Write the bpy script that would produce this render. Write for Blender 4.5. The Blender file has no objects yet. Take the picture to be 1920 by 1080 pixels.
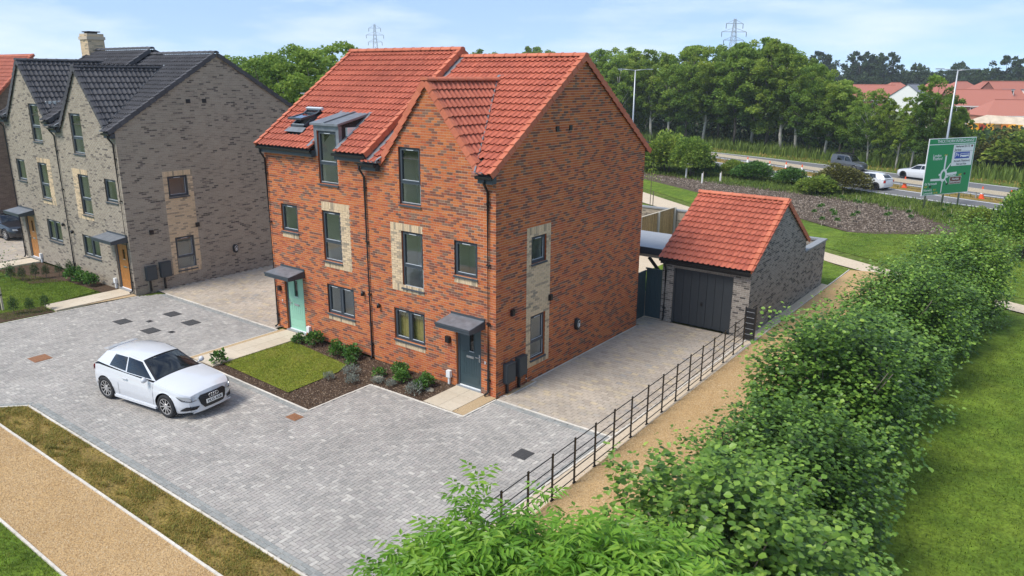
import bpy, math, random
import numpy as np
from mathutils import Vector, Matrix
random.seed(7); RNG = np.random.default_rng(7)
sc = bpy.context.scene
COL = sc.collection

# ------------------------------------------------------------------ camera
YAW, PITCH, ROLL = math.radians(37.193), math.radians(15.801), math.radians(0.364)
CAM = Vector((12.779, -16.095, 9.209))
fw = Vector((-math.sin(YAW)*math.cos(PITCH), math.cos(YAW)*math.cos(PITCH), -math.sin(PITCH)))
rt = Vector((math.cos(YAW), math.sin(YAW), 0)); up = rt.cross(fw)
rt, up = (math.cos(ROLL)*rt + math.sin(ROLL)*up), (-math.sin(ROLL)*rt + math.cos(ROLL)*up)
cam = bpy.data.objects.new('camera', bpy.data.cameras.new('camera')); COL.objects.link(cam)
cam.matrix_world = Matrix((( rt.x, up.x, -fw.x, CAM.x), (rt.y, up.y, -fw.y, CAM.y), (rt.z, up.z, -fw.z, CAM.z), (0, 0, 0, 1)))
cam.data.sensor_width = 36; cam.data.lens = 1412.3/1920*36
cam.data.clip_start = 0.2; cam.data.clip_end = 6000
sc.camera = cam

# ------------------------------------------------------------------ light
SUN_AZ = math.atan2(-0.36, -0.93); SUN_EL = math.radians(54)
w = bpy.data.worlds.new('World'); sc.world = w; w.use_nodes = True
nt = w.node_tree; nt.nodes.clear()
wo = nt.nodes.new('ShaderNodeOutputWorld'); bg = nt.nodes.new('ShaderNodeBackground')
sky = nt.nodes.new('ShaderNodeTexSky'); sky.sky_type = 'NISHITA'; sky.sun_disc = False
sky.sun_elevation = SUN_EL; sky.sun_rotation = SUN_AZ
sky.air_density = 1.0; sky.dust_density = 0.0; sky.ozone_density = 2.5; sky.altitude = 30
# thin high cloud: noise on the sky dome, stretched along the horizon
tc = nt.nodes.new('ShaderNodeTexCoord'); mp = nt.nodes.new('ShaderNodeMapping'); mp.inputs['Scale'].default_value = (1.6, 2.2, 9.0)
nz = nt.nodes.new('ShaderNodeTexNoise'); nz.inputs['Scale'].default_value = 1.9; nz.inputs['Detail'].default_value = 7; nz.inputs['Roughness'].default_value = 0.55
rp = nt.nodes.new('ShaderNodeValToRGB'); rp.color_ramp.elements[0].position = 0.46; rp.color_ramp.elements[1].position = 0.66
rp.color_ramp.elements[0].color = (0.12, 0.12, 0.12, 1); rp.color_ramp.elements[1].color = (0.9, 0.9, 0.9, 1)
mx = nt.nodes.new('ShaderNodeMix'); mx.data_type = 'RGBA'
mx.inputs[7].default_value = (4.5, 5.2, 6.0, 1)
nt.links.new(tc.outputs['Generated'], mp.inputs['Vector']); nt.links.new(mp.outputs[0], nz.inputs['Vector'])
nt.links.new(nz.outputs['Fac'], rp.inputs['Fac']); nt.links.new(rp.outputs['Color'], mx.inputs[0])
va = nt.nodes.new('ShaderNodeVectorMath'); va.operation = 'ADD'; va.inputs[1].default_value = (0, 0, .15); vn = nt.nodes.new('ShaderNodeVectorMath'); vn.operation = 'NORMALIZE'
nt.links.new(tc.outputs['Generated'], va.inputs[0]); nt.links.new(va.outputs[0], vn.inputs[0]); nt.links.new(vn.outputs[0], sky.inputs['Vector'])   # clear air: the pale horizon band sits lower
nt.links.new(sky.outputs[0], mx.inputs[6]); nt.links.new(mx.outputs[2], bg.inputs['Color'])
bg.inputs['Strength'].default_value = 0.10
nt.links.new(bg.outputs[0], wo.inputs[0])
sun = bpy.data.objects.new('sun', bpy.data.lights.new('sun', 'SUN')); COL.objects.link(sun)
sun.data.energy = 2.1; sun.data.angle = math.radians(24); sun.data.color = (1.0, 0.95, 0.87)
sd = Vector((math.sin(SUN_AZ)*math.cos(SUN_EL), math.cos(SUN_AZ)*math.cos(SUN_EL), math.sin(SUN_EL)))
sun.rotation_euler = sd.to_track_quat('Z', 'Y').to_euler(); sun.location = sd*60
sc.view_settings.view_transform = 'Standard'; sc.view_settings.look = 'None'
sc.view_settings.exposure = 1.06; sc.view_settings.gamma = 1
sc.view_settings.use_curve_mapping = False

# ------------------------------------------------------------------ materials
def newmat(name):
    m = bpy.data.materials.new(name); m.use_nodes = True
    return m, m.node_tree, m.node_tree.nodes['Principled BSDF']
def N(t, typ, **kw):
    n = t.nodes.new(typ)
    for k, v in kw.items(): setattr(n, k, v)
    return n
def ramp_set(r, stops, interp='LINEAR'):
    cr = r.color_ramp; cr.interpolation = interp
    while len(cr.elements) > 1: cr.elements.remove(cr.elements[-1])
    cr.elements[0].position = stops[0][0]; cr.elements[0].color = (*stops[0][1], 1)
    for p, c in stops[1:]:
        e = cr.elements.new(p); e.color = (*c, 1)
def noise(t, scale, detail=4, rough=0.55, vec=None):
    n = N(t, 'ShaderNodeTexNoise'); n.inputs['Scale'].default_value = scale
    n.inputs['Detail'].default_value = detail; n.inputs['Roughness'].default_value = rough
    if vec is None:
        g = N(t, 'ShaderNodeNewGeometry'); vec = g.outputs['Position']
    t.links.new(vec, n.inputs['Vector']); return n
def math2(t, op, a, b):
    m = N(t, 'ShaderNodeMath', operation=op)
    for i, x in enumerate((a, b)):
        if isinstance(x, (int, float)): m.inputs[i].default_value = x
        else: t.links.new(x, m.inputs[i])
    return m.outputs[0]
def mul_value(t, col, fac_socket, lo, hi):
    mr = N(t, 'ShaderNodeMapRange'); mr.inputs['From Min'].default_value = 0.25; mr.inputs['From Max'].default_value = 0.75
    mr.inputs['To Min'].default_value = lo; mr.inputs['To Max'].default_value = hi
    t.links.new(fac_socket, mr.inputs['Value'])
    mm = N(t, 'ShaderNodeMix', data_type='RGBA', blend_type='MULTIPLY'); mm.inputs[0].default_value = 1
    t.links.new(col, mm.inputs[6]); t.links.new(mr.outputs[0], mm.inputs[7]); return mm.outputs[2]
def add_bump(t, b, h, strength, dist=0.01):
    bp = N(t, 'ShaderNodeBump'); bp.inputs['Strength'].default_value = strength; bp.inputs['Distance'].default_value = dist
    t.links.new(h, bp.inputs['Height']); t.links.new(bp.outputs[0], b.inputs['Normal'])
def plain(name, col, rough=0.5, metal=0.0, grain=0.0, gscale=30, bump=0.0, spec=0.5):
    m, t, b = newmat(name)
    b.inputs['Roughness'].default_value = rough; b.inputs['Metallic'].default_value = metal
    b.inputs['Specular IOR Level'].default_value = spec
    if grain > 0:
        n = noise(t, gscale, 6); c = N(t, 'ShaderNodeRGB'); c.outputs[0].default_value = (*col, 1)
        t.links.new(mul_value(t, c.outputs[0], n.outputs['Fac'], 1-grain, 1+grain), b.inputs['Base Color'])
        if bump: add_bump(t, b, n.outputs['Fac'], bump)
    else: b.inputs['Base Color'].default_value = (*col, 1)
    return m
def pieces(name, stops, rough=0.8, cluster=0.0, cscale=1.2, grain=0.15, gscale=25, bump=0.15, interp='LINEAR', spec=0.3, stain=0.0, coat=0.0):
    """colour picked per piece: face attribute 'rnd' (joined pieces) plus the object's own random (single pieces)"""
    m, t, b = newmat(name)
    a = N(t, 'ShaderNodeAttribute', attribute_name='rnd'); oi = N(t, 'ShaderNodeObjectInfo')
    v = math2(t, 'FRACT', math2(t, 'ADD', a.outputs['Fac'], oi.outputs['Random']), 0)
    if cluster:
        n0 = noise(t, cscale, 2); v = math2(t, 'ADD', v, math2(t, 'MULTIPLY', math2(t, 'SUBTRACT', n0.outputs['Fac'], 0.5), cluster))
    r = N(t, 'ShaderNodeValToRGB'); ramp_set(r, stops, interp); t.links.new(v, r.inputs['Fac'])
    n = noise(t, gscale, 5); col = mul_value(t, r.outputs['Color'], n.outputs['Fac'], 1-grain, 1+grain)
    if stain:
        n2 = noise(t, 0.45, 5, 0.65); col = mul_value(t, col, n2.outputs['Fac'], 1-stain, 1+stain)
    t.links.new(col, b.inputs['Base Color']); b.inputs['Roughness'].default_value = rough
    b.inputs['Specular IOR Level'].default_value = spec
    if coat: b.inputs['Coat Weight'].default_value = coat; b.inputs['Coat Roughness'].default_value = 0.35
    if bump: add_bump(t, b, n.outputs['Fac'], bump, 0.006)
    return m
def ground_mat(name, stops, scale, rough=0.95, fine=60, fgrain=0.35, bump=0.6, bdist=0.03, scale2=None, amt2=0.25):
    m, t, b = newmat(name)
    n = noise(t, scale, 8, 0.62); r = N(t, 'ShaderNodeValToRGB'); ramp_set(r, stops); t.links.new(n.outputs['Fac'], r.inputs['Fac'])
    n2 = noise(t, fine, 4, 0.6); col = mul_value(t, r.outputs['Color'], n2.outputs['Fac'], 1-fgrain, 1+fgrain)
    if scale2:
        n3 = noise(t, scale2, 4); col = mul_value(t, col, n3.outputs['Fac'], 1-amt2, 1+amt2)
    t.links.new(col, b.inputs['Base Color']); b.inputs['Roughness'].default_value = rough; b.inputs['Specular IOR Level'].default_value = 0.15
    add_bump(t, b, n2.outputs['Fac'], bump, bdist); return m
def leafmat(name, stops, trans=0.35, rough=0.5, cl=0.25, cscale=0.5, gloss=0.3):
    m, t, b = newmat(name)
    a = N(t, 'ShaderNodeAttribute', attribute_name='rnd'); oi = N(t, 'ShaderNodeObjectInfo')
    v = math2(t, 'ADD', math2(t, 'MULTIPLY', a.outputs['Fac'], 0.8), math2(t, 'MULTIPLY', oi.outputs['Random'], 0.2))
    n0 = noise(t, cscale, 3); v = math2(t, 'ADD', v, math2(t, 'MULTIPLY', math2(t, 'SUBTRACT', n0.outputs['Fac'], 0.5), cl*2))
    r = N(t, 'ShaderNodeValToRGB'); ramp_set(r, stops); t.links.new(v, r.inputs['Fac'])
    t.links.new(r.outputs['Color'], b.inputs['Base Color']); b.inputs['Roughness'].default_value = rough
    b.inputs['Specular IOR Level'].default_value = gloss
    tr = N(t, 'ShaderNodeBsdfTranslucent'); hs = N(t, 'ShaderNodeHueSaturation'); hs.inputs['Value'].default_value = 1.5; hs.inputs['Hue'].default_value = 0.485
    t.links.new(r.outputs['Color'], hs.inputs['Color']); t.links.new(hs.outputs[0], tr.inputs['Color'])
    ms = N(t, 'ShaderNodeMixShader'); ms.inputs[0].default_value = trans
    t.links.new(b.outputs[0], ms.inputs[1]); t.links.new(tr.outputs[0], ms.inputs[2])
    t.links.new(ms.outputs[0], t.nodes['Material Output'].inputs['Surface']); return m
def glassmat(name, tint=(0.75, 0.8, 0.8), refl=0.12):
    m, t, b = newmat(name); t.nodes.remove(b)
    tr = N(t, 'ShaderNodeBsdfTransparent'); tr.inputs['Color'].default_value = (*tint, 1)
    gl = N(t, 'ShaderNodeBsdfGlossy'); gl.inputs['Roughness'].default_value = 0.02; gl.inputs['Color'].default_value = (0.95, 0.97, 1, 1)
    fr = N(t, 'ShaderNodeLayerWeight'); fr.inputs['Blend'].default_value = .5
    f2 = math2(t, 'ADD', math2(t, 'MULTIPLY', math2(t, 'POWER', fr.outputs['Facing'], 4.5), .85), .05+refl)
    ms = N(t, 'ShaderNodeMixShader'); t.links.new(f2, ms.inputs[0])
    t.links.new(tr.outputs[0], ms.inputs[1]); t.links.new(gl.outputs[0], ms.inputs[2])
    t.links.new(ms.outputs[0], t.nodes['Material Output'].inputs['Surface']); return m

M = {}
M['brick_red'] = pieces('brick_red', [(0, (.44, .115, .036)), (.24, (.48, .138, .042)), (.46, (.51, .165, .050)), (.60, (.45, .112, .038)), (.69, (.37, .088, .036)), (.74, (.23, .076, .042)), (.88, (.175, .068, .044)), (.95, (.24, .13, .08)), (1, (.13, .062, .044))], 0.85, cluster=.10, cscale=2.4, grain=.24, gscale=40, stain=.10)
M['mortar_red'] = plain('mortar_red', (.54, .385, .275), .95, grain=.15, gscale=60)
M['brick_buff'] = pieces('brick_buff', [(0, (.60, .45, .28)), (.45, (.66, .50, .32)), (.72, (.56, .42, .27)), (.86, (.40, .31, .21)), (1, (.30, .25, .18))], .9, cluster=.2, cscale=3, grain=.15)
M['mortar_buff'] = plain('mortar_buff', (.52, .43, .33), .95, grain=.1, gscale=60)
M['brick_grey'] = pieces('brick_grey', [(0, (.30, .25, .192)), (.35, (.355, .30, .23)), (.70, (.315, .262, .202)), (.84, (.255, .212, .165)), (.92, (.17, .14, .113)), (1, (.105, .087, .073))], .9, cluster=.12, cscale=2.2, grain=.22, stain=.12)
M['mortar_grey'] = plain('mortar_grey', (.40, .36, .30), .95, grain=.12, gscale=60)
M['brick_garage'] = pieces('brick_garage', [(0, (.25, .215, .185)), (.4, (.31, .275, .235)), (.66, (.265, .23, .20)), (.82, (.16, .14, .12)), (1, (.075, .067, .062))], .9, cluster=.14, cscale=1.2, grain=.2)
M['mortar_garage'] = plain('mortar_garage', (.46, .43, .39), .95, grain=.12, gscale=60)
M['tile_red'] = pieces('tile_red', [(0, (.36, .092, .054)), (.35, (.43, .115, .067)), (.7, (.46, .128, .075)), (1, (.38, .098, .060))], .6, grain=.14, gscale=14, bump=.05, stain=.16, spec=.3)
M['ridge_red'] = pieces('ridge_red', [(0, (.46, .13, .068)), (1, (.54, .165, .09))], .6, grain=.12, gscale=14, bump=.05, stain=.1)
M['tile_dark'] = pieces('tile_dark', [(0, (.068, .066, .071)), (1, (.090, .087, .092))], .75, grain=.15, gscale=14, bump=.05, stain=.2, spec=.2)
M['deck'] = plain('roof_underlay', (.03, .028, .027), .9)
M['frame'] = plain('anthracite_upvc', (.050, .062, .075), .42)
M['fascia'] = plain('anthracite_board', (.045, .056, .066), .5, grain=.1, gscale=8)
M['bead'] = plain('glazing_bead_light', (.55, .58, .60), .35)
M['black'] = plain('black_plastic', (.012, .012, .013), .38)
M['blackmetal'] = plain('black_painted_steel', (.010, .010, .011), .45, grain=.2, gscale=40)
M['lead'] = plain('lead_sheet', (.20, .215, .235), .5, metal=.35, grain=.25, gscale=5)
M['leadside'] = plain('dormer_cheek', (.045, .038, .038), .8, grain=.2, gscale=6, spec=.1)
M['glass'] = glassmat('window_glass', (.90, .91, .90), .015)
M['glass_sky'] = glassmat('skylight_glass', (.7, .75, .76), .30)
M['garage_door'] = plain('garage_door_steel', (.030, .036, .042), .5, grain=.1, gscale=10)
M['glass_dark'] = glassmat('tinted_glass', (.25, .29, .29), .02)
M['room'] = plain('room_plaster', (.78, .78, .74), .9)
M['room_floor'] = plain('room_carpet', (.22, .20, .18), .95)
M['blind'] = plain('window_blind', (.40, .33, .12), .8, grain=.1, gscale=10)
M['door_green'] = plain('sage_green_door', (.27, .52, .38), .4, grain=.05, gscale=20)
M['door_dark'] = plain('slate_grey_door', (.040, .066, .074), .42, grain=.08, gscale=20)
M['door_oak'] = plain('oak_door', (.40, .17, .045), .45, grain=.22, gscale=9)
M['chrome'] = plain('brushed_steel', (.62, .62, .62), .28, metal=.9)
M['white'] = plain('white_plastic', (.75, .75, .74), .4)
M['meter'] = plain('meter_box_grey', (.035, .047, .055), .5, grain=.08)
M['timber'] = pieces('fence_timber', [(0, (.36, .23, .10)), (.5, (.44, .29, .13)), (1, (.30, .20, .095))], .85, grain=.25, gscale=12)
M['timber_dark'] = plain('dark_stained_timber', (.028, .026, .024), .7, grain=.2)
M['timber_pale'] = plain('pale_timber', (.52, .45, .34), .85, grain=.2, gscale=14)
M['concrete_post'] = plain('post_concrete', (.48, .46, .41), .9, grain=.12)
M['edging'] = pieces('edging_stone', [(0, (.55, .50, .43)), (1, (.66, .61, .53))], .9, grain=.15, gscale=9, stain=.15)
M['flag'] = pieces('buff_flagstone', [(0, (.52, .44, .33)), (1, (.58, .50, .385))], .9, grain=.07, gscale=8, bump=.05, stain=.08)
M['paver_grey'] = pieces('paver_grey', [(0, (.29, .272, .248)), (.3, (.345, .32, .29)), (.55, (.385, .355, .318)), (.8, (.33, .30, .275)), (.94, (.42, .392, .35)), (1, (.47, .436, .388))], .85, cluster=.3, cscale=.55, grain=.16, gscale=22, stain=.18)
M['paver_border'] = pieces('paver_border', [(0, (.235, .24, .226)), (1, (.31, .31, .29))], .85, grain=.16, gscale=22, stain=.15)
M['paver_beige'] = pieces('paver_beige', [(0, (.34, .285, .23)), (.25, (.41, .345, .275)), (.5, (.44, .37, .295)), (.75, (.38, .33, .275)), (.9, (.48, .39, .27)), (1, (.33, .30, .27))], .85, cluster=.35, cscale=.7, grain=.14, gscale=22, stain=.2)
M['joint'] = plain('joint_sand', (.20, .19, .17), .95, grain=.25)
M['joint_beige'] = plain('joint_sand_beige', (.17, .145, .115), .95, grain=.2)
M['gravel'] = ground_mat('hoggin_gravel', [(0, (.36, .225, .10)), (.45, (.45, .295, .14)), (1, (.53, .37, .195))], 1.1, fine=42, fgrain=.42, bump=.8, bdist=.02, scale2=.5, amt2=.12)
M['pea'] = ground_mat('pea_shingle', [(0, (.36, .24, .12)), (1, (.60, .46, .29))], 18, fine=55, fgrain=.5, bump=1, bdist=.02)
M['path_pale'] = ground_mat('pale_path', [(0, (.50, .40, .29)), (1, (.60, .50, .37))], .5, fine=10, fgrain=.15, bump=.3)
M['soil'] = ground_mat('bark_soil', [(0, (.045, .028, .018)), (.55, (.095, .062, .040)), (1, (.17, .115, .075))], 5, fine=30, fgrain=.6, bump=1, bdist=.05)
M['lawn'] = ground_mat('lawn', [(0, (.048, .090, .011)), (.4, (.090, .148, .016)), (.65, (.135, .19, .022)), (1, (.21, .22, .045))], .5, fine=14, fgrain=.5, bump=.8, bdist=.05, scale2=2.2, amt2=.35)
M['meadow'] = ground_mat('meadow', [(0, (.055, .085, .015)), (.45, (.10, .14, .022)), (1, (.19, .18, .05))], .25, fine=3, fgrain=.5, bump=1, bdist=.2)
M['dryverge'] = ground_mat('dry_verge', [(0, (.12, .09, .035)), (.4, (.22, .155, .05)), (.62, (.28, .20, .055)), (.8, (.18, .19, .04)), (1, (.15, .185, .035))], 1.6, fine=18, fgrain=.6, bump=1, bdist=.06)
M['field'] = ground_mat('field', [(0, (.05, .085, .02)), (1, (.13, .16, .045))], .02, fine=.3, fgrain=.3, bump=.1)
M['mulch'] = ground_mat('wood_mulch', [(0, (.05, .036, .027)), (.5, (.105, .078, .058)), (1, (.20, .155, .12))], 2.2, fine=7, fgrain=.7, bump=1, bdist=.1)
M['dirt'] = ground_mat('building_site_earth', [(0, (.42, .34, .25)), (1, (.62, .52, .40))], .08, fine=1, fgrain=.2, bump=.3)
M['asphalt'] = ground_mat('asphalt', [(0, (.135, .135, .138)), (1, (.175, .172, .17))], .15, fine=6, fgrain=.12, bump=.1)
M['roadpaint'] = plain('road_paint', (.72, .72, .70), .8, grain=.1, gscale=2)
M['iron'] = plain('cast_iron_cover', (.055, .053, .052), .7, grain=.35, gscale=30, bump=.3)
M['rust'] = plain('rusty_cover', (.25, .115, .055), .9, grain=.3, gscale=25, bump=.3)
M['stone'] = plain('boulder', (.33, .29, .22), .9, grain=.2, gscale=8, bump=.4)
M['bark'] = plain('bark', (.12, .10, .08), .95, grain=.35, gscale=9, bump=.6)
M['birch'] = plain('birch_bark', (.42, .39, .34), .9, grain=.35, gscale=3)
M['galv'] = plain('galvanised_steel', (.42, .44, .46), .45, metal=.6)
M['coping'] = plain('grey_coping', (.24, .25, .26), .7, grain=.12, gscale=5)
M['flatroof'] = plain('grp_roof', (.30, .31, .33), .45, grain=.08, gscale=4)
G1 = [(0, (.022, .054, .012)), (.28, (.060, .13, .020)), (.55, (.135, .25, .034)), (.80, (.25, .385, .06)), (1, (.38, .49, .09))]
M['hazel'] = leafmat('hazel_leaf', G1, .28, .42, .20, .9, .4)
M['elder'] = leafmat('elder_leaf', [(0, (.045, .125, .012)), (.35, (.10, .24, .020)), (.7, (.165, .325, .030)), (1, (.27, .41, .05))], .35, .42, .35, 1.2, .4)
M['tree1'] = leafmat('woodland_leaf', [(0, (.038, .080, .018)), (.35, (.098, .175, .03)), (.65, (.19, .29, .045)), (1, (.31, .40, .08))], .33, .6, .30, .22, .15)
M['lawn_dry'] = ground_mat('dry_lawn', [(0, (.12, .16, .02)), (.45, (.19, .23, .028)), (.7, (.27, .275, .045)), (1, (.34, .30, .09))], 1.4, fine=14, fgrain=.45, bump=.8, bdist=.04)
M['blade_dry'] = leafmat('dry_lawn_blade', [(0, (.11, .16, .018)), (.45, (.19, .235, .028)), (.8, (.28, .29, .05)), (1, (.38, .33, .11))], .3, .6, .5, 1.6)
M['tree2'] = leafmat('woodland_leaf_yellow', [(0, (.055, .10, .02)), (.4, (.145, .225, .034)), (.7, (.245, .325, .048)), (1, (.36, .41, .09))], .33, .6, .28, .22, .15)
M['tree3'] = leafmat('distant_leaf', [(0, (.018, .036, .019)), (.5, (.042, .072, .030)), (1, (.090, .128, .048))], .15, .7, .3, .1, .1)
M['shrub'] = leafmat('shrub_leaf', [(0, (.022, .068, .015)), (.5, (.068, .165, .027)), (1, (.165, .300, .053))], .25, .5, .2, 2)
M['lavender'] = leafmat('grey_foliage', [(0, (.10, .12, .09)), (1, (.26, .28, .24))], .15, .7, .2, 4)
M['conifer'] = leafmat('conifer_leaf', [(0, (.015, .042, .012)), (1, (.053, .112, .022))], .1, .6, .2, 3)
M['grassblade'] = leafmat('grass_blade', [(0, (.052, .098, .011)), (.45, (.105, .168, .017)), (.8, (.17, .22, .028)), (1, (.26, .25, .065))], .3, .6, .4, .55)
M['dryblade'] = leafmat('dry_grass_blade', [(0, (.14, .13, .03)), (.3, (.20, .215, .04)), (.5, (.31, .235, .05)), (.75, (.40, .28, .085)), (1, (.22, .27, .045))], .3, .7, .55, 1.1)
M['weed'] = leafmat('tall_weed', [(0, (.060, .095, .018)), (.5, (.125, .19, .030)), (.85, (.19, .245, .045)), (1, (.30, .27, .09))], .3, .7, .3, .25)
M['rusthedge'] = leafmat('russet_bush_leaf', [(0, (.053, .048, .015)), (.5, (.112, .120, .024)), (1, (.210, .188, .045))], .2, .7, .3, .6)

# ------------------------------------------------------------------ mesh helpers
def np_mesh(name, V, loops, sizes, rnd=None, mats=(), mi=None, smooth=False):
    me = bpy.data.meshes.new(name)
    V = np.ascontiguousarray(V, dtype=np.float32).reshape(-1, 3); loops = np.asarray(loops, dtype=np.int32).ravel(); sizes = np.asarray(sizes, dtype=np.int32)
    me.vertices.add(len(V)); me.vertices.foreach_set('co', V.ravel())
    me.loops.add(len(loops)); me.loops.foreach_set('vertex_index', loops)
    me.polygons.add(len(sizes)); me.polygons.foreach_set('loop_start', np.concatenate([[0], np.cumsum(sizes)[:-1]]).astype(np.int32))
    me.update(calc_edges=True)
    if rnd is not None:
        a = me.attributes.new('rnd', 'FLOAT', 'FACE'); a.data.foreach_set('value', np.asarray(rnd, dtype=np.float32))
    for m in mats: me.materials.append(M[m] if isinstance(m, str) else m)
    if mi is not None: me.polygons.foreach_set('material_index', np.asarray(mi, dtype=np.int32))
    me.polygons.foreach_set('use_smooth', np.full(len(sizes), bool(smooth)))
    me.validate(); return me
def inst_mesh(name, TV, TF, R, O, rnd, mats, S=None, smooth=False):
    """join n copies of a template (TV verts, TF faces) placed by rotations R (n,3,3), offsets O (n,3)"""
    TV = np.asarray(TV, float); n = len(O); k = len(TV)
    if S is not None: R = R*np.asarray(S).reshape(-1, 1, 1)
    V = np.einsum('nij,kj->nki', R, TV) + np.asarray(O)[:, None, :]
    fl = np.concatenate([np.array(f) for f in TF]); sz = np.array([len(f) for f in TF])
    loops = (fl[None, :] + (np.arange(n)*k)[:, None]).ravel()
    return np_mesh(name, V.reshape(-1, 3), loops, np.tile(sz, n), np.repeat(rnd, len(TF)), mats, smooth=smooth)
class MB:
    def __init__(s): s.v = []; s.f = []; s.r = []; s.m = []
    def add(s, vs, fs, r=None, m=0):
        o = len(s.v); s.v += [tuple(v) for v in vs]; r = random.random() if r is None else r
        for f in fs: s.f.append([i+o for i in f]); s.r.append(r); s.m.append(m)
    def hexa(s, c, m=0, r=None):   # 8 corners: bottom 4 ccw, top 4 ccw
        s.add(c, [(3, 2, 1, 0), (4, 5, 6, 7), (0, 1, 5, 4), (1, 2, 6, 5), (2, 3, 7, 6), (3, 0, 4, 7)], r, m)
    def box(s, x0, x1, y0, y1, z0, z1, m=0, r=None):
        s.hexa([(x0, y0, z0), (x1, y0, z0), (x1, y1, z0), (x0, y1, z0), (x0, y0, z1), (x1, y0, z1), (x1, y1, z1), (x0, y1, z1)], m, r)
    def pbox(s, P, u0, u1, n0, n1, z0, z1, m=0, r=None):
        s.hexa([P(u0, n1, z0), P(u1, n1, z0), P(u1, n0, z0), P(u0, n0, z0), P(u0, n1, z1), P(u1, n1, z1), P(u1, n0, z1), P(u0, n0, z1)], m, r)
    def obox(s, c, ax, ay, az, m=0, r=None):
        c, ax, ay, az = map(Vector, (c, ax, ay, az)); q = []
        for k in (-1, 1):
            for i, j in ((-1, -1), (1, -1), (1, 1), (-1, 1)): q.append(c + i*ax + j*ay + k*az)
        s.hexa(q, m, r)
    def bar(s, a, b, wd, ht, m=0, upv=(0, 0, 1)):
        a, b = Vector(a), Vector(b); d = b-a; L = d.length; d.normalize(); sd_ = d.cross(Vector(upv))
        if sd_.length < 1e-4: sd_ = d.cross(Vector((1, 0, 0)))
        sd_.normalize(); u = sd_.cross(d)
        s.obox((a+b)/2, d*L/2, sd_*wd/2, u*ht/2, m)
    def tube(s, pts, rad, n=8, m=0, caps=True, r=None):
        pts = [Vector(p) for p in pts]; rad = rad if isinstance(rad, (list, tuple)) else [rad]*len(pts); rings = []
        for i, p in enumerate(pts):
            d = (pts[min(i+1, len(pts)-1)] - pts[max(i-1, 0)]).normalized()
            a = d.cross(Vector((0, 0, 1)));
            if a.length < 1e-3: a = d.cross(Vector((0, 1, 0)))
            a.normalize(); b = d.cross(a)
            rings.append([p + rad[i]*(math.cos(2*math.pi*k/n)*a + math.sin(2*math.pi*k/n)*b) for k in range(n)])
        vs = [v for q in rings for v in q]; fs = []
        for i in range(len(pts)-1):
            for k in range(n): fs.append((i*n+k, i*n+(k+1) % n, (i+1)*n+(k+1) % n, (i+1)*n+k))
        if caps: fs += [tuple(range(n))[::-1], tuple((len(pts)-1)*n+k for k in range(n))]
        s.add(vs, fs, r, m)
    def cyl(s, c, rad, h, n=16, m=0, axis=(0, 0, 1)):
        c = Vector(c); s.tube([c, c + Vector(axis)*h], rad, n, m)
    def poly(s, pts, m=0, r=None): s.add(pts, [tuple(range(len(pts)))], r, m)
    def prism(s, pts, z0, z1, m=0, r=None):
        n = len(pts); s.add([(x, y, z0) for x, y in pts] + [(x, y, z1) for x, y in pts],
            [tuple(range(n))[::-1], tuple(range(n, 2*n))] + [(i, (i+1) % n, n+(i+1) % n, n+i) for i in range(n)], r, m)
    def mesh(s, name, mats, smooth=False):
        return np_mesh(name, np.array(s.v), np.concatenate([np.array(f) for f in s.f]), [len(f) for f in s.f], s.r, mats, s.m, smooth)
def obj(name, me, parent=None, loc=None, world=True):
    o = bpy.data.objects.new(name, me); COL.objects.link(o)
    if parent is not None:
        o.parent = parent
        if world and parent.parent is None: o.location = -Vector(parent.location)   # geometry given in world coordinates
    if loc is not None: o.location = Vector(o.location) + Vector(loc)
    return o
def tag(o, label=None, cat=None, group=None, kind=None):
    for k, v in (('label', label), ('category', cat), ('group', group), ('kind', kind)):
        if v: o[k] = v
    return o
def thing(name, label, cat, loc=(0, 0, 0), group=None, rz=0):
    o = bpy.data.objects.new(name, None); COL.objects.link(o); o.location = loc; o.rotation_euler = (0, 0, rz); o.empty_display_size = .2
    return tag(o, label, cat, group)
def struct(name, me, parent=None): return tag(obj(name, me, parent), kind='structure')
def copy_thing(src, loc, rz=0, scale=1.0, label=None):
    def cp(o, par):
        c = o.copy(); COL.objects.link(c); c.parent = par
        for ch in o.children: cp(ch, c)
        return c
    r = cp(src, None); r.location = loc; r.rotation_euler = (0, 0, rz)
    r.scale = scale if isinstance(scale, (tuple, list)) else (scale,)*3
    if label: r['label'] = label
    return r
def inpoly(x, y, poly):
    x = np.asarray(x); y = np.asarray(y); ins = np.zeros(x.shape, bool); n = len(poly)
    for i in range(n):
        x0, y0 = poly[i]; x1, y1 = poly[(i+1) % n]
        if y0 == y1: continue
        c = ((y0 > y) != (y1 > y)) & (x < (x1-x0)*(y-y0)/(y1-y0)+x0); ins ^= c
    return ins
def text_mesh(txt, size, align='CENTER', offset=0.0, extrude=0.0):
    cu = bpy.data.curves.new('txt', 'FONT'); cu.body = txt; cu.size = size; cu.align_x = align; cu.align_y = 'CENTER'; cu.offset = offset; cu.extrude = extrude; cu.resolution_u = 3
    o = bpy.data.objects.new('txt', cu); COL.objects.link(o); bpy.context.view_layer.update()
    me = bpy.data.meshes.new_from_object(o.evaluated_get(bpy.context.evaluated_depsgraph_get()))
    bpy.data.objects.remove(o); bpy.data.curves.remove(cu); return me
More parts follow.
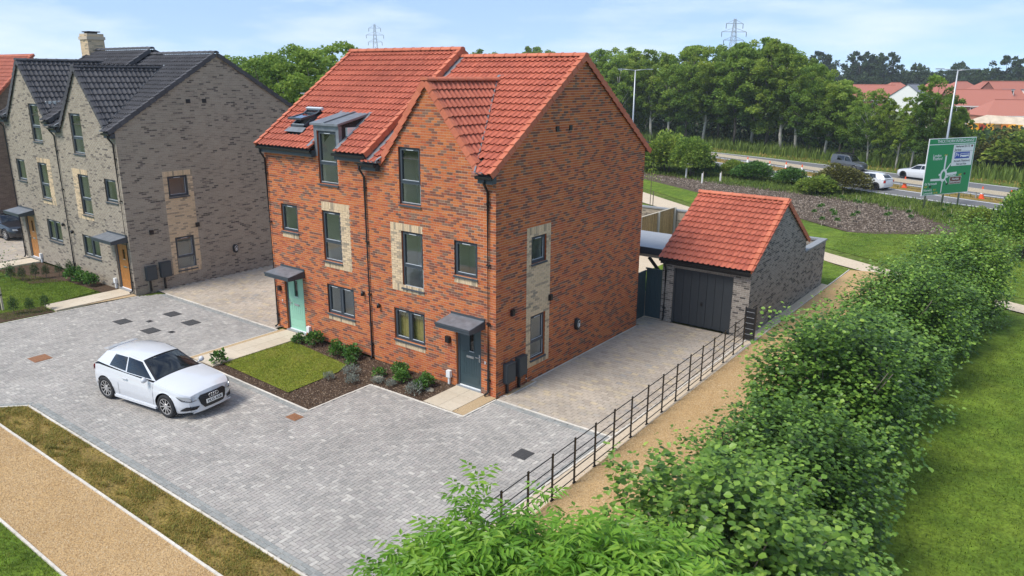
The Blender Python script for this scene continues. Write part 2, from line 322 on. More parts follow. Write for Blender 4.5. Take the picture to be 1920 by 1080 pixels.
# ------------------------------------------------------------------ brickwork
CO, BL = 0.075, 0.225
def P_front(Y0): return lambda u, n, z: (u, Y0-n, z)
def P_side(X0): return lambda u, n, z: (X0+n, u, z)
def cut_intervals(a, b, holes):
    segs = [(a, b)]
    for h0, h1 in holes:
        out = []
        for s0, s1 in segs:
            if h1 <= s0 or h0 >= s1: out.append((s0, s1)); continue
            if h0 > s0: out.append((s0, h0))
            if h1 < s1: out.append((h1, s1))
        segs = out
    return [q for q in segs if q[1]-q[0] > .02]
def lay_courses(z0, z1, outer, holes, phase=0):
    """stretcher bond -> bricks (u0,u1,z0,z1) and mortar strips"""
    bricks, strips = [], []
    n = int(round((z1-z0)/CO))
    for i in range(n):
        a = z0+i*CO; zc = a+CO/2; ua, ub = outer(zc)
        if ub-ua < .05: continue
        segs = cut_intervals(ua, ub, [(h[0], h[1]) for h in holes if h[2] < zc < h[3]])
        off = ((i+phase) % 2)*BL/2
        for s0, s1 in segs:
            strips.append((s0, s1, a, a+CO))
            k = math.floor((s0-off)/BL)
            while k*BL+off < s1:
                b0, b1 = max(s0, k*BL+off), min(s1, (k+1)*BL+off); k += 1
                if b1-b0 > .035: bricks.append((b0+(.0065 if b0 > s0+1e-6 else 0), b1-(.0065 if b1 < s1-1e-6 else 0), a+.0065, a+CO-.0065))
    return bricks, strips
def soldiers(u0, u1, z0, z1):
    n = max(1, int(round((u1-u0)/CO))); w_ = (u1-u0)/n
    return [(u0+i*w_+.005, u0+(i+1)*w_-.005, z0+.005, z1-.005) for i in range(n)], [(u0, u1, z0, z1)]
def bricks_mesh(name, P, B, mat, proud=.006):
    B = np.array(B); n = len(B); V = np.zeros((n, 8, 3)); pr_ = proud + RNG.uniform(-.002, .002, n)
    for i in range(n):
        u0, u1, z0, z1 = B[i]; p = pr_[i]
        V[i] = [P(u0, p, z0), P(u1, p, z0), P(u1, p, z1), P(u0, p, z1), P(u0, -.01, z0), P(u1, -.01, z0), P(u1, -.01, z1), P(u0, -.01, z1)]
    F = np.array([[0, 1, 2, 3], [4, 5, 1, 0], [3, 2, 6, 7], [4, 0, 3, 7], [1, 5, 6, 2]])
    loops = (F[None] + (np.arange(n)*8)[:, None, None]).ravel()
    return np_mesh(name, V.reshape(-1, 3), loops, np.full(n*5, 4), np.repeat(RNG.random(n), 5), [mat])
def strips_to(mb, P, S, m=0):
    for u0, u1, z0, z1 in S: mb.poly([P(u0, 0, z0), P(u1, 0, z0), P(u1, 0, z1), P(u0, 0, z1)], m)
def reveal(mb, P, u0, u1, z0, z1, d=.13, m=0):
    a, b = [(u0, z0), (u1, z0), (u1, z1), (u0, z1)], .008
    for i in range(4):
        (p, q), (r_, s_) = a[i], a[(i+1) % 4]
        mb.poly([P(p, b, q), P(r_, b, s_), P(r_, -d, s_), P(p, -d, q)], m)
def dist_cam(p): return (Vector(p)-CAM).length

# ------------------------------------------------------------------ windows and doors
def window(h, P, u0, u1, z0, z1, kind='single', sill=True, blind=False, rec=.05, depth=.85):
    """frame part with panes, sill, vent and the room behind as sub-parts"""
    f = .058; fb = MB(); n0, n1 = -rec-.07, -rec
    fb.pbox(P, u0, u0+f, n0, n1, z0, z1); fb.pbox(P, u1-f, u1, n0, n1, z0, z1)
    fb.pbox(P, u0+f, u1-f, n0, n1, z0, z0+f); fb.pbox(P, u0+f, u1-f, n0, n1, z1-f, z1)
    cells = []
    if kind == 'double':
        c = (u0+u1)/2; fb.pbox(P, c-.035, c+.035, n0, n1+.004, z0+f, z1-f); cells = [(u0+f, c-.035, z0+f, z1-f), (c+.035, u1-f, z0+f, z1-f)]
    elif kind == 'tall':
        c = z0+(z1-z0)*.385; fb.pbox(P, u0+f, u1-f, n0, n1+.004, c-.035, c+.035); cells = [(u0+f, u1-f, z0+f, c-.035), (u0+f, u1-f, c+.035, z1-f)]
    else: cells = [(u0+f, u1-f, z0+f, z1-f)]
    wpart = obj('window', fb.mesh('window', ['frame']), h)
    for i, (a, b, c, d) in enumerate(cells):
        s = .04; sb = MB(); openable = not (kind == 'tall' and i == 0)
        if openable:
            for q in ((a, a+s, c, d), (b-s, b, c, d), (a+s, b-s, c, c+s), (a+s, b-s, d-s, d)): sb.pbox(P, q[0], q[1], n0+.005, n1+.016, q[2], q[3])
        g = s if openable else 0
        sb.pbox(P, a+g, b-g, n1-.012, n1+.003, c+g, c+g+.014, 1)      # pale glazing bead on the bottom rail
        sb.pbox(P, b-g-.010, b-g, n1-.012, n1+.002, c+g, d-g, 1)
        obj('sash', sb.mesh('sash', ['frame', 'bead']), wpart)
        pb = MB(); pb.pbox(P, a+g, b-g, n1-.035, n1-.025, c+g, d-g); obj('pane', pb.mesh('pane', ['glass']), wpart)
    if sill:
        sl = MB(); pts = [(-rec-.02, 0), (.055, -.018), (.055, -.055), (.045, -.055), (.045, -.030), (-rec-.02, -.012)]
        k = len(pts); vs = [P(u0-.03, n, z0+z) for n, z in pts] + [P(u1+.03, n, z0+z) for n, z in pts]
        sl.add(vs, [tuple(range(k)), tuple(range(2*k-1, k-1, -1))] + [(i, i+k, (i+1) % k+k, (i+1) % k) for i in range(k)])
        obj('sill', sl.mesh('sill', ['frame']), wpart)
    vb = MB()
    for (a, b, c, d) in ([cells[-1]] if kind != 'double' else cells):
        m_ = (a+b)/2; wv = min(.15, (b-a)*.3); vb.pbox(P, m_-wv, m_+wv, n1+.010, n1+.024, d-.030, d-.012)
    obj('trickle_vent', vb.mesh('trickle_vent', ['bead']), wpart)
    rb = MB(); a, b, c, d = u0-.25, u1+.25, z0-.3, z1+.12; e0, e1 = n0-.16, n0-depth
    for q in ((u0, u0, 0), (u1, u1, 0)): rb.poly([P(q[0], n0, z0), P(q[0], e0, z0), P(q[0], e0, z1), P(q[0], n0, z1)])
    rb.poly([P(u0, n0, z0), P(u1, n0, z0), P(u1, e0, z0), P(u0, e0, z0)]); rb.poly([P(u0, n0, z1), P(u1, n0, z1), P(u1, e0, z1), P(u0, e0, z1)])
    rb.poly([P(a, e1, c), P(b, e1, c), P(b, e1, d), P(a, e1, d)])
    rb.poly([P(a, e0, c), P(a, e1, c), P(a, e1, d), P(a, e0, d)]); rb.poly([P(b, e0, c), P(b, e1, c), P(b, e1, d), P(b, e0, d)])
    rb.poly([P(a, e0, d), P(b, e0, d), P(b, e1, d), P(a, e1, d)]); rb.poly([P(a, e0, c), P(b, e0, c), P(b, e1, c), P(a, e1, c)], 1)
    for q in ((a, u0, c, d), (u1, b, c, d), (u0, u1, c, z0), (u0, u1, z1, d)): rb.poly([P(q[0], e0, q[2]), P(q[1], e0, q[2]), P(q[1], e0, q[3]), P(q[0], e0, q[3])])
    obj('room_lining', rb.mesh('room_lining', ['room', 'room_floor']), wpart)
    if blind:
        bb = MB()
        for (a, b, c, d) in cells:
            k = max(2, int((b-a)/.16))
            for i in range(k): bb.pbox(P, a+(b-a)*i/k+.006, a+(b-a)*(i+1)/k-.006, n0-.12, n0-.10, c, d)
        obj('blind', bb.mesh('blind', ['blind']), wpart)
    return wpart
def front_door(h, P, u0, u1, z0, z1, mat, light='slot', hinge=1):
    f = .075; rec = .06; fb = MB(); n0, n1 = -rec-.08, -rec
    fb.pbox(P, u0, u0+f, n0, n1, z0, z1); fb.pbox(P, u1-f, u1, n0, n1, z0, z1); fb.pbox(P, u0+f, u1-f, n0, n1, z1-f, z1)
    a, b, c, d = u0+f, u1-f, z0+.05, z1-f; lf = MB(); q = n1-.02
    cu = (a+b)/2
    if light == 'slot': ga, gb, gc, gd = (cu-.02, cu+.14, z0+1.22, z1-.25) if hinge > 0 else (cu-.10, cu+.10, z0+1.33, z1-.24)
    elif light == 'panel': ga, gb, gc, gd = cu-.10, cu+.10, z0+1.33, z1-.24
    else: ga, gb, gc, gd = cu-.10, cu+.10, z0+1.38, z1-.30
    for w_ in ((a, ga, c, d), (gb, b, c, d), (ga, gb, c, gc), (ga, gb, gd, d)): lf.pbox(P, w_[0], w_[1], q-.045, q, w_[2], w_[3])
    k = 7                                                   # raised planks and a lower rail
    for i in range(k):
        p0 = a+.07+(b-a-.14)*i/k
        lf.pbox(P, p0+.006, p0+(b-a-.14)/k-.006, q, q+.005, z0+.46, z0+1.16)
    lf.pbox(P, a+.07, b-.07, q, q+.007, z0+.20, z0+.40)
    o = obj('door', lf.mesh('door', [mat]), h)
    obj('door_frame', fb.mesh('door_frame', ['frame']), o)
    t = MB(); t.pbox(P, u0-.01, u1+.01, -rec-.06, .05, z0-.02, z0+.03); obj('threshold', t.mesh('threshold', ['galv']), o)
    t = MB(); t.pbox(P, u0+f, u1-f, n1-.02, n1+.012, z0+.03, z0+.055); obj('weather_bar', t.mesh('weather_bar', ['white']), o)
    t = MB(); t.pbox(P, ga, gb, q-.03, q-.02, gc, gd); obj('pane', t.mesh('pane', ['glass_dark']), o)
    t = MB()
    for w_ in ((ga-.018, ga, gc-.018, gd+.018), (gb, gb+.018, gc-.018, gd+.018), (ga, gb, gc-.018, gc), (ga, gb, gd, gd+.018)): t.pbox(P, w_[0], w_[1], q, q+.012, w_[2], w_[3], 0)
    t.pbox(P, ga-.01, gb+.01, q+.002, q+.02, gc-.03, gc-.016, 1)
    obj('pane_trim', t.mesh('pane_trim', [mat, 'bead']), o)
    t = MB(); t.pbox(P, cu-.14, cu+.14, q, q+.022, z0+.98, z0+1.05); t.pbox(P, cu-.10, cu+.10, q+.022, q+.03, z0+1.0, z0+1.03); obj('letter_plate', t.mesh('letter_plate', ['chrome']), o)
    e = b-.055 if hinge > 0 else a+.055; t = MB()
    t.pbox(P, e-.02, e+.02, q, q+.012, z0+.92, z0+1.16); t.pbox(P, min(e, e-hinge*.13), max(e, e-hinge*.13), q+.03, q+.05, z0+1.05, z0+1.075); t.pbox(P, e-.01, e+.01, q+.01, q+.05, z0+1.05, z0+1.075)
    obj('handle', t.mesh('handle', ['chrome']), o)
    return o
def canopy(h, P, u0, u1, z, proj=.72):
    c = MB(); zt0, zt1 = z+.02, z-.09; th = .13; o_ = .012
    c.hexa([P(u0, proj, zt1-th), P(u1, proj, zt1-th), P(u1, .01, zt1-th), P(u0, .01, zt1-th), P(u0, proj, zt1), P(u1, proj, zt1), P(u1, .01, zt0), P(u0, .01, zt0)], 1)
    o = obj('door_canopy', c.mesh('door_canopy', ['lead', 'fascia']), h)
    t = MB(); t.hexa([P(u0+.02, proj-.03, zt1+.001), P(u1-.02, proj-.03, zt1+.001), P(u1-.02, .02, zt0+.001), P(u0+.02, .02, zt0+.001), P(u0+.02, proj-.03, zt1+.012), P(u1-.02, proj-.03, zt1+.012), P(u1-.02, .02, zt0+.012), P(u0+.02, .02, zt0+.012)])
    obj('canopy_top', t.mesh('canopy_top', ['lead']), o)
    t = MB(); t.pbox(P, u0+.01, u1-.01, .009, .04, zt0, zt0+.07); t.pbox(P, u0-.01, u1+.01, proj-.005, proj+.02, zt1-.045, zt1+.014)
    obj('canopy_trim', t.mesh('canopy_trim', ['fascia']), o)
    return o
def downpipe(h, x, y0, ztop, zbot, out=.24, shoe=(-.08, -.10)):
    t = MB(); w_ = y0-.06; ty = y0-out
    t.tube([(x, ty, ztop), (x, ty, ztop-.14), (x, w_, ztop-.40), (x, w_, zbot+.14), (x+shoe[0], w_+shoe[1], zbot+.05)], .036, 8)
    o = obj('downpipe', t.mesh('downpipe', ['black'], True), h)
    k = MB(); z = zbot+.5
    while z < ztop-.6: k.box(x-.065, x+.065, y0-.075, y0-.008, z, z+.035); z += 1.75
    obj('pipe_bracket', k.mesh('pipe_bracket', ['black']), o); return o
def gutter(h, x0, x1, yg, zg, ends=True):
    t = MB(); prof = [(-.058, .03), (-.056, -.01), (-.04, -.045), (0, -.06), (.04, -.045), (.056, -.01), (.058, .03), (.050, .03), (.046, -.008), (.033, -.036), (0, -.05), (-.033, -.036), (-.046, -.008), (-.05, .03)]
    k = len(prof); t.add([(x0, yg+a, zg+b) for a, b in prof] + [(x1, yg+a, zg+b) for a, b in prof], [(i, i+k, (i+1) % k+k, (i+1) % k) for i in range(k)] + [tuple(range(k)), tuple(range(k, 2*k))])
    for x in (x0, x1): t.add([(x, yg+a, zg+b) for a, b in prof[:7]], [tuple(range(7))])
    return obj('gutter', t.mesh('gutter', ['black']), h)

# ------------------------------------------------------------------ tiled roofs
GAUGE, COV = .312, .205
_ph = [(0, .024), (.13, .008), (.30, .000), (.48, .002), (.60, .012), (.74, .040), (.87, .050), (1.0, .034)]
def tile_template():
    V, F = [], []
    for u, z in _ph: V += [(u*COV, 0, z+.054), (u*COV, GAUGE+.05, z+.002), (u*COV, 0.034, z+.018)]
    for i in range(7):
        a, b = 3*i, 3*i+3
        F += [(a, b, b+1, a+1), (a+2, b+2, b, a)]
    e = 21; V += [(COV, 0, .02), (COV, GAUGE+.05, 0)]; F.append((e, 24, 25, e+1)); return np.array(V), F
TILE_V, TILE_F = tile_template()
def verge_template():
    mb = MB(); L = GAUGE+.03      # x outward, y up-slope, z normal; lower end sits proud
    def sl(x0, x1, z0, z1):
        mb.hexa([(x0, 0, z0+.036), (x1+.012, 0, z0+.036), (x1, L, z0), (x0, L, z0), (x0, 0, z1+.036), (x1+.012, 0, z1+.036), (x1, L, z1), (x0, L, z1)])
    sl(-.115, .030, .050, .070); sl(.012, .0305, -.11, .0505)
    return mb
def ridge_template(L=.45, R=.125):
    mb = MB(); n = 9; q = []
    for k in range(n):
        a = math.pi*(k/(n-1)); q.append((R*math.cos(a)*1.08, R*math.sin(a)*.82))
    vs = []; 
    for x, g in ((0, .012), (.05, .012), (.0501, 0), (L+.03, 0)):
        vs += [(x, a*(1+g*8), b+g) for a, b in q]
    fs = []
    for i in range(3):
        for k in range(n-1): fs.append((i*n+k, i*n+k+1, (i+1)*n+k+1, (i+1)*n+k))
    fs += [tuple(range(n))[::-1], tuple(range(3*n, 4*n))]
    mb.add(vs, fs, 0); return mb
_mesh_cache = {}
def tmpl(kind, mat):
    k = (kind, mat)
    if k not in _mesh_cache:
        if kind == 'tile': me = np_mesh('roof_tile', TILE_V, np.concatenate([np.array(f) for f in TILE_F]), [len(f) for f in TILE_F], np.zeros(len(TILE_F)), [mat])
        elif kind == 'verge': me = verge_template(); me.r = [0]*len(me.r); me = me.mesh('verge_tile', [mat])
        else: me = ridge_template().mesh('ridge_tile', [mat])
        _mesh_cache[k] = me
    return _mesh_cache[k]
def tile_roof(h, E, u, s, ncols, nrows, mat, singles=0, keep=None, deck=None, name='roof'):
    """tiles laid from eave corner E along u (eave) and s (up the slope); deck = polygon under the tiles"""
    E, u, s = Vector(E), Vector(u).normalized(), Vector(s).normalized(); n = u.cross(s)
    d = MB()
    for poly in (deck or []): d.poly(poly)
    part = obj(name, d.mesh(name, ['deck']), h)
    pos = []
    for r in range(nrows):
        for c in range(ncols):
            p = E + u*(c*COV) + s*(r*GAUGE)
            ctr = p + u*COV/2 + s*GAUGE/2
            if keep is None or keep(ctr): pos.append(p)
    pos.sort(key=lambda p: (p-CAM).length)
    R3 = np.array([[u.x, s.x, n.x], [u.y, s.y, n.y], [u.z, s.z, n.z]]); me = tmpl('tile', mat)
    for p in pos[:singles]:
        o = bpy.data.objects.new('roof_tile', me); COL.objects.link(o); o.parent = part
        j = random.uniform(-.003, .003)
        o.matrix_basis = Matrix.Translation(p+n*abs(j)) @ Matrix(R3.tolist()).to_4x4()
    rest = pos[singles:]
    if rest:
        O = np.array([tuple(p) for p in rest]) + RNG.uniform(0, .003, (len(rest), 1))*np.array(n)
        ro = obj('tile_field', inst_mesh('tile_field', TILE_V, TILE_F, np.repeat(R3[None], len(rest), 0), O, RNG.random(len(rest)), [mat]), part); ro['kind'] = 'stuff'
    return part
def verge(part, A, s, out, rows, mat):
    """verge tiles up a rake from A along slope s; out = outward direction"""
    A, s, out = Vector(A), Vector(s).normalized(), Vector(out).normalized(); n = out.cross(s)
    if n.z < 0: n = -n
    me = tmpl('verge', mat)
    for r in range(rows):
        o = bpy.data.objects.new('verge_tile', me); COL.objects.link(o); o.parent = part; p = A + s*(r*GAUGE)
        o.matrix_basis = Matrix(((out.x, s.x, n.x, p.x), (out.y, s.y, n.y, p.y), (out.z, s.z, n.z, p.z), (0, 0, 0, 1)))
def ridge(part, A, B, mat):
    A, B = Vector(A), Vector(B); d = (B-A); L = d.length; d.normalize(); k = max(1, round(L/.45)); sd_ = Vector((0, 0, 1)).cross(d); st = L/k
    for i in range(k):
        p = A + d*(i*st); o = bpy.data.objects.new('ridge_tile', tmpl('ridge', mat)); COL.objects.link(o); o.parent = part
        o.matrix_basis = Matrix(((d.x*st/.45, sd_.x, 0, p.x), (d.y*st/.45, sd_.y, 0, p.y), (0, 0, 1, p.z), (0, 0, 0, 1)))

def small_box(h, name, P, u, z, w_, hh, dn, mat, parent=None):
    t = MB(); t.pbox(P, u-w_/2, u+w_/2, .005, dn, z-hh/2, z+hh/2); t.pbox(P, u-w_/2+.015, u+w_/2-.015, dn, dn+.01, z-hh/2+.015, z+hh/2-.015)
    return obj(name, t.mesh(name, [mat]), h)
def round_light(h, P, u, z):
    t = MB(); t.tube([P(u, .01, z), P(u, .05, z)], .035, 10); t.tube([P(u, .09, z+.07), P(u, .085, z-.07)], [.045, .06], 10)
    return obj('wall_light', t.mesh('wall_light', ['black'], True), h)
def meter_box(h, P, u0, u1, z0, z1, leg):
    t = MB(); t.pbox(P, u0, u1, .01, .17, z0, z1); t.pbox(P, u0+.025, u1-.025, .17, .18, z0+.025, z1-.03); t.pbox(P, u0-.012, u1+.012, .01, .19, z1, z1+.022)
    o = obj('meter_box', t.mesh('meter_box', ['meter']), h)
    k = MB(); c = (u0+u1)/2-.07; k.pbox(P, c-.03, c+.03, .02, .10, leg, z0); obj('meter_duct', k.mesh('meter_duct', ['black']), o); return o
def ev_charger(h, P, u, z):
    t = MB(); pts = []
    for i in range(20):
        a = 2*math.pi*i/20; pts.append((.12*math.copysign(abs(math.cos(a))**.8, math.cos(a)), .20*math.copysign(abs(math.sin(a))**.8, math.sin(a))))
    vs = []
    for d, k in ((.01, 1), (.10, 1), (.125, .86)): vs += [P(u+a*k, d, z+b*k) for a, b in pts]
    fs = [(i*20+k, i*20+(k+1) % 20, (i+1)*20+(k+1) % 20, (i+1)*20+k) for i in range(2) for k in range(20)] + [tuple(range(40, 60))]
    t.add(vs, fs); o = obj('car_charger', t.mesh('car_charger', ['black'], True), h)
    r = MB(); c = [(a*.62, b*.62) for a, b in pts]; c2 = [(a*.48, b*.52) for a, b in pts]
    r.add([P(u+a, .13, z+b+.02) for a, b in c] + [P(u+a, .133, z+b+.02) for a, b in c2], [(k, (k+1) % 20, 20+(k+1) % 20, 20+k) for k in range(20)])
    obj('charger_ring', r.mesh('charger_ring', ['white']), o)
    s_ = MB(); s_.pbox(P, u-.015, u+.02, .126, .15, z-.06, z+.05); obj('charger_plug', s_.mesh('charger_plug', ['white']), o); return o

# ------------------------------------------------------------------ one half of a semi-detached pair
def snap(z, zb): return zb+round((z-zb)/CO)*CO
def half_house(name, label, cat, S):
    xR, xL, Y0, D, zb = S['xR'], S['xL'], S['y0'], S['D'], S['zb']
    bm, mm, tm, rm = S['brick'], S['mortar'], S['tile'], S['ridge']
    h = thing(name, label, cat, ((xR+xL)/2, Y0+D/2, 0), S['group'])
    PF, PS = P_front(Y0), P_side(xR)
    ze, yr, zr = S['eave'], S['yr'], S['zr']            # eave tile edge height (at y0-.28), ridge y and height of the tile plane
    ye = Y0-.28; sl = (zr-ze)/(yr-ye)
    wt = lambda y: ze+(min(y, 2*yr-y)-ye)*sl-.07         # roof underside at y
    gb = S.get('gable')
    def outer_f(z):
        top = wt(Y0)-.10
        if gb is None: return (xL, xR) if z < top else (0, 0)
        ax, az, hw, tn = gb
        if z < ze-.22: return (xL, xR)
        k = (az-.08-z)/tn
        if k <= 0: return (0, 0)
        e = S.get('gedge', .10)
        return (max(xL, ax-k), min(xR, ax+k))
    W = MB(); holes = []; panels = []
    for o in S['front']:
        o['z0'], o['z1'] = (snap(o['z0'], zb), snap(o['z1'], zb)) if o['k'] != 'door' else (o['z0'], snap(o['z1'], zb))
        holes.append((o['u0'], o['u1'], o['z0'], o['z1'])); reveal(W, PF, o['u0'], o['u1'], o['z0'], o['z1'], m=1)
    buffB, buffS = [], []
    def do_panel(p, ops):
        u0, u1, z0, z1 = p[0], p[1], snap(p[2], zb), snap(p[3], zb); sb = []; ss = []
        b_, s_ = soldiers(u0, u1, z1-3*CO, z1); sb += b_; ss += s_; b_, s_ = soldiers(u0, u1, z0, z0+3*CO); sb += b_; ss += s_
        b_, s_ = lay_courses(z0+3*CO, z1-3*CO, lambda z: (u0, u1), [(o['u0'], o['u1'], o['z0'], o['z1']) for o in ops]); 
        return (u0, u1, z0, z1), sb+b_, ss+s_
    for p in S.get('fpanels', []):
        hp, b_, s_ = do_panel(p, S['front']); holes.append(hp); buffB += b_; buffS += s_
    for o in S['front']:
        if o.get('cill'):
            hp = (o['u0'], o['u1'], o['z0']-3*CO, o['z0']); b_, s_ = soldiers(*hp); holes.append(hp); buffB += b_; buffS += s_
    nz1 = zb+math.ceil(((gb[1] if gb else wt(Y0))-zb)/CO)*CO
    B1, S1 = lay_courses(zb, nz1, outer_f, holes, 0)
    strips_to(W, PF, S1, 0); strips_to(W, PF, buffS, 2)
    sideB, sideS, B2, S2 = [], [], [], []
    if S.get('side') is not None:
        hs = []
        for o in S['side']:
            o['z0'], o['z1'] = snap(o['z0'], zb), snap(o['z1'], zb); hs.append((o['u0'], o['u1'], o['z0'], o['z1'])); reveal(W, PS, o['u0'], o['u1'], o['z0'], o['z1'], m=1)
        for p in S.get('spanels', []):
            hp, b_, s_ = do_panel(p, S['side']); hs.append(hp); sideB += b_; sideS += s_
        def outer_s(z):
            if z < wt(Y0): return (Y0-.009, Y0+D)
            k = (z+.0-wt(Y0))/sl; return (Y0+k, Y0+D-k)
        B2, S2 = lay_courses(zb, zb+math.ceil((zr-zb)/CO)*CO, outer_s, hs, 1)
        strips_to(W, PS, S2, 0); strips_to(W, PS, sideS, 2)
    # plain back and left walls (out of sight)
    W.poly([(xL, Y0+D, zb), (xR, Y0+D, zb), (xR, Y0+D, wt(Y0)), (xL, Y0+D, wt(Y0))], 1)
    W.poly([(xL, Y0+.01, zb), (xL, Y0+D, zb), (xL, Y0+D, wt(Y0)), (xL, yr, zr-.1), (xL, Y0+.01, wt(Y0))], 1)
    wp = obj('wall', W.mesh('wall', [mm, bm, 'mortar_buff']), h)
    def full(b): return abs((b[1]-b[0])-.212) < .004
    sing = S.get('singles', 0)
    if sing:                                            # the bricks that show largest are objects of their own
        cand = [(dist_cam(PF((b[0]+b[1])/2, 0, b[2])), 0, i) for i, b in enumerate(B1) if full(b)] + [(dist_cam(PS((b[0]+b[1])/2, 0, b[2])), 1, i) for i, b in enumerate(B2) if full(b)]
        cand.sort(); pick = cand[:sing]; mf = bricks_mesh('brick', lambda u, n, z: (u, -n, z), [(0, .212, 0, .062)], bm); ms_ = bricks_mesh('brick', lambda u, n, z: (n, u, z), [(0, .212, 0, .062)], bm)
        for _, w_, i in pick:
            b = (B1, B2)[w_][i]; o = bpy.data.objects.new('brick', (mf, ms_)[w_]); COL.objects.link(o); o.parent = wp; o.location = (PF, PS)[w_](b[0], 0, b[2])
        s1 = {i for _, w_, i in pick if w_ == 0}; s2 = {i for _, w_, i in pick if w_ == 1}
        B1 = [b for i, b in enumerate(B1) if i not in s1]; B2 = [b for i, b in enumerate(B2) if i not in s2]
    tag(obj('brickwork', bricks_mesh('brickwork', PF, B1, bm), wp), kind='stuff')
    if B2: tag(obj('brickwork', bricks_mesh('brickwork', PS, B2, bm), wp), kind='stuff')
    if buffB: tag(obj('buff_brickwork', bricks_mesh('buff_brickwork', PF, buffB, 'brick_buff', .011), wp), kind='stuff')
    if sideB: tag(obj('buff_brickwork', bricks_mesh('buff_brickwork', PS, sideB, 'brick_buff', .011), wp), kind='stuff')
    # openings
    for P, lst in ((PF, S['front']), (PS, S.get('side') or [])):
        for o in lst:
            if o['k'] == 'door':
                front_door(h, P, o['u0'], o['u1'], o['z0'], o['z1'], o['mat'], o.get('light', 'slot'), o.get('hinge', 1))
            else: window(h, P, o['u0'], o['u1'], o['z0'], o['z1'], o['k'], blind=o.get('blind', False), depth=o.get('depth', .85))
    for c in S['canopy']: canopy(h, PF, *c)
    # roof
    su, sb_ = Vector((0, yr-ye, zr-ze)).normalized(), Vector((0, -(yr-ye), zr-ze)).normalized()
    vr, vl = S.get('over_r', .05), S.get('over_l', 0)
    x0, x1 = xL-vl, xR+vr-.03; Ls = math.hypot(yr-ye, zr-ze); nr = int(round(Ls/GAUGE)); nc = int(math.ceil((x1-x0)/COV))
    st = (Ls/nr)/GAUGE
    yb = 2*yr-ye; dz = .05
    deck = [[(x0, ye+.03, ze-dz), (x1, ye+.03, ze-dz), (x1, yr, zr-dz), (x0, yr, zr-dz)], [(x0, yb, ze-dz), (x1, yb, ze-dz), (x1, yr, zr-dz), (x0, yr, zr-dz)]]
    if S.get('deckcut'):
        c0, c1, cy = S['deckcut']; zy = lambda y: ze-dz+(y-ye)*sl
        deck[0] = [(x0, ye+.03, ze-dz), (c0, ye+.03, ze-dz), (c0, cy, zy(cy)), (c1, cy, zy(cy)), (c1, ye+.03, ze-dz), (x1, ye+.03, ze-dz), (x1, yr, zr-dz), (x0, yr, zr-dz)]
    if gb:
        ax, az, hw, tn = gb
        def gz(x): return az-abs(x-ax)*tn
        def keep(c):
            if abs(c.x-ax) < hw-.02 and c.y < Y0+.16: return False
            if gz(c.x) > c.z+.30 and c.y < yr-.3: return False
            return True
        deck[0] = [(x0, ye+.03, ze-dz), (ax-hw-.1, ye+.03, ze-dz), (ax-hw-.1, Y0+.05, ze-dz+(Y0+.05-ye)*sl), (ax+hw+.1, Y0+.05, ze-dz+(Y0+.05-ye)*sl), (ax+hw+.1, ye+.03, ze-dz), (x1, ye+.03, ze-dz), (x1, yr, zr-dz), (x0, yr, zr-dz)]
    else: keep = S.get('keep')
    E = Vector((x1-nc*COV, ye, ze-.03)); keep2 = lambda c: (c.x > x0+.02) and (keep is None or keep(c))
    roof = tile_roof(h, E, (1, 0, 0), su*1.0, nc, nr, tm, S.get('tsingles', 0), keep2, deck)
    bk = MB(); 
    rest = [Vector((x1-c*COV, yb, ze-.03))+sb_*(r*GAUGE) for r in range(nr) for c in range(nc)]
    n_ = Vector((-1, 0, 0)).cross(sb_); R3 = np.array([[-1, sb_.x, n_.x], [0, sb_.y, n_.y], [0, sb_.z, n_.z]])
    tag(obj('tile_field', inst_mesh('tile_field', TILE_V, TILE_F, np.repeat(R3[None], len(rest), 0), np.array([tuple(p) for p in rest]), RNG.random(len(rest)), [tm]), roof), kind='stuff')
    if S.get('verge_r', True):
        verge(roof, (xR+vr, ye-.01, ze-.03), su, (1, 0, 0), nr, rm); verge(roof, (xR+vr, yb+.01, ze-.03), sb_, (1, 0, 0), nr, rm)
    if vl: verge(roof, (xL-vl, ye-.01, ze-.03), su, (-1, 0, 0), nr, rm); verge(roof, (xL-vl, yb+.01, ze-.03), sb_, (-1, 0, 0), nr, rm)
    ridge(roof, (xL-vl-.02, yr, zr-.005), (xR+vr+.02, yr, zr-.005), rm)
    # eaves: fascia, soffit, gutter, outside the gable
    spans = [(xL-vl*.5, xR)] if not gb else [(xL, gb[0]-gb[2]-.06), (gb[0]+gb[2]+.06, xR+.02)]
    for a, b in S.get('spans', spans):
        t = MB(); t.box(a, b, Y0-.20, Y0-.009, ze-.26, ze-.065); obj('fascia', t.mesh('fascia', ['fascia']), h); gutter(h, a-.03, b+.05, Y0-.255, ze-.085)
    if gb:
        ax, az, hw, tn = gb; ph = math.atan(tn); c, s_ = math.cos(ph), math.sin(ph); Lg = hw/c; ng = int(round(Lg/GAUGE)); yl = (az-ze)/sl+ye; ncg = int(math.ceil((yl+.3-(Y0-.03))/COV))
        zf = az-hw*tn; above = lambda p: p.z > wt(p.y)-.12
        g1 = tile_roof(h, (ax+hw, Y0-.03, zf-.02), (0, 1, 0), (-c, 0, s_), ncg, ng, tm, S.get('gsingles', 0), above, [[(ax+hw, Y0, zf-.05), (ax, Y0, az-.05), (ax, yl, az-.05)], [(ax-hw, Y0, zf-.05), (ax, Y0, az-.05), (ax, yl, az-.05)]], 'gable_roof')
        uL = Vector((0, -1, 0)); EL = Vector((ax-hw, Y0-.03+ncg*COV, zf-.02)); pos = []
        n_ = uL.cross(Vector((c, 0, s_)))
        for r in range(ng):
            for q in range(ncg):
                p = EL + uL*(q*COV) + Vector((c, 0, s_))*(r*GAUGE)
                if above(p+uL*COV/2): pos.append(tuple(p))
        R3 = np.array([[0, c, n_.x], [-1, 0, n_.y], [0, s_, n_.z]])
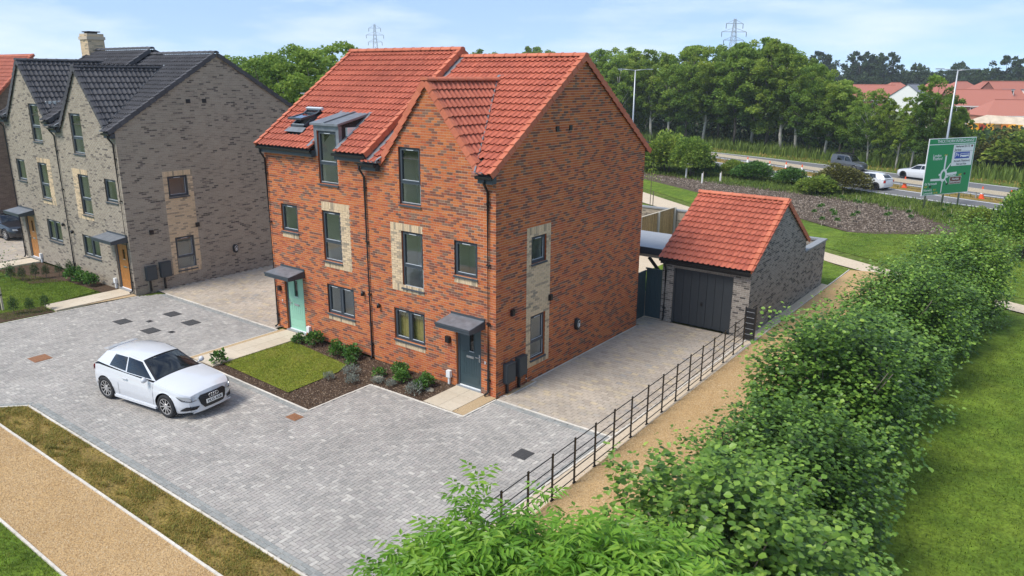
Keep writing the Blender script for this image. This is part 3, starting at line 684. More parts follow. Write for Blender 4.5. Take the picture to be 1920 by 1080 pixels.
        tag(obj('tile_field', inst_mesh('tile_field', TILE_V, TILE_F, np.repeat(R3[None], len(pos), 0), np.array(pos), RNG.random(len(pos)), [tm]), g1), kind='stuff')
        verge(g1, (ax+hw+.02, Y0-.05, zf-.045), (-c, 0, s_), (0, -1, 0), ng, rm); verge(g1, (ax-hw-.02, Y0-.05, zf-.045), (c, 0, s_), (0, -1, 0), ng, rm)
        ridge(g1, (ax, Y0-.10, az-.012), (ax, yl+.02, az-.012), rm)
        v = MB()                                           # valley liners, lead
        for sg in (1, -1):
            a_ = Vector((ax+sg*hw*1.02, Y0-.02+(zf-ze)/sl*0, zf+.02)); yv = lambda z: ye+(z-ze)/sl
            p0, p1 = Vector((ax+sg*hw, yv(zf)+.02, zf+.060)), Vector((ax, yv(az), az+.065))
            d_ = (p1-p0).normalized(); v.obox((p0+p1)/2, d_*(p1-p0).length/2, Vector((sg*.028, .0, .006)), Vector((0, -.004, .006)))
        for sg in (1, -1):
            v.box(min(ax+sg*(hw-.08), ax+sg*(hw+.30)), max(ax+sg*(hw-.08), ax+sg*(hw+.30)), Y0-.29, Y0+.10, ze+.0, ze+.055, 0)
        v.obox((ax, yl+.06, az+.06), (.11, 0, 0), Vector((0, .12, .085)), (0, -.008, .012))
        obj('valley_lead', v.mesh('valley_lead', ['lead']), g1)
    for x, zt, zbm, sx in S['pipes']: downpipe(h, x, Y0, zt, zbm, shoe=(sx, -.10))
    return h
# ================================================================== SETTING: ground
def sheet(name, pts, z, mat, kind='structure'):
    mb = MB(); mb.poly([(x, y, z) for x, y in pts]); o = obj(name, mb.mesh(name, [mat]))
    if kind: o['kind'] = kind
    return o
def strip(name, L, R_, z, mat):
    mb = MB()
    for i in range(len(L)-1): mb.poly([(*L[i], z), (*L[i+1], z), (*R_[i+1], z), (*R_[i], z)])
    return tag(obj(name, mb.mesh(name, [mat])), kind='structure')
sheet('ground', [(-3000, -600), (3000, -600), (3000, 4500), (-3000, 4500)], -.10, 'field')
sheet('meadow', [(-70, 10), (-45, 60), (-60, 100), (60, 40), (60, -40), (-70, -40)], -.07, 'meadow')
lawn_r = [(4.2, -40), (60, -40), (60, 30), (11.6, 19.4), (5.0, 23.4), (4.2, 22.5)]
sheet('lawn', lawn_r, -.03, 'lawn')
sheet('lawn', [(2.0, 27.5), (12, 22.3), (25, 17), (34, 26), (20, 31), (10, 36), (5.5, 37.5), (1.5, 33.0), (-4, 36.5), (-12, 43), (-21, 50), (-25, 48)], -.045, 'lawn')
sheet('lawn', [(2.2, 19.6), (4.1, 19.4), (4.1, 22.9), (2.6, 24.4), (-2, 27), (-12, 33), (-14, 31)], -.04, 'dryverge')
sheet('lawn', [(3.87, 19.5), (4.12, 19.4), (4.12, 22.9), (2.6, 24.3), (2.2, 21)], -.032, 'lawn')
sheet('footpath', [(-24, 45.5), (-9.4, 34.9), (2.3, 26.2), (4.9, 24.7), (11.2, 21.4), (30, 13.5), (30, 12.2), (11.4, 20.0), (5.0, 23.0), (3.2, 23.9), (-9.3, 32.4), (-26, 42.5)], -.02, 'path_pale')
sheet('gravel_path', [(4.23, -12), (7.2, -12), (7.0, 22.2), (5.2, 23.3), (4.23, 22.9)], -.012, 'gravel')
sheet('gravel_path', [(-22, -9.67), (5, -9.67), (5, -11.42), (-22, -11.42)], -.016, 'gravel')
sheet('lawn', [(-30, -11.46), (8, -11.46), (8, -30), (-30, -30)], -.022, 'lawn')
sheet('lawn', [(-60, -9.4), (-19.05, -6.5), (-19.05, -4.3), (-20.3, -4.05), (-20.9, -1.8), (-24.5, -1.75), (-28.4, -1.75), (-28.6, -5.5), (-60, -5.5)], -.004, 'lawn')
sheet('dirt_verge', [(3.86, 9.8), (4.2, 9.6), (4.2, 19.3), (3.86, 19.4)], -.008, 'path_pale')
sheet('dirt_verge', [(3.98, -9), (4.5, -9), (4.25, 9.7), (3.98, 9.7)], -.006, 'path_pale')
sheet('garden', [(-14, 8.6), (.4, 8.6), (.4, 9.9), (.4, 19.2), (-14, 24.8)], -.02, 'path_pale')
sheet('artificial_lawn', [(-3.6, 11.6), (.3, 11.6), (.3, 18.6), (-3.6, 18.6)], .0, 'lawn')
# road
FAR = [(-120, 118), (-60, 91), (-34, 78.2), (-19, 73.6), (-10, 70.3), (-1, 66.2), (9, 62.3), (30, 55), (80, 36)]
BAR = [(-120, 108), (-60, 83.5), (-34, 73), (-22, 67.5), (-14.4, 64), (-8.6, 60.6), (-2.2, 57.6), (8, 53.2), (30, 44.5)]
BAR2 = BAR + [(80, 24)]
NEAR = [(-120, 98), (-60, 76), (-30, 64.5), (-17, 58.8), (-11, 56.4), (-4.7, 53.3), (1.3, 50.7), (6.2, 48.9), (30, 39), (80, 16)]
def off(L, d): return [(x, y+d) for x, y in L]
def resample(L, xs): return [(x, float(np.interp(x, [p[0] for p in L], [p[1] for p in L]))) for x in xs]
XS = list(np.linspace(-118, 75, 60))
FARr, BARr, NEARr = resample(FAR, XS), resample(BAR2, XS), resample(NEAR, XS)
strip('road', off(BARr, 1.6), off(FARr, .5), -.035, 'asphalt'); strip('road', off(NEARr, 0), off(BARr, -1.3), -.035, 'asphalt')
strip('road_verge', off(FARr, .5), off(FARr, 26), -.05, 'meadow'); strip('road_verge', off(BARr, -1.3), off(BARr, 1.6), -.042, 'dryverge')
for i, (L, d) in enumerate(((FARr, 0.1), (BARr, 2.1), (NEARr, .45), (BARr, -1.75))): strip('road_marking', off(L, d), off(L, d+.2), -.030, 'roadpaint')
strip('mulch_bed', resample([(-24, 49.8), (-13, 42.8), (-4, 37.2), (2, 32.8), (7, 36.3)], list(np.linspace(-24, 7, 24))), resample([(-24, 52.5), (-13, 49.8), (-4, 48), (3, 45), (7, 38.5)], list(np.linspace(-24, 7, 24))), -.036, 'mulch')
sheet('building_site', [(-12, 128), (2, 120), (24, 108), (60, 110), (70, 200), (-6, 205), (-16, 170)], -.06, 'dirt')

# ---------------- block paving
def block_template(a, b, h=.02, c=.012, g=.003):
    a, b = a/2-g, b/2-g; top = [(-a+c, -b), (a-c, -b), (a, -b+c), (a, b-c), (a-c, b), (-a+c, b), (-a, b-c), (-a, -b+c)]
    V = [(x*.985, y*.97, 0) for x, y in top] + [(x, y, -h) for x, y in top]
    F = [tuple(range(8))] + [(i+8, (i+1) % 8+8, (i+1) % 8, i) for i in range(8)]; return np.array(V), F
ROT = lambda a: np.array([[math.cos(a), -math.sin(a), 0], [math.sin(a), math.cos(a), 0], [0, 0, 1]])
def herring(poly, inset_poly, a=.2, b=.1):
    xs = [p[0] for p in poly]; ys = [p[1] for p in poly]; x0, x1, y0, y1 = min(xs), max(xs), min(ys), max(ys)
    nc, nr = int((x1-x0)/b)+4, int((y1-y0)/b)+4
    c, r = np.meshgrid(np.arange(-2, nc), np.arange(-2, nr)); c, r = c.ravel(), r.ravel(); k = (c-r) % 4
    h = k == 0; v = k == 3
    X = np.concatenate([x0+(c[h]+1)*b, x0+(c[v]+.5)*b]); Y = np.concatenate([y0+(r[h]+.5)*b, y0+(r[v]+1)*b]); A = np.concatenate([np.zeros(h.sum()), np.full(v.sum(), math.pi/2)])
    ok = inpoly(X, Y, inset_poly); return X[ok], Y[ok], A[ok]
def lay_blocks(parent, X, Y, A, mat, tv, tf, z=0.0, singles=0, name='paver', field='paver_field', hidden=None):
    d = (X-CAM.x)**2+(Y-CAM.y)**2
    if hidden is not None: d = d + hidden(X, Y)*1e4
    o = np.argsort(d); X, Y, A = X[o], Y[o], A[o]
    zz = z + RNG.uniform(-.0015, .0015, len(X)); AA = A + RNG.normal(0, .006, len(X))
    me = np_mesh(name, tv, np.concatenate([np.array(f) for f in tf]), [len(f) for f in tf], np.zeros(len(tf)), [mat])
    for i in range(min(singles, len(X))):
        q = bpy.data.objects.new(name, me); COL.objects.link(q); q.parent = parent; q.location = (X[i], Y[i], zz[i]); q.rotation_euler = (0, 0, AA[i])
    s = singles
    if len(X) > s:
        R = np.zeros((len(X)-s, 3, 3)); R[:, 0, 0] = R[:, 1, 1] = np.cos(AA[s:]); R[:, 1, 0] = np.sin(AA[s:]); R[:, 0, 1] = -np.sin(AA[s:]); R[:, 2, 2] = 1
        tag(obj(field, inst_mesh(field, tv, tf, R, np.stack([X[s:], Y[s:], zz[s:]], 1), RNG.random(len(X)-s), [mat]), parent), kind='stuff')
def border_run(p, q, rows=1, side=1, b=.1, a=.2):
    """blocks laid lengthwise along p->q, rows stacked to the left (side=1)"""
    p, q = np.array(p, float), np.array(q, float); L = np.linalg.norm(q-p); d = (q-p)/L; n = np.array([-d[1], d[0]])*side; out = []
    for r in range(rows):
        k = int(L/a)
        for i in range(k): c = p+d*((i+.5)*L/k)+n*((r+.5)*b); out.append((c[0], c[1], math.atan2(d[1], d[0])))
    return out
YARD = [(-10.2, -8.62), (3.93, -8.62), (3.93, -.10), (.10, -.10), (.05, -1.50), (-3.65, -1.55), (-3.65, -3.92), (-10.15, -3.78), (-10.15, -.22), (-18.1, -.27), (-18.55, -1.1), (-19.0, -6.0), (-19.4, -12), (-13.8, -12.3)]
mb = MB(); mb.poly([(x, y, -.010) for x, y in YARD]); yard = struct('courtyard', mb.mesh('courtyard', ['joint']))
tv, tf = block_template(.2, .1)
hid = lambda X, Y: ((X > 2.2) & (Y < -4.5)) | (Y < -8.4) | (X-Y*.9 > 7.4)
X, Y, A = herring(YARD, YARD); lay_blocks(yard, X, Y, A, 'paver_grey', tv, tf, 0, 300, hidden=hid)
bd = border_run((-10.2, -8.6), (3.9, -8.6), 2) + border_run((-13.7, -12.2), (-10.2, -8.6), 2) + border_run((.1, -.12), (3.9, -.12), 2, -1) + border_run((-18.1, -.29), (-10.15, -.24), 2, -1) + border_run((-3.65, -3.95), (-10.1, -3.81), 2, 1) + border_run((3.91, -8.6), (3.91, -.1), 1, 1)
bd = np.array(bd); lay_blocks(yard, bd[:, 0], bd[:, 1], bd[:, 2], 'paver_border', tv, tf, .004, 0, field='border_field')
def drive(poly, name, singles):
    mb = MB(); mb.poly([(x, y, -.010) for x, y in poly]); d = struct(name, mb.mesh(name, ['joint_beige']))
    t2, f2 = block_template(.24, .16); xs = [p[0] for p in poly]; ys = [p[1] for p in poly]; X, Y = [], []
    for j in range(int((max(ys)-min(ys))/.16)+1):
        for i in range(int((max(xs)-min(xs))/.24)+2): X.append(min(xs)+i*.24+(j % 2)*.12); Y.append(min(ys)+.08+j*.16)
    X, Y = np.array(X), np.array(Y); ok = inpoly(X, Y, poly); lay_blocks(d, X[ok], Y[ok], np.zeros(ok.sum()), 'paver_beige', t2, f2, 0, singles); return d
drive([(.06, -.03), (3.93, -.03), (3.93, 9.8), (-.3, 9.8), (-.3, 8.7), (.06, 8.7)], 'driveway', 300)
drive([(-18.75, -.18), (-10.5, -.14), (-10.5, 9.5), (-18.75, 9.5)], 'driveway', 200)
drive([(-60, -3.2), (-29.9, -3.2), (-29.9, 6), (-60, 6)], 'driveway', 0)
# ---------------- edging stones
def edging(pts, name='edging', wd=.055, top=.012, L=.9):
    e = struct(name, None) if False else None; mb = MB()
    root = tag(bpy.data.objects.new(name, None), kind='structure'); COL.objects.link(root); root.location = (*pts[0], 0)
    for (x0, y0), (x1, y1) in zip(pts[:-1], pts[1:]):
        D_ = math.hypot(x1-x0, y1-y0); k = max(1, round(D_/L)); a = math.atan2(y1-y0, x1-x0)
        for i in range(k):
            t = MB(); l = D_/k; t.box(-l/2+.003, l/2-.003, -wd/2, wd/2, -.06, top+random.uniform(-.004, .004)); 
            o = bpy.data.objects.new('edging_stone', t.mesh('edging_stone', ['edging'])); COL.objects.link(o); o.parent = root
            o.location = Vector((x0+(x1-x0)*(i+.5)/k, y0+(y1-y0)*(i+.5)/k, 0))-Vector(root.location); o.rotation_euler = (0, 0, a+random.uniform(-.004, .004))
edging([(-13.9, -12.4), (-10.22, -8.66), (4.0, -8.66)]); edging([(-22, -9.64), (5, -9.64)]); edging([(-22, -11.44), (5, -11.44)])
edging([(.08, -.07), (3.93, -.07)]); edging([(3.955, -8.6), (3.955, 9.75)]); edging([(.07, -.08), (.04, -1.53), (-3.68, -1.58), (-3.68, -3.95), (-10.2, -3.80), (-10.2, -.24)])
edging([(-18.1, -.22), (-10.25, -.18)]); edging([(-18.6, -1.15), (-19.03, -6.0), (-19.4, -12)]); edging([(4.22, 7.5), (4.19, 22.9)], wd=.04)
edging([(.04, .30), (.20, .30), (.20, 1.75), (.04, 1.75)], wd=.04, L=.7); edging([(.05, 1.8), (.05, 8.5)], wd=.03, top=.02, L=1.2)
# ---------------- covers in the paving
def cover(x, y, a, b, mat, label, rz=0):
    t = MB(); t.box(-a/2, a/2, -b/2, b/2, -.02, .007); r = thing('manhole_cover', label, 'manhole cover', (x, y, 0), 'covers set in the paving', rz)
    obj('cover_frame', t.mesh('cover_frame', [mat]), r, world=False); p = MB()
    p.box(-a/2+.04, a/2-.04, -b/2+.04, b/2-.04, .007, .012)
    for i in range(5):
        for j in range(5): u_, v_ = -a/2+.08+i*(a-.16)/4, -b/2+.08+j*(b-.16)/4; p.box(u_-.02, u_+.02, v_-.008, v_+.008, .012, .016)
    obj('cover_plate', p.mesh('cover_plate', [mat]), r, world=False)
cover(-15.72, -3.26, .62, .5, 'iron', 'dark square manhole cover in grey paving, leftmost of the four behind the white car')
cover(-15.13, -1.59, .62, .5, 'iron', 'dark manhole cover in grey paving, nearest the grey brick house')
cover(-13.85, -3.14, .62, .5, 'iron', 'dark manhole cover in grey paving, nearest the roof of the white car')
cover(-13.56, -1.71, .62, .5, 'iron', 'dark manhole cover in grey paving, rightmost of the four, near the beige driveway')
cover(-13.1, -2.75, .25, .2, 'iron', 'tiny inspection cover beside the manhole nearest the white car'); cover(-14.95, -2.6, .25, .2, 'iron', 'tiny inspection cover between the dark manhole covers behind the white car')
cover(-14.0, -6.86, .62, .55, 'rust', 'brown rusty manhole cover in grey paving at the far left')
cover(-3.63, -4.45, .42, .32, 'rust', 'small rusty drain grate at the corner of the planted bed')
cover(2.66, -2.26, .42, .45, 'iron', 'black square drain cover alone in paving near the estate fence')
cover(-9.45, -.62, .45, .4, 'iron', 'dark drain cover in the flagstones before the sage green door'); cover(-1.02, -.62, .42, .42, 'iron', 'dark drain cover in the flagstones before the slate grey door')
cover(-19.75, -1.75, .4, .35, 'iron', 'dark drain cover in the path before the right oak door')
# ---------------- front gardens
sheet('planting_bed', [(-10.1, -.01), (0.0, -.01), (.02, -1.50), (-3.70, -1.54), (-3.70, -3.90), (-10.1, -3.76)], .006, 'soil')
def flags(x0, x1, y0, y1, nx, ny, z, name='flagstone_path'):
    r = tag(bpy.data.objects.new(name, None), kind='structure'); COL.objects.link(r); r.location = (x0, y0, 0)
    for i in range(nx):
        for j in range(ny):
            t = MB(); a, b = (x1-x0)/nx, (y1-y0)/ny; t.box(.003, a-.003, .003, b-.003, -.05, z+random.uniform(-.001, .002)); o = bpy.data.objects.new('flagstone', t.mesh('flagstone', ['flag'])); COL.objects.link(o); o.parent = r; o.location = (i*a, j*b, 0)
flags(-1.52, -.40, -1.50, -.02, 2, 3, .030)
flags(-9.92, -8.78, -3.75, -.02, 2, 6, .045)
flags(-20.2, -19.05, -4.25, -1.14, 2, 5, .05); flags(-29.5, -28.3, -3.1, -1.14, 2, 3, .06)
sheet('shingle', [(-.40, -1.50), (.02, -1.50), (.02, -.01), (-.40, -.01)], .018, 'pea'); sheet('shingle', [(-10.17, -3.75), (-9.92, -3.75), (-9.92, -.02), (-10.17, -.02)], .020, 'pea')
sheet('shingle', [(-19.05, -3.3), (-18.66, -1.2), (-19.05, -1.14)], .02, 'pea'); sheet('shingle', [(.05, .32), (.19, .32), (.19, 1.73), (.05, 1.73)], .010, 'pea')
LAWN = [(-8.72, -3.42), (-8.74, -2.0), (-8.72, -.75), (-8.2, -.72), (-5.45, -1.0), (-5.2, -1.6), (-5.12, -3.55)]
sheet('lawn', LAWN, .035, 'lawn_dry')
sheet('planting_bed', [(-28.2, -1.14), (-20.2, -1.14), (-20.2, -1.85), (-23.5, -1.95), (-24.3, -3.2), (-28.2, -3.2)], .012, 'soil'); sheet('planting_bed', [(-19.05, -4.32), (-20.2, -4.3), (-20.6, -6.4), (-21.5, -9), (-19.3, -9)], .012, 'soil')
# rough verge between yard and path
sheet('verge', [(-11.1, -9.62), (5, -9.62), (5, -8.68), (-10.22, -8.68)], -.011, 'dryverge')
def blades(name, poly, n, hmin, hmax, mat, lean=.5, wd=.012, z=0, dens=None):
    xs = [p[0] for p in poly]; ys = [p[1] for p in poly]; x = RNG.uniform(min(xs), max(xs), n*2); y = RNG.uniform(min(ys), max(ys), n*2); ok = inpoly(x, y, poly)
    if dens is not None: ok &= RNG.random(n*2) < dens(x, y)
    x, y = x[ok][:n], y[ok][:n]; n = len(x)
    h = RNG.uniform(hmin, hmax, n); a = RNG.uniform(0, 2*math.pi, n); l = RNG.uniform(0, lean, n)*h; ww = wd*RNG.uniform(.6, 1.4, n)
    V = np.zeros((n, 5, 3)); dx, dy = np.cos(a), np.sin(a); px, py = -dy, dx
    for k, (t, s) in enumerate(((0, -1), (0, 1), (.55, 1), (.55, -1), (1, 0))):
        V[:, k, 0] = x+px*ww*s*.5*(1 if t == 0 else .8)+dx*l*t*t; V[:, k, 1] = y+py*ww*s*.5*(1 if t == 0 else .8)+dy*l*t*t; V[:, k, 2] = z+h*t*(1-.25*lean*t)
    F = np.array([0, 1, 2, 3, 3, 2, 4]); loops = (F[None]+(np.arange(n)*5)[:, None]).ravel()
    return tag(obj(name, np_mesh(name, V.reshape(-1, 3), loops, np.tile([4, 3], n), np.repeat(RNG.random(n), 2), [mat])), kind='stuff')
def lab(o, l, c): return tag(o, l, c)
lab(blades('grass', LAWN, 22000, .03, .085, 'blade_dry', .8, .008, .03), 'short green grass of the front lawn beside the planted bed', 'grass')
lab(blades('grass', [(-13, -12.0), (4.9, -9.60), (4.9, -8.70), (-10.22, -8.72), (-10.6, -9.6)], 1, .1, .2, 'dryblade'), 'dry tuft', 'grass') if False else None
clump = lambda x, y: np.clip(.35+.9*np.sin(x*3.1+1.7*np.sin(y*4+x))*np.sin(y*5+x*1.3), .05, 1)
lab(blades('dry_grass', [(-11.1, -9.60), (4.9, -9.60), (4.9, -8.70), (-10.24, -8.72)], 40000, .02, .085, 'dryblade', 1.3, .012, -.01, clump), 'dry brown and olive grass of the verge between paving and path', 'grass')
tuft = lambda x, y: (np.sin(x*5.3+2*np.sin(y*7.1))*np.sin(y*8.7+1.5*np.sin(x*3.3)) > .55)*1.0
lab(blades('dry_tufts', [(-11.0, -9.58), (4.9, -9.58), (4.9, -8.74), (-10.3, -8.74)], 9000, .06, .17, 'dryblade', 1.4, .014, -.01, tuft), 'scruffy taller tufts scattered over the dry verge strip', 'grass')
lab(blades('grass', [(-8, -11.48), (2, -11.48), (2, -14), (-8, -14)], 22000, .04, .10, 'grassblade', .8, .010, -.02), 'green grass in the bottom left corner below the gravel path', 'grass')
lab(blades('grass', [(-28.2, -5.4), (-19.3, -6), (-19.2, -4.4), (-20.3, -4.2), (-20.4, -1.9), (-23.5, -2.0), (-28.2, -3.2)], 20000, .04, .09, 'grassblade', .8, .012, -.002), 'green grass of the lawn before the grey brick houses', 'grass')
lab(blades('grass', [(10.3, -9), (17, -9), (20, 18), (12, 19), (10.6, 10)], 42000, .03, .09, 'grassblade', .9, .016, -.03), 'mown grass on the far right beyond the hazel hedge', 'grass')
lab(blades('grass', [(2.2, 27.3), (12, 22.5), (20, 20), (24, 28), (10, 36), (5.5, 37), (1.5, 32.5)], 22000, .03, .09, 'grassblade', .9, .022, -.04), 'bright mown grass behind the garage wall', 'grass')
def scatter_stones(name, poly, n, smin, smax, mat, z, label):
    V0 = np.array([(1, 0, 0), (0, 1, 0), (-1, 0, 0), (0, -1, 0), (0, 0, .7), (0, 0, -.4)]); F0 = [(0, 1, 4), (1, 2, 4), (2, 3, 4), (3, 0, 4)]
    xs = [p[0] for p in poly]; ys = [p[1] for p in poly]; x = RNG.uniform(min(xs), max(xs), n*2); y = RNG.uniform(min(ys), max(ys), n*2); ok = inpoly(x, y, poly); x, y = x[ok][:n], y[ok][:n]; n = len(x)
    a = RNG.uniform(0, 6.28, n); s = RNG.uniform(smin, smax, n); e = RNG.uniform(.5, 1.3, n); R = np.zeros((n, 3, 3)); R[:, 0, 0] = np.cos(a)*s*e; R[:, 1, 0] = np.sin(a)*s*e; R[:, 0, 1] = -np.sin(a)*s; R[:, 1, 1] = np.cos(a)*s; R[:, 2, 2] = s
    return tag(obj(name, inst_mesh(name, V0, F0, R, np.stack([x, y, np.full(n, z)], 1), RNG.random(n), [mat])), label, name.replace('_', ' '), kind='stuff')
M['stones'] = pieces('loose_stones', [(0, (.31, .19, .085)), (.5, (.47, .31, .155)), (1, (.60, .46, .29))], .9, bump=0)
M['chips'] = pieces('bark_chips', [(0, (.03, .018, .012)), (.6, (.11, .072, .048)), (1, (.26, .19, .13))], .95, bump=0)
M['chips2'] = pieces('mulch_chips', [(0, (.045, .033, .025)), (.6, (.115, .088, .066)), (1, (.28, .23, .185))], .95, bump=0)
scatter_stones('gravel', [(-9.5, -9.68), (3, -9.68), (3, -11.4), (-9.5, -11.4)], 26000, .008, .018, 'stones', -.014, 'loose tan gravel of the path at the bottom left')
scatter_stones('gravel', [(4.3, -6), (6.6, -6), (6.6, 8), (4.3, 8)], 26000, .008, .018, 'stones', -.010, 'loose tan gravel of the path beside the estate fence')
scatter_stones('bark_chips', [(-8.75, -3.7), (-3.75, -3.85), (-3.75, -1.58), (-.05, -1.48), (-1.55, -.05), (-8.75, -.05)], 9000, .010, .035, 'chips', .010, 'brown bark chips mulching the front planting bed')
scatter_stones('mulch_chips', [(-22, 50), (-13, 43.5), (-4, 37.5), (2, 33.2), (6.5, 37), (3, 44.5), (-4, 47.5), (-13, 49.5)], 16000, .03, .11, 'chips2', -.03, 'grey brown wood mulch behind the garage')
# ================================================================== HOUSES
def W_(u0, u1, z0, z1, k='single', **kw): return dict(u0=u0, u1=u1, z0=z0, z1=z1, k=k, **kw)
grp = 'three storey semi-detached brick houses'
main_r = half_house('brick_house', 'red brick house with slate grey door and steep front gable, right half of the pair', 'house', dict(
    xR=0, xL=-5.22, y0=0, D=8.6, zb=-.15, brick='brick_red', mortar='mortar_red', tile='tile_red', ridge='ridge_red', group=grp,
    eave=6.60, yr=4.31, zr=9.78, gable=(-2.53, 9.05, 1.98, 1.237), singles=300, tsingles=190, gsingles=105,
    front=[W_(-3.74, -2.85, 5.43, 7.16, 'tall'), W_(-3.73, -2.83, 2.81, 4.58, 'tall'), W_(-1.56, -.68, 3.55, 4.60, cill=True), W_(-4.17, -2.83, .94, 1.99, 'double', cill=True, blind=True),
           W_(-1.53, -.56, .02, 2.06, 'door', mat='door_dark', light='slot', hinge=1)],
    fpanels=[(-4.20, -2.83, 2.59, 4.81)],
    side=[W_(1.68, 2.46, 3.78, 4.61), W_(1.68, 2.46, .64, 2.09, 'tall')], spanels=[(1.45, 2.69, .44, 4.84)],
    canopy=[(-1.72, -.40, 2.29)], pipes=[(-.25, 6.5, .0, -.08)]))
PF, PS = P_front(0), P_side(0)
for u, z in ((2.92, 7.67), (3.64, 7.67)): small_box(main_r, 'air_vent', PS, u, z, .16, .16, .03, 'black')
for u, z in ((.73, 2.48), (2.69, 2.50)): small_box(main_r, 'air_vent', PS, u, z, .14, .19, .09, 'black')
meter_box(main_r, PS, .32, .73, .38, .96, .02); meter_box(main_r, PS, .91, 1.32, .41, 1.0, .02); ev_charger(main_r, PS, 4.29, 1.20)
t = MB(); t.tube([(.06, 1.42, .05), (.06, 1.42, .55)], .017, 6); obj('gas_pipe', t.mesh('gas_pipe', ['black']), main_r)
t = MB(); t.tube([(.06, 1.42, .17), (.06, 1.42, .2)], .026, 8); t.tube([(.06, 1.42, .38), (.06, 1.42, .41)], .026, 8); obj('gas_pipe_clip', t.mesh('gas_pipe_clip', ['white']), main_r)
small_box(main_r, 'wall_light', PF, -1.83, 1.46, .17, .20, .10, 'black'); round_light(main_r, PF, -4.82, 1.97)
t = MB(); t.pbox(PF, -.44, -.36, .008, .02, 1.38, 1.62); obj('house_plaque', t.mesh('house_plaque', ['ridge_red']), main_r)
small_box(main_r, 'door_bell', PF, -.40, 1.03, .04, .08, .02, 'white')
def boot(h, P, u, z):
    t = MB(); t.pbox(P, u-.075, u+.075, .01, .12, z+.22, z+.44); t.pbox(P, u-.03, u+.03, .02, .09, z-.02, z+.22); return obj('cable_box', t.mesh('cable_box', ['white']), h)
boot(main_r, PF, -1.80, .02)
# left half of the red pair
def keepL(c): return not ((-7.68 < c.x < -6.36 and c.y < 1.18) or (-9.52 < c.x < -8.70 and .35 < c.y < 1.25))
main_l = half_house('brick_house', 'red brick house with sage green door, roof dormer and open skylight', 'house', dict(
    xR=-5.222, xL=-10.45, y0=0, D=8.6, zb=-.15+.225, brick='brick_red', mortar='mortar_red', tile='tile_red', ridge='ridge_red', group=grp,
    eave=6.83, yr=4.31, zr=10.03, tsingles=299, keep=keepL, deckcut=(-7.62, -6.42, 1.1), over_r=.30, over_l=.05, verge_r=True,
    front=[W_(-7.49, -6.55, 5.70, 7.42, 'tall'), W_(-9.72, -8.81, 3.81, 4.83, cill=True), W_(-7.48, -6.56, 3.09, 4.83, 'tall'), W_(-7.44, -6.08, 1.20, 2.23, 'double', cill=True),
           W_(-9.85, -8.78, .08, 2.28, 'door', mat='door_green', light='panel', hinge=-1)],
    fpanels=[(-7.48, -6.10, 2.88, 5.07)], canopy=[(-9.99, -8.63, 2.46)], pipes=[(-10.36, 6.72, .05, -.06), (-5.25, 6.5, .0, .05)],
    spans=[(-10.47, -7.60), (-6.46, -4.96)]))

small_box(main_l, 'wall_light', PF, -10.12, 1.62, .13, .18, .10, 'black'); round_light(main_l, PF, -5.56, 2.24); boot(main_l, PF, -8.55, .02); small_box(main_l, 'door_bell', PF, -10.05, 1.15, .04, .08, .02, 'white')
# dormer: lead front, cheeks and flat lead roof running back into the tiles
d = MB(); x0, x1, yb_, zt = -7.64, -6.40, 1.22, 7.60
d.box(x0, -7.495, -.012, .12, 6.60, zt, 0); d.box(-6.545, x1, -.012, .12, 6.60, zt, 0); d.box(-7.495, -6.545, -.012, .12, 7.425, zt, 0)
dorm = obj('dormer', d.mesh('dormer', ['lead']), main_l)
d = MB()
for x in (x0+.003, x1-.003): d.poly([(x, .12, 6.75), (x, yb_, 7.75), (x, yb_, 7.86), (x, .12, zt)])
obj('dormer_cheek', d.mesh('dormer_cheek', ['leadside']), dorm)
d = MB(); d.hexa([(x0-.07, -.10, zt), (x1+.07, -.10, zt), (x1+.07, yb_+.05, zt+.30), (x0-.07, yb_+.05, zt+.30), (x0-.07, -.10, zt+.07), (x1+.07, -.10, zt+.07), (x1+.07, yb_+.05, zt+.37), (x0-.07, yb_+.05, zt+.37)])
obj('dormer_roof', d.mesh('dormer_roof', ['lead']), dorm)
d = MB(); m_ = (x0+x1)/2; d.hexa([(m_-.03, -.08, zt+.07), (m_+.03, -.08, zt+.07), (m_+.03, yb_+.04, zt+.365), (m_-.03, yb_+.04, zt+.365), (m_-.03, -.08, zt+.115), (m_+.03, -.08, zt+.115), (m_+.03, yb_+.04, zt+.41), (m_-.03, yb_+.04, zt+.41)])
obj('lead_roll', d.mesh('lead_roll', ['lead']), dorm)
sl_ = (10.03-6.83)/(4.31+.28); zpl = lambda y: 6.83+(y+.28)*sl_
d = MB()
for a, b in ((x0-.16, x0+.0), (x1-.0, x1+.16)): d.poly([(a, -.22, zpl(-.22)+.055), (b, -.22, zpl(-.22)+.055), (b, yb_+.1, zpl(yb_+.1)+.055), (a, yb_+.1, zpl(yb_+.1)+.055)])
obj('lead_flashing', d.mesh('lead_flashing', ['lead']), dorm)
d = MB(); sR = (9.78-6.60)/(4.59); zq = lambda y: 6.60+(y+.28)*sR
d.poly([(-5.2, -.25, zq(-.25)+.062), (-4.72, -.25, zq(-.25)+.062), (-4.72, 4.3, zq(4.3)+.062), (-5.2, 4.3, zq(4.3)+.062)]); d.poly([(-4.92, -.28, zq(-.28)+.03), (-4.92, 4.3, zq(4.3)+.03), (-4.92, 4.3, zq(4.3)+.3), (-4.92, -.28, zq(-.28)+.3)])
obj('abutment_lead', d.mesh('abutment_lead', ['lead']), main_r)
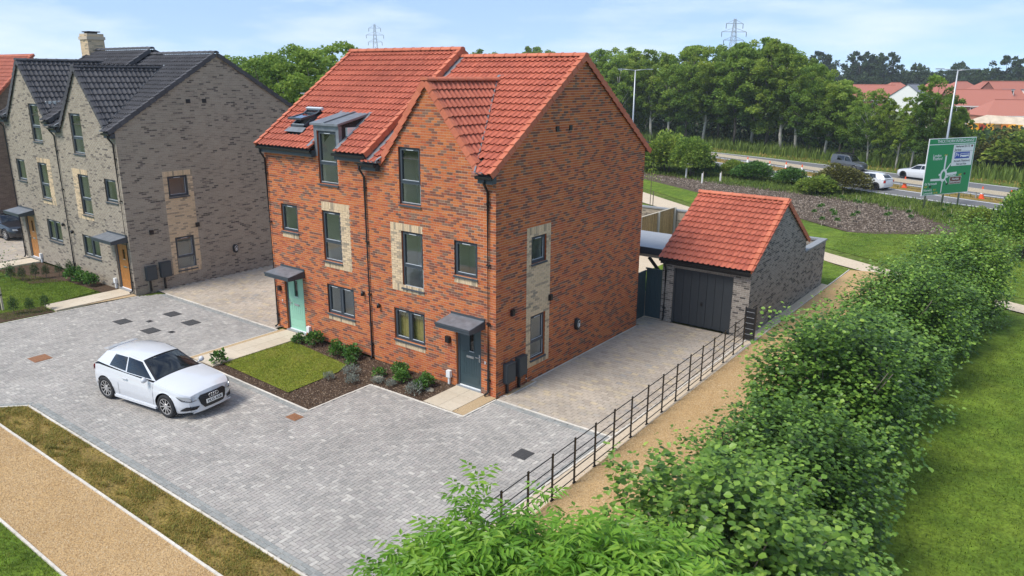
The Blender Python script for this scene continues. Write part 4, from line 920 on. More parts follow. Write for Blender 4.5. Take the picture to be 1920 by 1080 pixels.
# skylight, sash tipped open
su = Vector((0, 4.59, 3.2)).normalized(); nn = Vector((1, 0, 0)).cross(su)
def rp_(x, s, n): p = Vector((x, -.28, 6.83)) + su*s + nn*n; return p
k = MB(); a, b, s0, s1 = -9.48, -8.74, .98, 1.92
for q in ((a, a+.06, s0, s1), (b-.06, b, s0, s1), (a, b, s0, s0+.06), (a, b, s1-.06, s1)): k.hexa([rp_(q[0], q[2], .0), rp_(q[1], q[2], .0), rp_(q[1], q[3], .0), rp_(q[0], q[3], .0), rp_(q[0], q[2], .11), rp_(q[1], q[2], .11), rp_(q[1], q[3], .11), rp_(q[0], q[3], .11)])
k.hexa([rp_(a-.05, s1-.02, .02), rp_(b+.05, s1-.02, .02), rp_(b+.05, s1+.09, .02), rp_(a-.05, s1+.09, .02), rp_(a-.05, s1-.02, .16), rp_(b+.05, s1-.02, .16), rp_(b+.05, s1+.09, .13), rp_(a-.05, s1+.09, .13)], 1)
sky_ = obj('skylight', k.mesh('skylight', ['frame', 'bead']), main_l)
k = MB(); k.poly([rp_(a-.12, s0-.26, .062), rp_(b+.12, s0-.26, .062), rp_(b+.08, s0, .062), rp_(a-.08, s0, .062)]); obj('lead_apron', k.mesh('lead_apron', ['lead']), sky_)
k = MB(); k.hexa([rp_(a+.06, s0+.06, -.25), rp_(b-.06, s0+.06, -.25), rp_(b-.06, s0+.09, -.25), rp_(a+.06, s0+.09, -.25), rp_(a+.06, s0+.06, .13), rp_(b-.06, s0+.06, .13), rp_(b-.06, s0+.09, .13), rp_(a+.06, s0+.09, .13)])
k.poly([rp_(a+.06, s0, -.3), rp_(b-.06, s0, -.3), rp_(b-.06, s1, -.3), rp_(a+.06, s1, -.3)]); obj('skylight_lining', k.mesh('skylight_lining', ['room']), sky_)
an = .40; ca, sa = math.cos(an), math.sin(an); piv = s0+(s1-s0)*.62
def sp(x, s, n): q = s-piv; return rp_(x, piv+q*ca+n*sa, .10-q*sa+n*ca)
k = MB()
for q in ((a+.0, a+.07, s0, s1-.1), (b-.07, b, s0, s1-.1), (a+.07, b-.07, s0, s0+.08), (a+.07, b-.07, s1-.18, s1-.1)): k.hexa([sp(q[0], q[2], 0), sp(q[1], q[2], 0), sp(q[1], q[3], 0), sp(q[0], q[3], 0), sp(q[0], q[2], .06), sp(q[1], q[2], .06), sp(q[1], q[3], .06), sp(q[0], q[3], .06)])
obj('skylight_sash', k.mesh('skylight_sash', ['frame']), sky_)
k = MB(); k.hexa([sp(a+.07, s0+.08, .03), sp(b-.07, s0+.08, .03), sp(b-.07, s1-.18, .03), sp(a+.07, s1-.18, .03), sp(a+.07, s0+.08, .04), sp(b-.07, s0+.08, .04), sp(b-.07, s1-.18, .04), sp(a+.07, s1-.18, .04)]); obj('pane', k.mesh('pane', ['glass_sky']), sky_)
# ---------------- grey brick pair
gy = -1.1
grey_r = half_house('brick_house', 'grey brick house with black tiled roof, its long side wall facing the red house', 'house', dict(
    xR=-18.88, xL=-24.5, y0=gy, D=9.9, zb=-.15, brick='brick_grey', mortar='mortar_grey', tile='tile_dark', ridge='tile_dark', group=grp,
    eave=6.88, yr=3.75, zr=10.06, gable=(-21.65, 9.42, 2.14, 1.19), gsingles=80, tsingles=60,
    front=[W_(-22.80, -21.76, 5.77, 7.50, 'tall'), W_(-22.80, -21.82, 3.07, 4.85, 'tall'), W_(-20.38, -19.38, 3.90, 4.87), W_(-23.25, -21.66, 1.13, 2.12, 'double'),
           W_(-20.25, -19.12, .08, 2.20, 'door', mat='door_oak', light='diamond', hinge=1)],
    fpanels=[(-23.3, -21.82, 2.85, 5.07)], side=[W_(.86, 1.78, 3.94, 4.87), W_(.90, 1.79, .69, 2.18, 'tall')], spanels=[(.66, 2.03, .55, 5.10)],
    canopy=[(-20.75, -19.0, 2.50)], pipes=[(-19.05, 6.78, .02, -.06), (-24.45, 6.85, .02, .05)]))
PG, PGS = P_front(gy), P_side(-18.88)
for u, z in ((2.21, 8.02), (2.97, 8.02)): small_box(grey_r, 'air_vent', PGS, u, z, .2, .17, .03, 'black')
for u, z in ((-.13, 2.59), (2.01, 2.61)): small_box(grey_r, 'air_vent', PGS, u, z, .16, .19, .09, 'black')
meter_box(grey_r, PGS, -.62, -.16, .53, 1.13, .02); meter_box(grey_r, PGS, .02, .50, .55, 1.2, .02); ev_charger(grey_r, PGS, 3.79, 1.19)
round_light(grey_r, PG, -24.1, 2.1); boot(grey_r, PG, -20.5, .05)
grey_l = half_house('brick_house', 'grey brick house with chimney and black gable, left half of the grey pair', 'house', dict(
    xR=-24.502, xL=-30.05, y0=gy, D=9.9, zb=-.15+.225, brick='brick_grey', mortar='mortar_grey', tile='tile_dark', ridge='tile_dark', group=grp,
    eave=7.12, yr=3.75, zr=10.32, gable=(-27.25, 9.72, 2.18, 1.19), gsingles=60, tsingles=40, over_r=.25, over_l=.05,
    front=[W_(-26.88, -25.88, 6.06, 7.82, 'tall'), W_(-26.87, -25.9, 3.35, 5.12, 'tall'), W_(-29.35, -28.37, 4.07, 5.12), W_(-26.86, -25.38, 1.32, 2.38, 'double'),
           W_(-29.45, -28.36, .12, 2.36, 'door', mat='door_oak', light='diamond', hinge=-1)],
    fpanels=[(-26.87, -25.45, 3.12, 5.34)], canopy=[(-30.0, -28.2, 2.62)], pipes=[(-30.0, 7.0, .02, .08)]))
round_light(grey_l, PG, -24.95, 2.35); boot(grey_l, PG, -28.1, .05)
c = MB(); c.box(-30.6, -29.75, 3.3, 4.15, 9.2, 11.15, 0); c.box(-30.65, -29.70, 3.25, 4.2, 10.85, 11.0, 0)
ch = obj('chimney', c.mesh('chimney', ['mortar_buff']), grey_l); bb, ss_ = lay_courses(9.6, 11.1, lambda z: (-30.6, -29.75), []); tag(obj('brickwork', bricks_mesh('brickwork', P_front(3.3), bb, 'brick_buff'), ch), kind='stuff')
bb, ss_ = lay_courses(9.6, 11.1, lambda z: (3.3, 4.15), []); tag(obj('brickwork', bricks_mesh('brickwork', P_side(-29.75), bb, 'brick_buff'), ch), kind='stuff')
c = MB(); c.box(-30.5, -29.85, 3.4, 4.05, 11.22, 11.27)
for x in (-30.45, -30.18, -29.92): c.box(x, x+.05, 3.5, 3.9, 11.1, 11.22)
obj('chimney_cowl', c.mesh('chimney_cowl', ['timber_dark']), ch)
# neighbour with a red roof beyond the left edge
nb = thing('brick_house', 'brown brick house with red tiled roof cut off by the left edge', 'house', (-46, 4.5, 0))
def simple_house(h, x0, x1, y0, y1, ze, zr, wallmat, tm, rm, tiles=True, axis='x'):
    w2 = MB(); w2.box(x0, x1, y0, y1, -.1, ze); ym = (y0+y1)/2
    for x in (x0, x1): w2.poly([(x, y0, ze), (x, y1, ze), (x, ym, zr)])
    obj('wall', w2.mesh('wall', [wallmat]), h); s = Vector((0, ym-y0+.25, zr-ze)).normalized(); L = math.hypot(ym-y0+.25, zr-ze)
    n_ = int(math.ceil((x1-x0+.2)/COV)); r = tile_roof(h, (x0-.1, y0-.25, ze+.02), (1, 0, 0), s, n_, int(round(L/GAUGE)), tm, 0, None, [[(x0-.1, y1+.25, ze), (x1+.1, y1+.25, ze), (x1+.1, ym, zr), (x0-.1, ym, zr)], [(x0-.1, y0-.25, ze), (x1+.1, y0-.25, ze), (x1+.1, ym, zr), (x0-.1, ym, zr)]])
    verge(r, (x1+.1, y0-.26, ze+.02), s, (1, 0, 0), int(round(L/GAUGE)), rm); ridge(r, (x0-.1, ym, zr+.03), (x1+.1, ym, zr+.03), rm); return r
M['brick_tex'] = None
def brick_tex(name, c1, c2, mo, scale=1.0):
    m, t, b = newmat(name); g = N(t, 'ShaderNodeNewGeometry'); sx = N(t, 'ShaderNodeSeparateXYZ'); t.links.new(g.outputs['Position'], sx.inputs[0])
    cb = N(t, 'ShaderNodeCombineXYZ'); t.links.new(math2(t, 'ADD', sx.outputs[0], sx.outputs[1]), cb.inputs[0]); t.links.new(sx.outputs[2], cb.inputs[1])
    br = N(t, 'ShaderNodeTexBrick'); br.inputs['Scale'].default_value = scale; br.inputs['Brick Width'].default_value = .225; br.inputs['Row Height'].default_value = .075; br.inputs['Mortar Size'].default_value = .005
    br.inputs['Color1'].default_value = (*c1, 1); br.inputs['Color2'].default_value = (*c2, 1); br.inputs['Mortar'].default_value = (*mo, 1); t.links.new(cb.outputs[0], br.inputs['Vector'])
    n = noise(t, 3, 4); t.links.new(mul_value(t, br.outputs['Color'], n.outputs['Fac'], .8, 1.2), b.inputs['Base Color']); b.inputs['Roughness'].default_value = .9; return m
M['brick_tex'] = brick_tex('brown_brick_far', (.20, .13, .09), (.14, .085, .06), (.26, .2, .15))
simple_house(nb, -52, -40, .9, 8.1, 6.2, 10.1, 'brick_tex', 'tile_red', 'ridge_red')
# ================================================================== GARAGE
gx0, gx1, gyf, gyb, gze = .39, 3.84, 9.85, 16.2, 2.55
gar = thing('garage', 'grey brick garage with red pantile roof and dark up-and-over door', 'garage', (2.1, 13, 0))
PGF, PGR = P_front(gyf), P_side(gx1); yr_, zr_ = 13.02, 4.66; ye_ = gyf-.25; ls = (zr_-gze)/(yr_-ye_)
W2 = MB(); B1, S1 = lay_courses(-.15, 2.55, lambda z: (gx0, gx1), [(.86, 3.21, -.2, 2.18)]); strips_to(W2, PGF, S1)
def og(z):
    wt_ = gze+(gyf-ye_)*ls-.07
    return (gyf-.009, gyb) if z < wt_ else (gyf+(z-wt_)/ls, gyb-(z-wt_)/ls)
B2, S2 = lay_courses(-.15, 4.65, og, [], 1); strips_to(W2, PGR, S2); reveal(W2, PGF, .86, 3.21, -.1, 2.18, .15, 1)
W2.poly([(gx0, gyf, -.1), (gx0, gyb, -.1), (gx0, gyb, 2.5), (gx0, yr_, 4.6), (gx0, gyf, 2.5)], 1); W2.poly([(gx0, gyb, -.1), (gx1, gyb, -.1), (gx1, gyb, 2.6), (gx0, gyb, 2.6)], 1)
gw = obj('wall', W2.mesh('wall', ['mortar_garage', 'brick_garage']), gar)
for P, B in ((PGF, B1), (PGR, B2)): tag(obj('brickwork', bricks_mesh('brickwork', P, B, 'brick_garage'), gw), kind='stuff')
su, sb2 = Vector((0, yr_-ye_, zr_-gze)).normalized(), Vector((0, -(yr_-ye_), zr_-gze)).normalized(); Lg = math.hypot(yr_-ye_, zr_-gze)
_g = GAUGE; nrg = int(round(Lg/GAUGE)); ncg = 12
rf = tile_roof(gar, (gx1+.03-17.4*COV, ye_, gze-.03), (1, 0, 0), su, 18, nrg, 'tile_red', 300, lambda c: c.x < gx1+.06, [[(gx0-.08, ye_+.02, gze-.05), (gx1+.03, ye_+.02, gze-.05), (gx1+.03, yr_, zr_-.05), (gx0-.08, yr_, zr_-.05)], [(gx0-.08, 2*yr_-ye_, gze-.05), (gx1+.03, 2*yr_-ye_, gze-.05), (gx1+.03, yr_, zr_-.05), (gx0-.08, yr_, zr_-.05)]])
verge(rf, (gx1+.05, ye_-.01, gze-.03), su, (1, 0, 0), nrg, 'ridge_red'); verge(rf, (gx1+.05, 2*yr_-ye_+.01, gze-.03), sb2, (1, 0, 0), nrg, 'ridge_red'); ridge(rf, (gx0-.1, yr_, zr_-.01), (gx1+.07, yr_, zr_-.01), 'ridge_red')
t = MB(); t.box(gx0-.04, gx1-.0, gyf-.17, gyf-.009, gze-.24, gze-.065); obj('fascia', t.mesh('fascia', ['timber_dark']), gar); gutter(gar, gx0-.06, gx1+.03, gyf-.225, gze-.085); downpipe(gar, gx0+.16, gyf, 2.44, .0, .22, (0, -.08))
t = MB(); f = .07
for q in ((.86, .86+f, 0, 2.18), (3.21-f, 3.21, 0, 2.18), (.86+f, 3.21-f, 2.18-f, 2.18)): t.pbox(PGF, q[0], q[1], -.12, -.03, q[2], q[3])
gd = obj('garage_door', t.mesh('garage_door', ['garage_door']), gar)
for i in range(7):
    t = MB(); w_ = (3.21-.86-2*f)/7; a = .86+f+i*w_; t.pbox(PGF, a+.006, a+w_-.006, -.10, -.06, .02, 2.18-f-.01); t.pbox(PGF, a, a+w_, -.12, -.10, .02, 2.18-f-.005); obj('door_panel', t.mesh('door_panel', ['garage_door']), gd)
t = MB(); t.pbox(PGF, 2.0, 2.06, -.06, -.02, .86, 1.0); t.pbox(PGF, 1.97, 2.09, -.03, -.015, .92, .945); obj('handle', t.mesh('handle', ['black']), gd)
# garden wall that runs on from the garage
gwl = thing('garden_wall', 'low grey brick garden wall with grey coping behind the garage', 'wall', (3.7, 17.8, 0)); w3 = MB(); w3.box(gx1-.22, gx1-.001, 16.21, 19.3, -.1, 2.05); w3.box(-3, gx1-.23, 19.08, 19.3, -.1, 2.05)
wl = obj('wall', w3.mesh('wall', ['mortar_garage']), gwl); B, S_ = lay_courses(-.15, 2.02, lambda z: (16.2, 19.3), [], 1); tag(obj('brickwork', bricks_mesh('brickwork', P_side(gx1), B, 'brick_garage'), wl), kind='stuff')
B, S_ = lay_courses(-.15, 2.02, lambda z: (-3, gx1-.24), []); tag(obj('brickwork', bricks_mesh('brickwork', P_front(19.08), B, 'brick_garage'), wl), kind='stuff')
for i in range(5): t = MB(); y = 16.2+i*.63; t.box(gx1-.27, gx1+.05, y+.004, y+.626, 2.05, 2.13); obj('coping_stone', t.mesh('coping_stone', ['coping']), gwl)
for i in range(10): t = MB(); x = -3+i*.66; t.box(x+.004, x+.656, 19.03, 19.35, 2.052, 2.132); obj('coping_stone', t.mesh('coping_stone', ['coping']), gwl)
gw2 = thing('garden_wall', 'pale grey brick wall behind the timber fence panels', 'wall', (-6, 25.2, 0)); w3 = MB(); w3.box(-12, 1.0, 25.0, 25.22, -.1, 1.5); wl = obj('wall', w3.mesh('wall', ['mortar_grey']), gw2)
B, S_ = lay_courses(-.15, 1.5, lambda z: (-12, 1.0), []); tag(obj('brickwork', bricks_mesh('brickwork', P_front(25.0), B, 'brick_grey'), wl), kind='stuff')
for i in range(20): t = MB(); x = -12+i*.65; t.box(x+.004, x+.646, 24.94, 25.28, 1.5, 1.58); obj('coping_stone', t.mesh('coping_stone', ['coping']), gw2)
# close-boarded fence
fn = thing('timber_fence', 'close-boarded timber fence with pale posts between the red house and garage', 'fence', (-6.3, 22.8, 0))
y = 18.4; i = 0
while y < 24.9:
    t = MB(); t.box(-6.31+.012*(i % 2), -6.285+.012*(i % 2), y, y+.118, .12, 1.70+random.uniform(-.01, .01)); obj('fence_board', t.mesh('fence_board', ['timber']), fn); y += .112; i += 1
for y in (18.4, 20.55, 22.75, 24.85): t = MB(); t.box(-6.28, -6.17, y-.055, y+.055, -.1, 1.74); obj('fence_post', t.mesh('fence_post', ['concrete_post']), fn)
t = MB(); t.box(-6.33, -6.24, 18.4, 24.9, 1.712, 1.745); obj('fence_cap', t.mesh('fence_cap', ['timber_pale']), fn); t = MB(); t.box(-6.33, -6.26, 18.4, 24.9, -.05, .12); obj('gravel_board', t.mesh('gravel_board', ['concrete_post']), fn)
# garden shelter with flat roof, post and curved brace
sh = thing('garden_shelter', 'dark timber shelter with pale flat roof between house and garage', 'shelter', (-1, 11.5, 0))
t = MB(); t.hexa([(-3.6, 10.3, 2.62), (.36, 10.3, 2.62), (.36, 12.9, 2.70), (-3.6, 12.9, 2.70), (-3.6, 10.3, 2.68), (.36, 10.3, 2.68), (.36, 12.9, 2.76), (-3.6, 12.9, 2.76)]); obj('roof', t.mesh('roof', ['flatroof']), sh)
t = MB(); t.box(-3.64, .37, 10.22, 10.29, 2.44, 2.70); t.box(.30, .37, 10.3, 12.9, 2.44, 2.61); obj('fascia', t.mesh('fascia', ['fascia']), sh)
t = MB(); t.box(-3.5, .28, 10.32, 10.46, 2.30, 2.435); obj('beam', t.mesh('beam', ['timber_pale']), sh)
for x in (.16, -3.3): t = MB(); t.box(x, x+.13, 10.32, 10.46, -.05, 2.295); obj('post', t.mesh('post', ['timber_dark']), sh)
t = MB(); t.bar((.20, 10.39, 1.55), (-.50, 10.39, 2.28), .10, .10); obj('brace', t.mesh('brace', ['timber_dark']), sh)
sleeper = thing('timber_sleeper', 'long timber sleeper edging the lawn under the shelter', 'sleeper', (-1.5, 11.5, 0)); t = MB(); t.box(-3.6, .25, 11.38, 11.58, -.05, .30); t.box(-3.6, .25, 11.38, 11.58, .304, .5); obj('beam', t.mesh('beam', ['timber_pale']), sleeper)
gt = thing('side_gate', 'dark blue-grey side gate between red house and garage', 'gate', (.2, 9.3, 0))
n_ = 9
for i in range(n_): t = MB(); a = -.28+i*.66/n_; t.box(a+.003, a+.66/n_-.003, 9.82, 9.86, .03, 1.95); obj('gate_board', t.mesh('gate_board', ['door_dark']), gt)
for i in range(8): t = MB(); a = 8.62+i*1.18/8; t.box(-.315, -.28, a+.003, a+1.18/8-.003, .03, 1.85); obj('gate_board', t.mesh('gate_board', ['door_dark']), gt)
t = MB(); t.box(-.315, .40, 9.80, 9.87, 1.95, 2.0); t.box(-.325, -.27, 8.6, 9.82, 1.85, 1.90); obj('gate_rail', t.mesh('gate_rail', ['door_dark']), gt)
# ================================================================== ESTATE FENCE
ef = thing('estate_fence', 'black metal estate fence of slim posts and five rails beside the gravel path', 'fence', (4.3, 2, 0))
FL = lambda y: 4.31-.0265*(y-1.33)
ys_ = [-7.4+i*.957 for i in range(18)]
rails = (.12, .36, .58, .80, 1.10)
for i, y in enumerate(ys_):
    if y > 9.0: break
    t = MB(); x = FL(y); t.box(x-.011, x+.011, y-.03, y+.03, -.1, 1.16); obj('post', t.mesh('post', ['blackmetal']), ef)
    t = MB(); t.box(x-.02, x+.02, y-.06, y+.06, -.02, .012); obj('post_foot', t.mesh('post_foot', ['blackmetal']), ef)
yl = [y for y in ys_ if y <= 9.0]
for z in rails: t = MB(); t.tube([(FL(yl[0]), yl[0], z), (FL(yl[-1]), yl[-1], z)], .0125, 8); obj('rail', t.mesh('rail', ['blackmetal'], True), ef)
ep = thing('end_panel', 'small black solid metal panel with pale rails where the fence meets the garage', 'panel', (4.0, 9.6, 0)); t = MB(); t.box(3.86, 4.22, 9.55, 9.57, .05, 1.22); t.box(4.20, 4.26, 9.53, 9.59, -.1, 1.30); t.box(3.85, 3.90, 9.53, 9.59, -.1, 1.26); obj('panel_sheet', t.mesh('panel_sheet', ['blackmetal']), ep)
for z in (.25, .46, .67, .88, 1.09):
    t = MB(); t.bar((3.90, 9.545, z), (4.20, 9.545, z), .012, .014); obj('panel_rail', t.mesh('panel_rail', ['galv']), ep)
# ================================================================== VEGETATION
def unit(v): return v/np.maximum(np.linalg.norm(v, axis=-1, keepdims=True), 1e-9)
def frames(ax, nr):
    """rotation with y = leaf axis, z ~ leaf normal"""
    y = unit(ax); z = unit(nr-(nr*y).sum(-1, keepdims=True)*y); x = np.cross(y, z); return np.stack([x, y, z], -1)
LEAF_OVAL = (np.array([(0, 0, 0), (-.36, .30, .07), (-.40, .62, .06), (0, 1, -.05), (.40, .62, .06), (.36, .30, .07), (0, .5, 0)]), [(0, 6, 2, 1), (6, 3, 2), (0, 5, 4, 6), (6, 4, 3)])
LEAF_QUAD = (np.array([(0, 0, 0), (-.42, .45, .08), (0, 1, -.04), (.42, .45, .08)]), [(0, 3, 2), (0, 2, 1)])
LEAF_LANCE = (np.array([(0, 0, 0), (-.165, .38, .04), (0, 1, -.12), (.165, .38, .04)]), [(0, 3, 2), (0, 2, 1)])
def leaves(name, pos, ax, nr, size, mat, leaf=LEAF_OVAL, rnd=None):
    return inst_mesh(name, leaf[0], leaf[1], frames(ax, nr), pos, RNG.random(len(pos)) if rnd is None else rnd, [mat], S=size)
def lumps(d, seed, k=3.0, amt=.25):
    r = np.random.default_rng(seed); s = np.zeros(len(d))
    for i in range(5):
        v = r.normal(size=3); v /= np.linalg.norm(v); s += np.sin(d@v*k*(1+i*.6)+r.uniform(0, 6.28))/(1+i*.5)
    return 1+amt*s/2.2
def hazel_mesh(seed, H, RX, RY, n_shoot, per):
    r = np.random.default_rng(seed); d = unit(r.normal(size=(n_shoot*2, 3))); d = d[d[:, 2] > -.55][:n_shoot]; m = lumps(d, seed, 5.5, .32)
    C0 = np.array([0, 0, H*.48]); tip = C0 + d*np.array([RX, RY, H*.52])*m[:, None]*r.uniform(.66, 1.0, len(d))[:, None]
    tip[:, 2] = np.maximum(tip[:, 2], .12)
    grow = unit(d*np.array([.7, .7, .25]) + np.array([0, 0, 1.0])*r.uniform(.5, 1.3, (len(d), 1)) + r.normal(0, .25, (len(d), 3))); L = r.uniform(.45, 1.1, len(d))
    pos, ax, nr, sz, cv = [], [], [], [], []
    for j in range(per):
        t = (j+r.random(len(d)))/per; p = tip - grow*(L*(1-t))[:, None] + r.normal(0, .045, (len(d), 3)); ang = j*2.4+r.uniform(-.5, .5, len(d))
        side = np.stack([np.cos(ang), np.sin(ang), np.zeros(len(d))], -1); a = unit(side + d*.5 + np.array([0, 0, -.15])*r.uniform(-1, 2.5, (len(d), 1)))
        pos.append(p + a*.03); ax.append(a); nr.append(unit(np.array([0, 0, 1.0]) + d*.55 + r.normal(0, .35, (len(d), 3)))); sz.append(r.uniform(.075, .155, len(d))*(1.12-.42*t)); cv.append(np.clip(.16+.46*t+.10*np.clip(m-1, -1, 1)*2+r.normal(0, .17, len(d)), 0, 1))  # leaf tone rises to tips and bulges: lit tops, shaded gaps painted in
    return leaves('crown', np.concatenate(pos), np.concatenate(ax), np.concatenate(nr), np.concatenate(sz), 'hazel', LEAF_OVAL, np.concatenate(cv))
def stems_mesh(seed, H, spread, k, r0, mat='bark'):
    r = random.Random(seed); mb = MB()
    for i in range(k):
        a = r.uniform(0, 6.28); d = r.uniform(.3, 1)*spread; b = (r.uniform(-.15, .15), r.uniform(-.15, .15))
        mb.tube([(b[0], b[1], -.05), (b[0]+.4*d*math.cos(a)*.5, b[1]+.4*d*math.sin(a)*.5, H*.35), (d*math.cos(a), d*math.sin(a), H*.8)], [r0, r0*.7, r0*.3], 6)
    return mb.mesh('trunk', [mat], True)
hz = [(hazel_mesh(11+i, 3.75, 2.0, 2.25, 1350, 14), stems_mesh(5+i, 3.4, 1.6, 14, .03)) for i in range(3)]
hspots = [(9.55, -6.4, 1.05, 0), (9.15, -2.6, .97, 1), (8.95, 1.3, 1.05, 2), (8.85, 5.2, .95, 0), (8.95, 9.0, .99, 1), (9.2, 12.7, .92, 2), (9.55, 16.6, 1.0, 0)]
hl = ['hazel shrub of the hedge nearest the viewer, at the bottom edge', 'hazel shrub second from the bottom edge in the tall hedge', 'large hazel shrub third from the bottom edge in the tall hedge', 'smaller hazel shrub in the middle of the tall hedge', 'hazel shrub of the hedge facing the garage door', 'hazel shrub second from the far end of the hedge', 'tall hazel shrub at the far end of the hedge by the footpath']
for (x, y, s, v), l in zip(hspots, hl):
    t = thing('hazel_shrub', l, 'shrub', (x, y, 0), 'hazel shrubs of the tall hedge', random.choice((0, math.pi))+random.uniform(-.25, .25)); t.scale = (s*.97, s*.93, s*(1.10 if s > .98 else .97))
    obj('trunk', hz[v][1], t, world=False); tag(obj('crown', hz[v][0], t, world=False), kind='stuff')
# elder in the foreground
def elder_mesh(seed, H, n_tip, spread):
    r = np.random.default_rng(seed); P, A, Nn, S, Cc = [], [], [], [], []
    d = unit(r.normal(size=(n_tip*3, 3))); d = d[d[:, 2] > -.15][:n_tip]; m = lumps(d, seed, 5, .42); tips = np.array([0, 0, H-spread*.75]) + d*np.array([spread, spread, spread*.8])*(m*r.uniform(.55, 1.15, len(d)))[:, None]
    for tp, dd in zip(tips, d):
        k = r.integers(5, 8); a0 = r.uniform(0, 6.28); tone = r.normal(0, .12)
        for j in range(k):
            a = a0+j*2.4; up_ = .55-.16*(j % 4); L = r.uniform(.20, .32)
            ra = unit(np.array([math.cos(a), math.sin(a), up_]) + dd*.35); ns = unit(np.array([0, 0, 1.0]) + ra*-.3 + r.normal(0, .15, 3)); base = tp - np.array([0, 0, .10])*(j//3)
            sd_ = np.cross(ra, ns); sd_ /= np.linalg.norm(sd_)
            for q in range(7):
                t_ = (.35, .35, .62, .62, .88, .88, .97)[q]; sg = (1, -1, 1, -1, 1, -1, 0)[q]
                p = base + ra*L*t_ - np.array([0, 0, .10])*t_*t_*L*2; ax = unit(ra*(.55 if sg else 1) + sd_*sg*.85 + np.array([0, 0, -.25-.25*t_]))
                P.append(p); A.append(ax); Nn.append(unit(ns + r.normal(0, .12, 3))); S.append(r.uniform(.10, .165)); Cc.append(np.clip(.5+tone+r.normal(0, .12)+.12*(2-j//3), 0, 1))
    return leaves('crown', np.array(P), np.array(A), np.array(Nn), np.array(S), 'elder', LEAF_LANCE, np.array(Cc))
eld = [elder_mesh(3, 4.75, 260, 1.15), elder_mesh(9, 4.75, 200, .95)]
for (x, y, v, s, rz, l) in ((8.75, -10.75, 0, .97, .3, 'bright green elder bush at the bottom edge, its shoots over the paving'), (10.0, -10.35, 1, .97, 1.9, 'bright green elder bush at the bottom edge in front of the hazel hedge'), (8.15, -11.6, 1, .90, 3.9, 'low elder bush at the bottom edge, furthest left, reaching over the grey paving')):
    t = thing('elder_bush', l, 'bush', (x, y, 0), 'elder bushes in the foreground', rz); t.scale = (s, s, s); obj('trunk', stems_mesh(31, 4.6, .9, 7, .04), t, world=False); tag(obj('crown', eld[v], t, world=False), kind='stuff')
# small planting
def bushlet(seed, R, H, n, size, mat, leaf=LEAF_QUAD):
    r = np.random.default_rng(seed); d = unit(r.normal(size=(n*2, 3))); d = d[d[:, 2] > -.2][:n]; p = np.array([0, 0, H*.4]) + d*np.array([R, R, H*.6])*(r.random(len(d))**.4)[:, None]*lumps(d, seed, 4, .25)[:, None]; p[:, 2] = np.maximum(p[:, 2], .01)
    return leaves('foliage', p, unit(d + r.normal(0, .5, d.shape) + np.array([0, 0, .3])), unit(np.array([0, 0, 1.]) + d*.6 + r.normal(0, .4, d.shape)), r.uniform(.7, 1.3, len(d))*size, mat, leaf)
bl = {'g': [bushlet(i, .24, .38, 420, .07, 'shrub') for i in (1, 2)], 'l': [bushlet(7, .24, .26, 420, .06, 'lavender', LEAF_LANCE)], 's': [bushlet(8, .16, .24, 160, .07, 'shrub')]}
pts = [(-8.42, -.62, 'g', .95, 'leafy green shrub by the flagstones below the sage green door'), (-7.85, -.38, 'g', 1.25, 'rounded green shrub beside the white cable box of the sage door'), (-6.35, -.62, 'g', 1.2, 'green shrub under the left ground floor window'), (-5.75, -.52, 'g', 1.2, 'green shrub just left of the middle downpipe'), (-5.35, -.9, 's', 1.1, 'small yellow-green plant in front of the middle downpipe'),
       (-4.72, -1.45, 'l', 1.15, 'grey-leaved plant at the right corner of the lawn'), (-4.2, -1.85, 'l', .9, 'low grey plant beside the lawn corner, nearer the paving'), (-5.0, -2.1, 'l', .8, 'faded grey plant on the right edge of the front lawn'), (-3.95, -.95, 's', 1.2, 'small upright green plant right of the middle downpipe'),
       (-3.45, -.5, 'g', 1.1, 'green shrub below the ground floor window of the right house'), (-3.05, -.85, 'g', 1.0, 'green shrub in front of the one below the right window'), (-3.1, -1.25, 'l', .75, 'small grey plant behind the paving edge below the right window'), (-2.2, -.62, 'g', .95, 'green shrub next to the white cable box by the slate door'), (-2.15, -.95, 'g', .9, 'light green shrub between window and slate door'), (-2.15, -1.25, 'l', 1.2, 'silvery rounded plant near the flagstones of the slate door'), (-3.6, -1.35, 'l', .8, 'purple-grey low plant beside the boulder'),
       (-8.9, -3.45, 's', 1.5, 'spindly yellow-green plant at the left corner of the front lawn'), (-23.4, -1.75, 'g', 1.5, 'green shrub under the window of the grey house'), (-22.6, -1.65, 'g', 1.5, 'broad green shrub left of the oak door path'), (-21.8, -1.6, 'g', 1.3, 'green shrub nearest the right oak door')]
for i, (x, y, k, s, l) in enumerate(pts):
    t = thing('garden_plant', l, 'plant', (x, y, .01), 'plants in the front beds', i*1.3); t.scale = (s, s, s*random.uniform(.9, 1.15)); tag(obj('foliage', bl[k][i % len(bl[k])], t, world=False), kind='stuff')
    q = MB(); q.tube([(0, 0, -.02), (.02, .01, .18)], .012, 5); obj('stem', q.mesh('stem', ['bark']), t, world=False)
def rock(x, y, s, l):
    q = MB(); r = random.Random(int(x*100)); vs = []
    for i in range(5):
        for j in range(9): a = j*6.283/9; p = i/4*math.pi/2; k = r.uniform(.85, 1.1); vs.append((math.cos(a)*math.cos(p)*k, math.sin(a)*math.cos(p)*k*.7, math.sin(p)*.5*k))
    fs = [(i*9+j, i*9+(j+1) % 9, (i+1)*9+(j+1) % 9, (i+1)*9+j) for i in range(4) for j in range(9)]
    q.add([(a*s, b*s, c*s) for a, b, c in vs], fs); o = obj('boulder', q.mesh('boulder', ['stone'], True)); o.location = (x, y, 0); tag(o, l, 'rock')
rock(-3.78, -1.15, .22, 'pale rounded boulder in the bed at the corner of the paving'); rock(-1.95, -.78, .17, 'dark grey rock among the shrubs by the slate door')
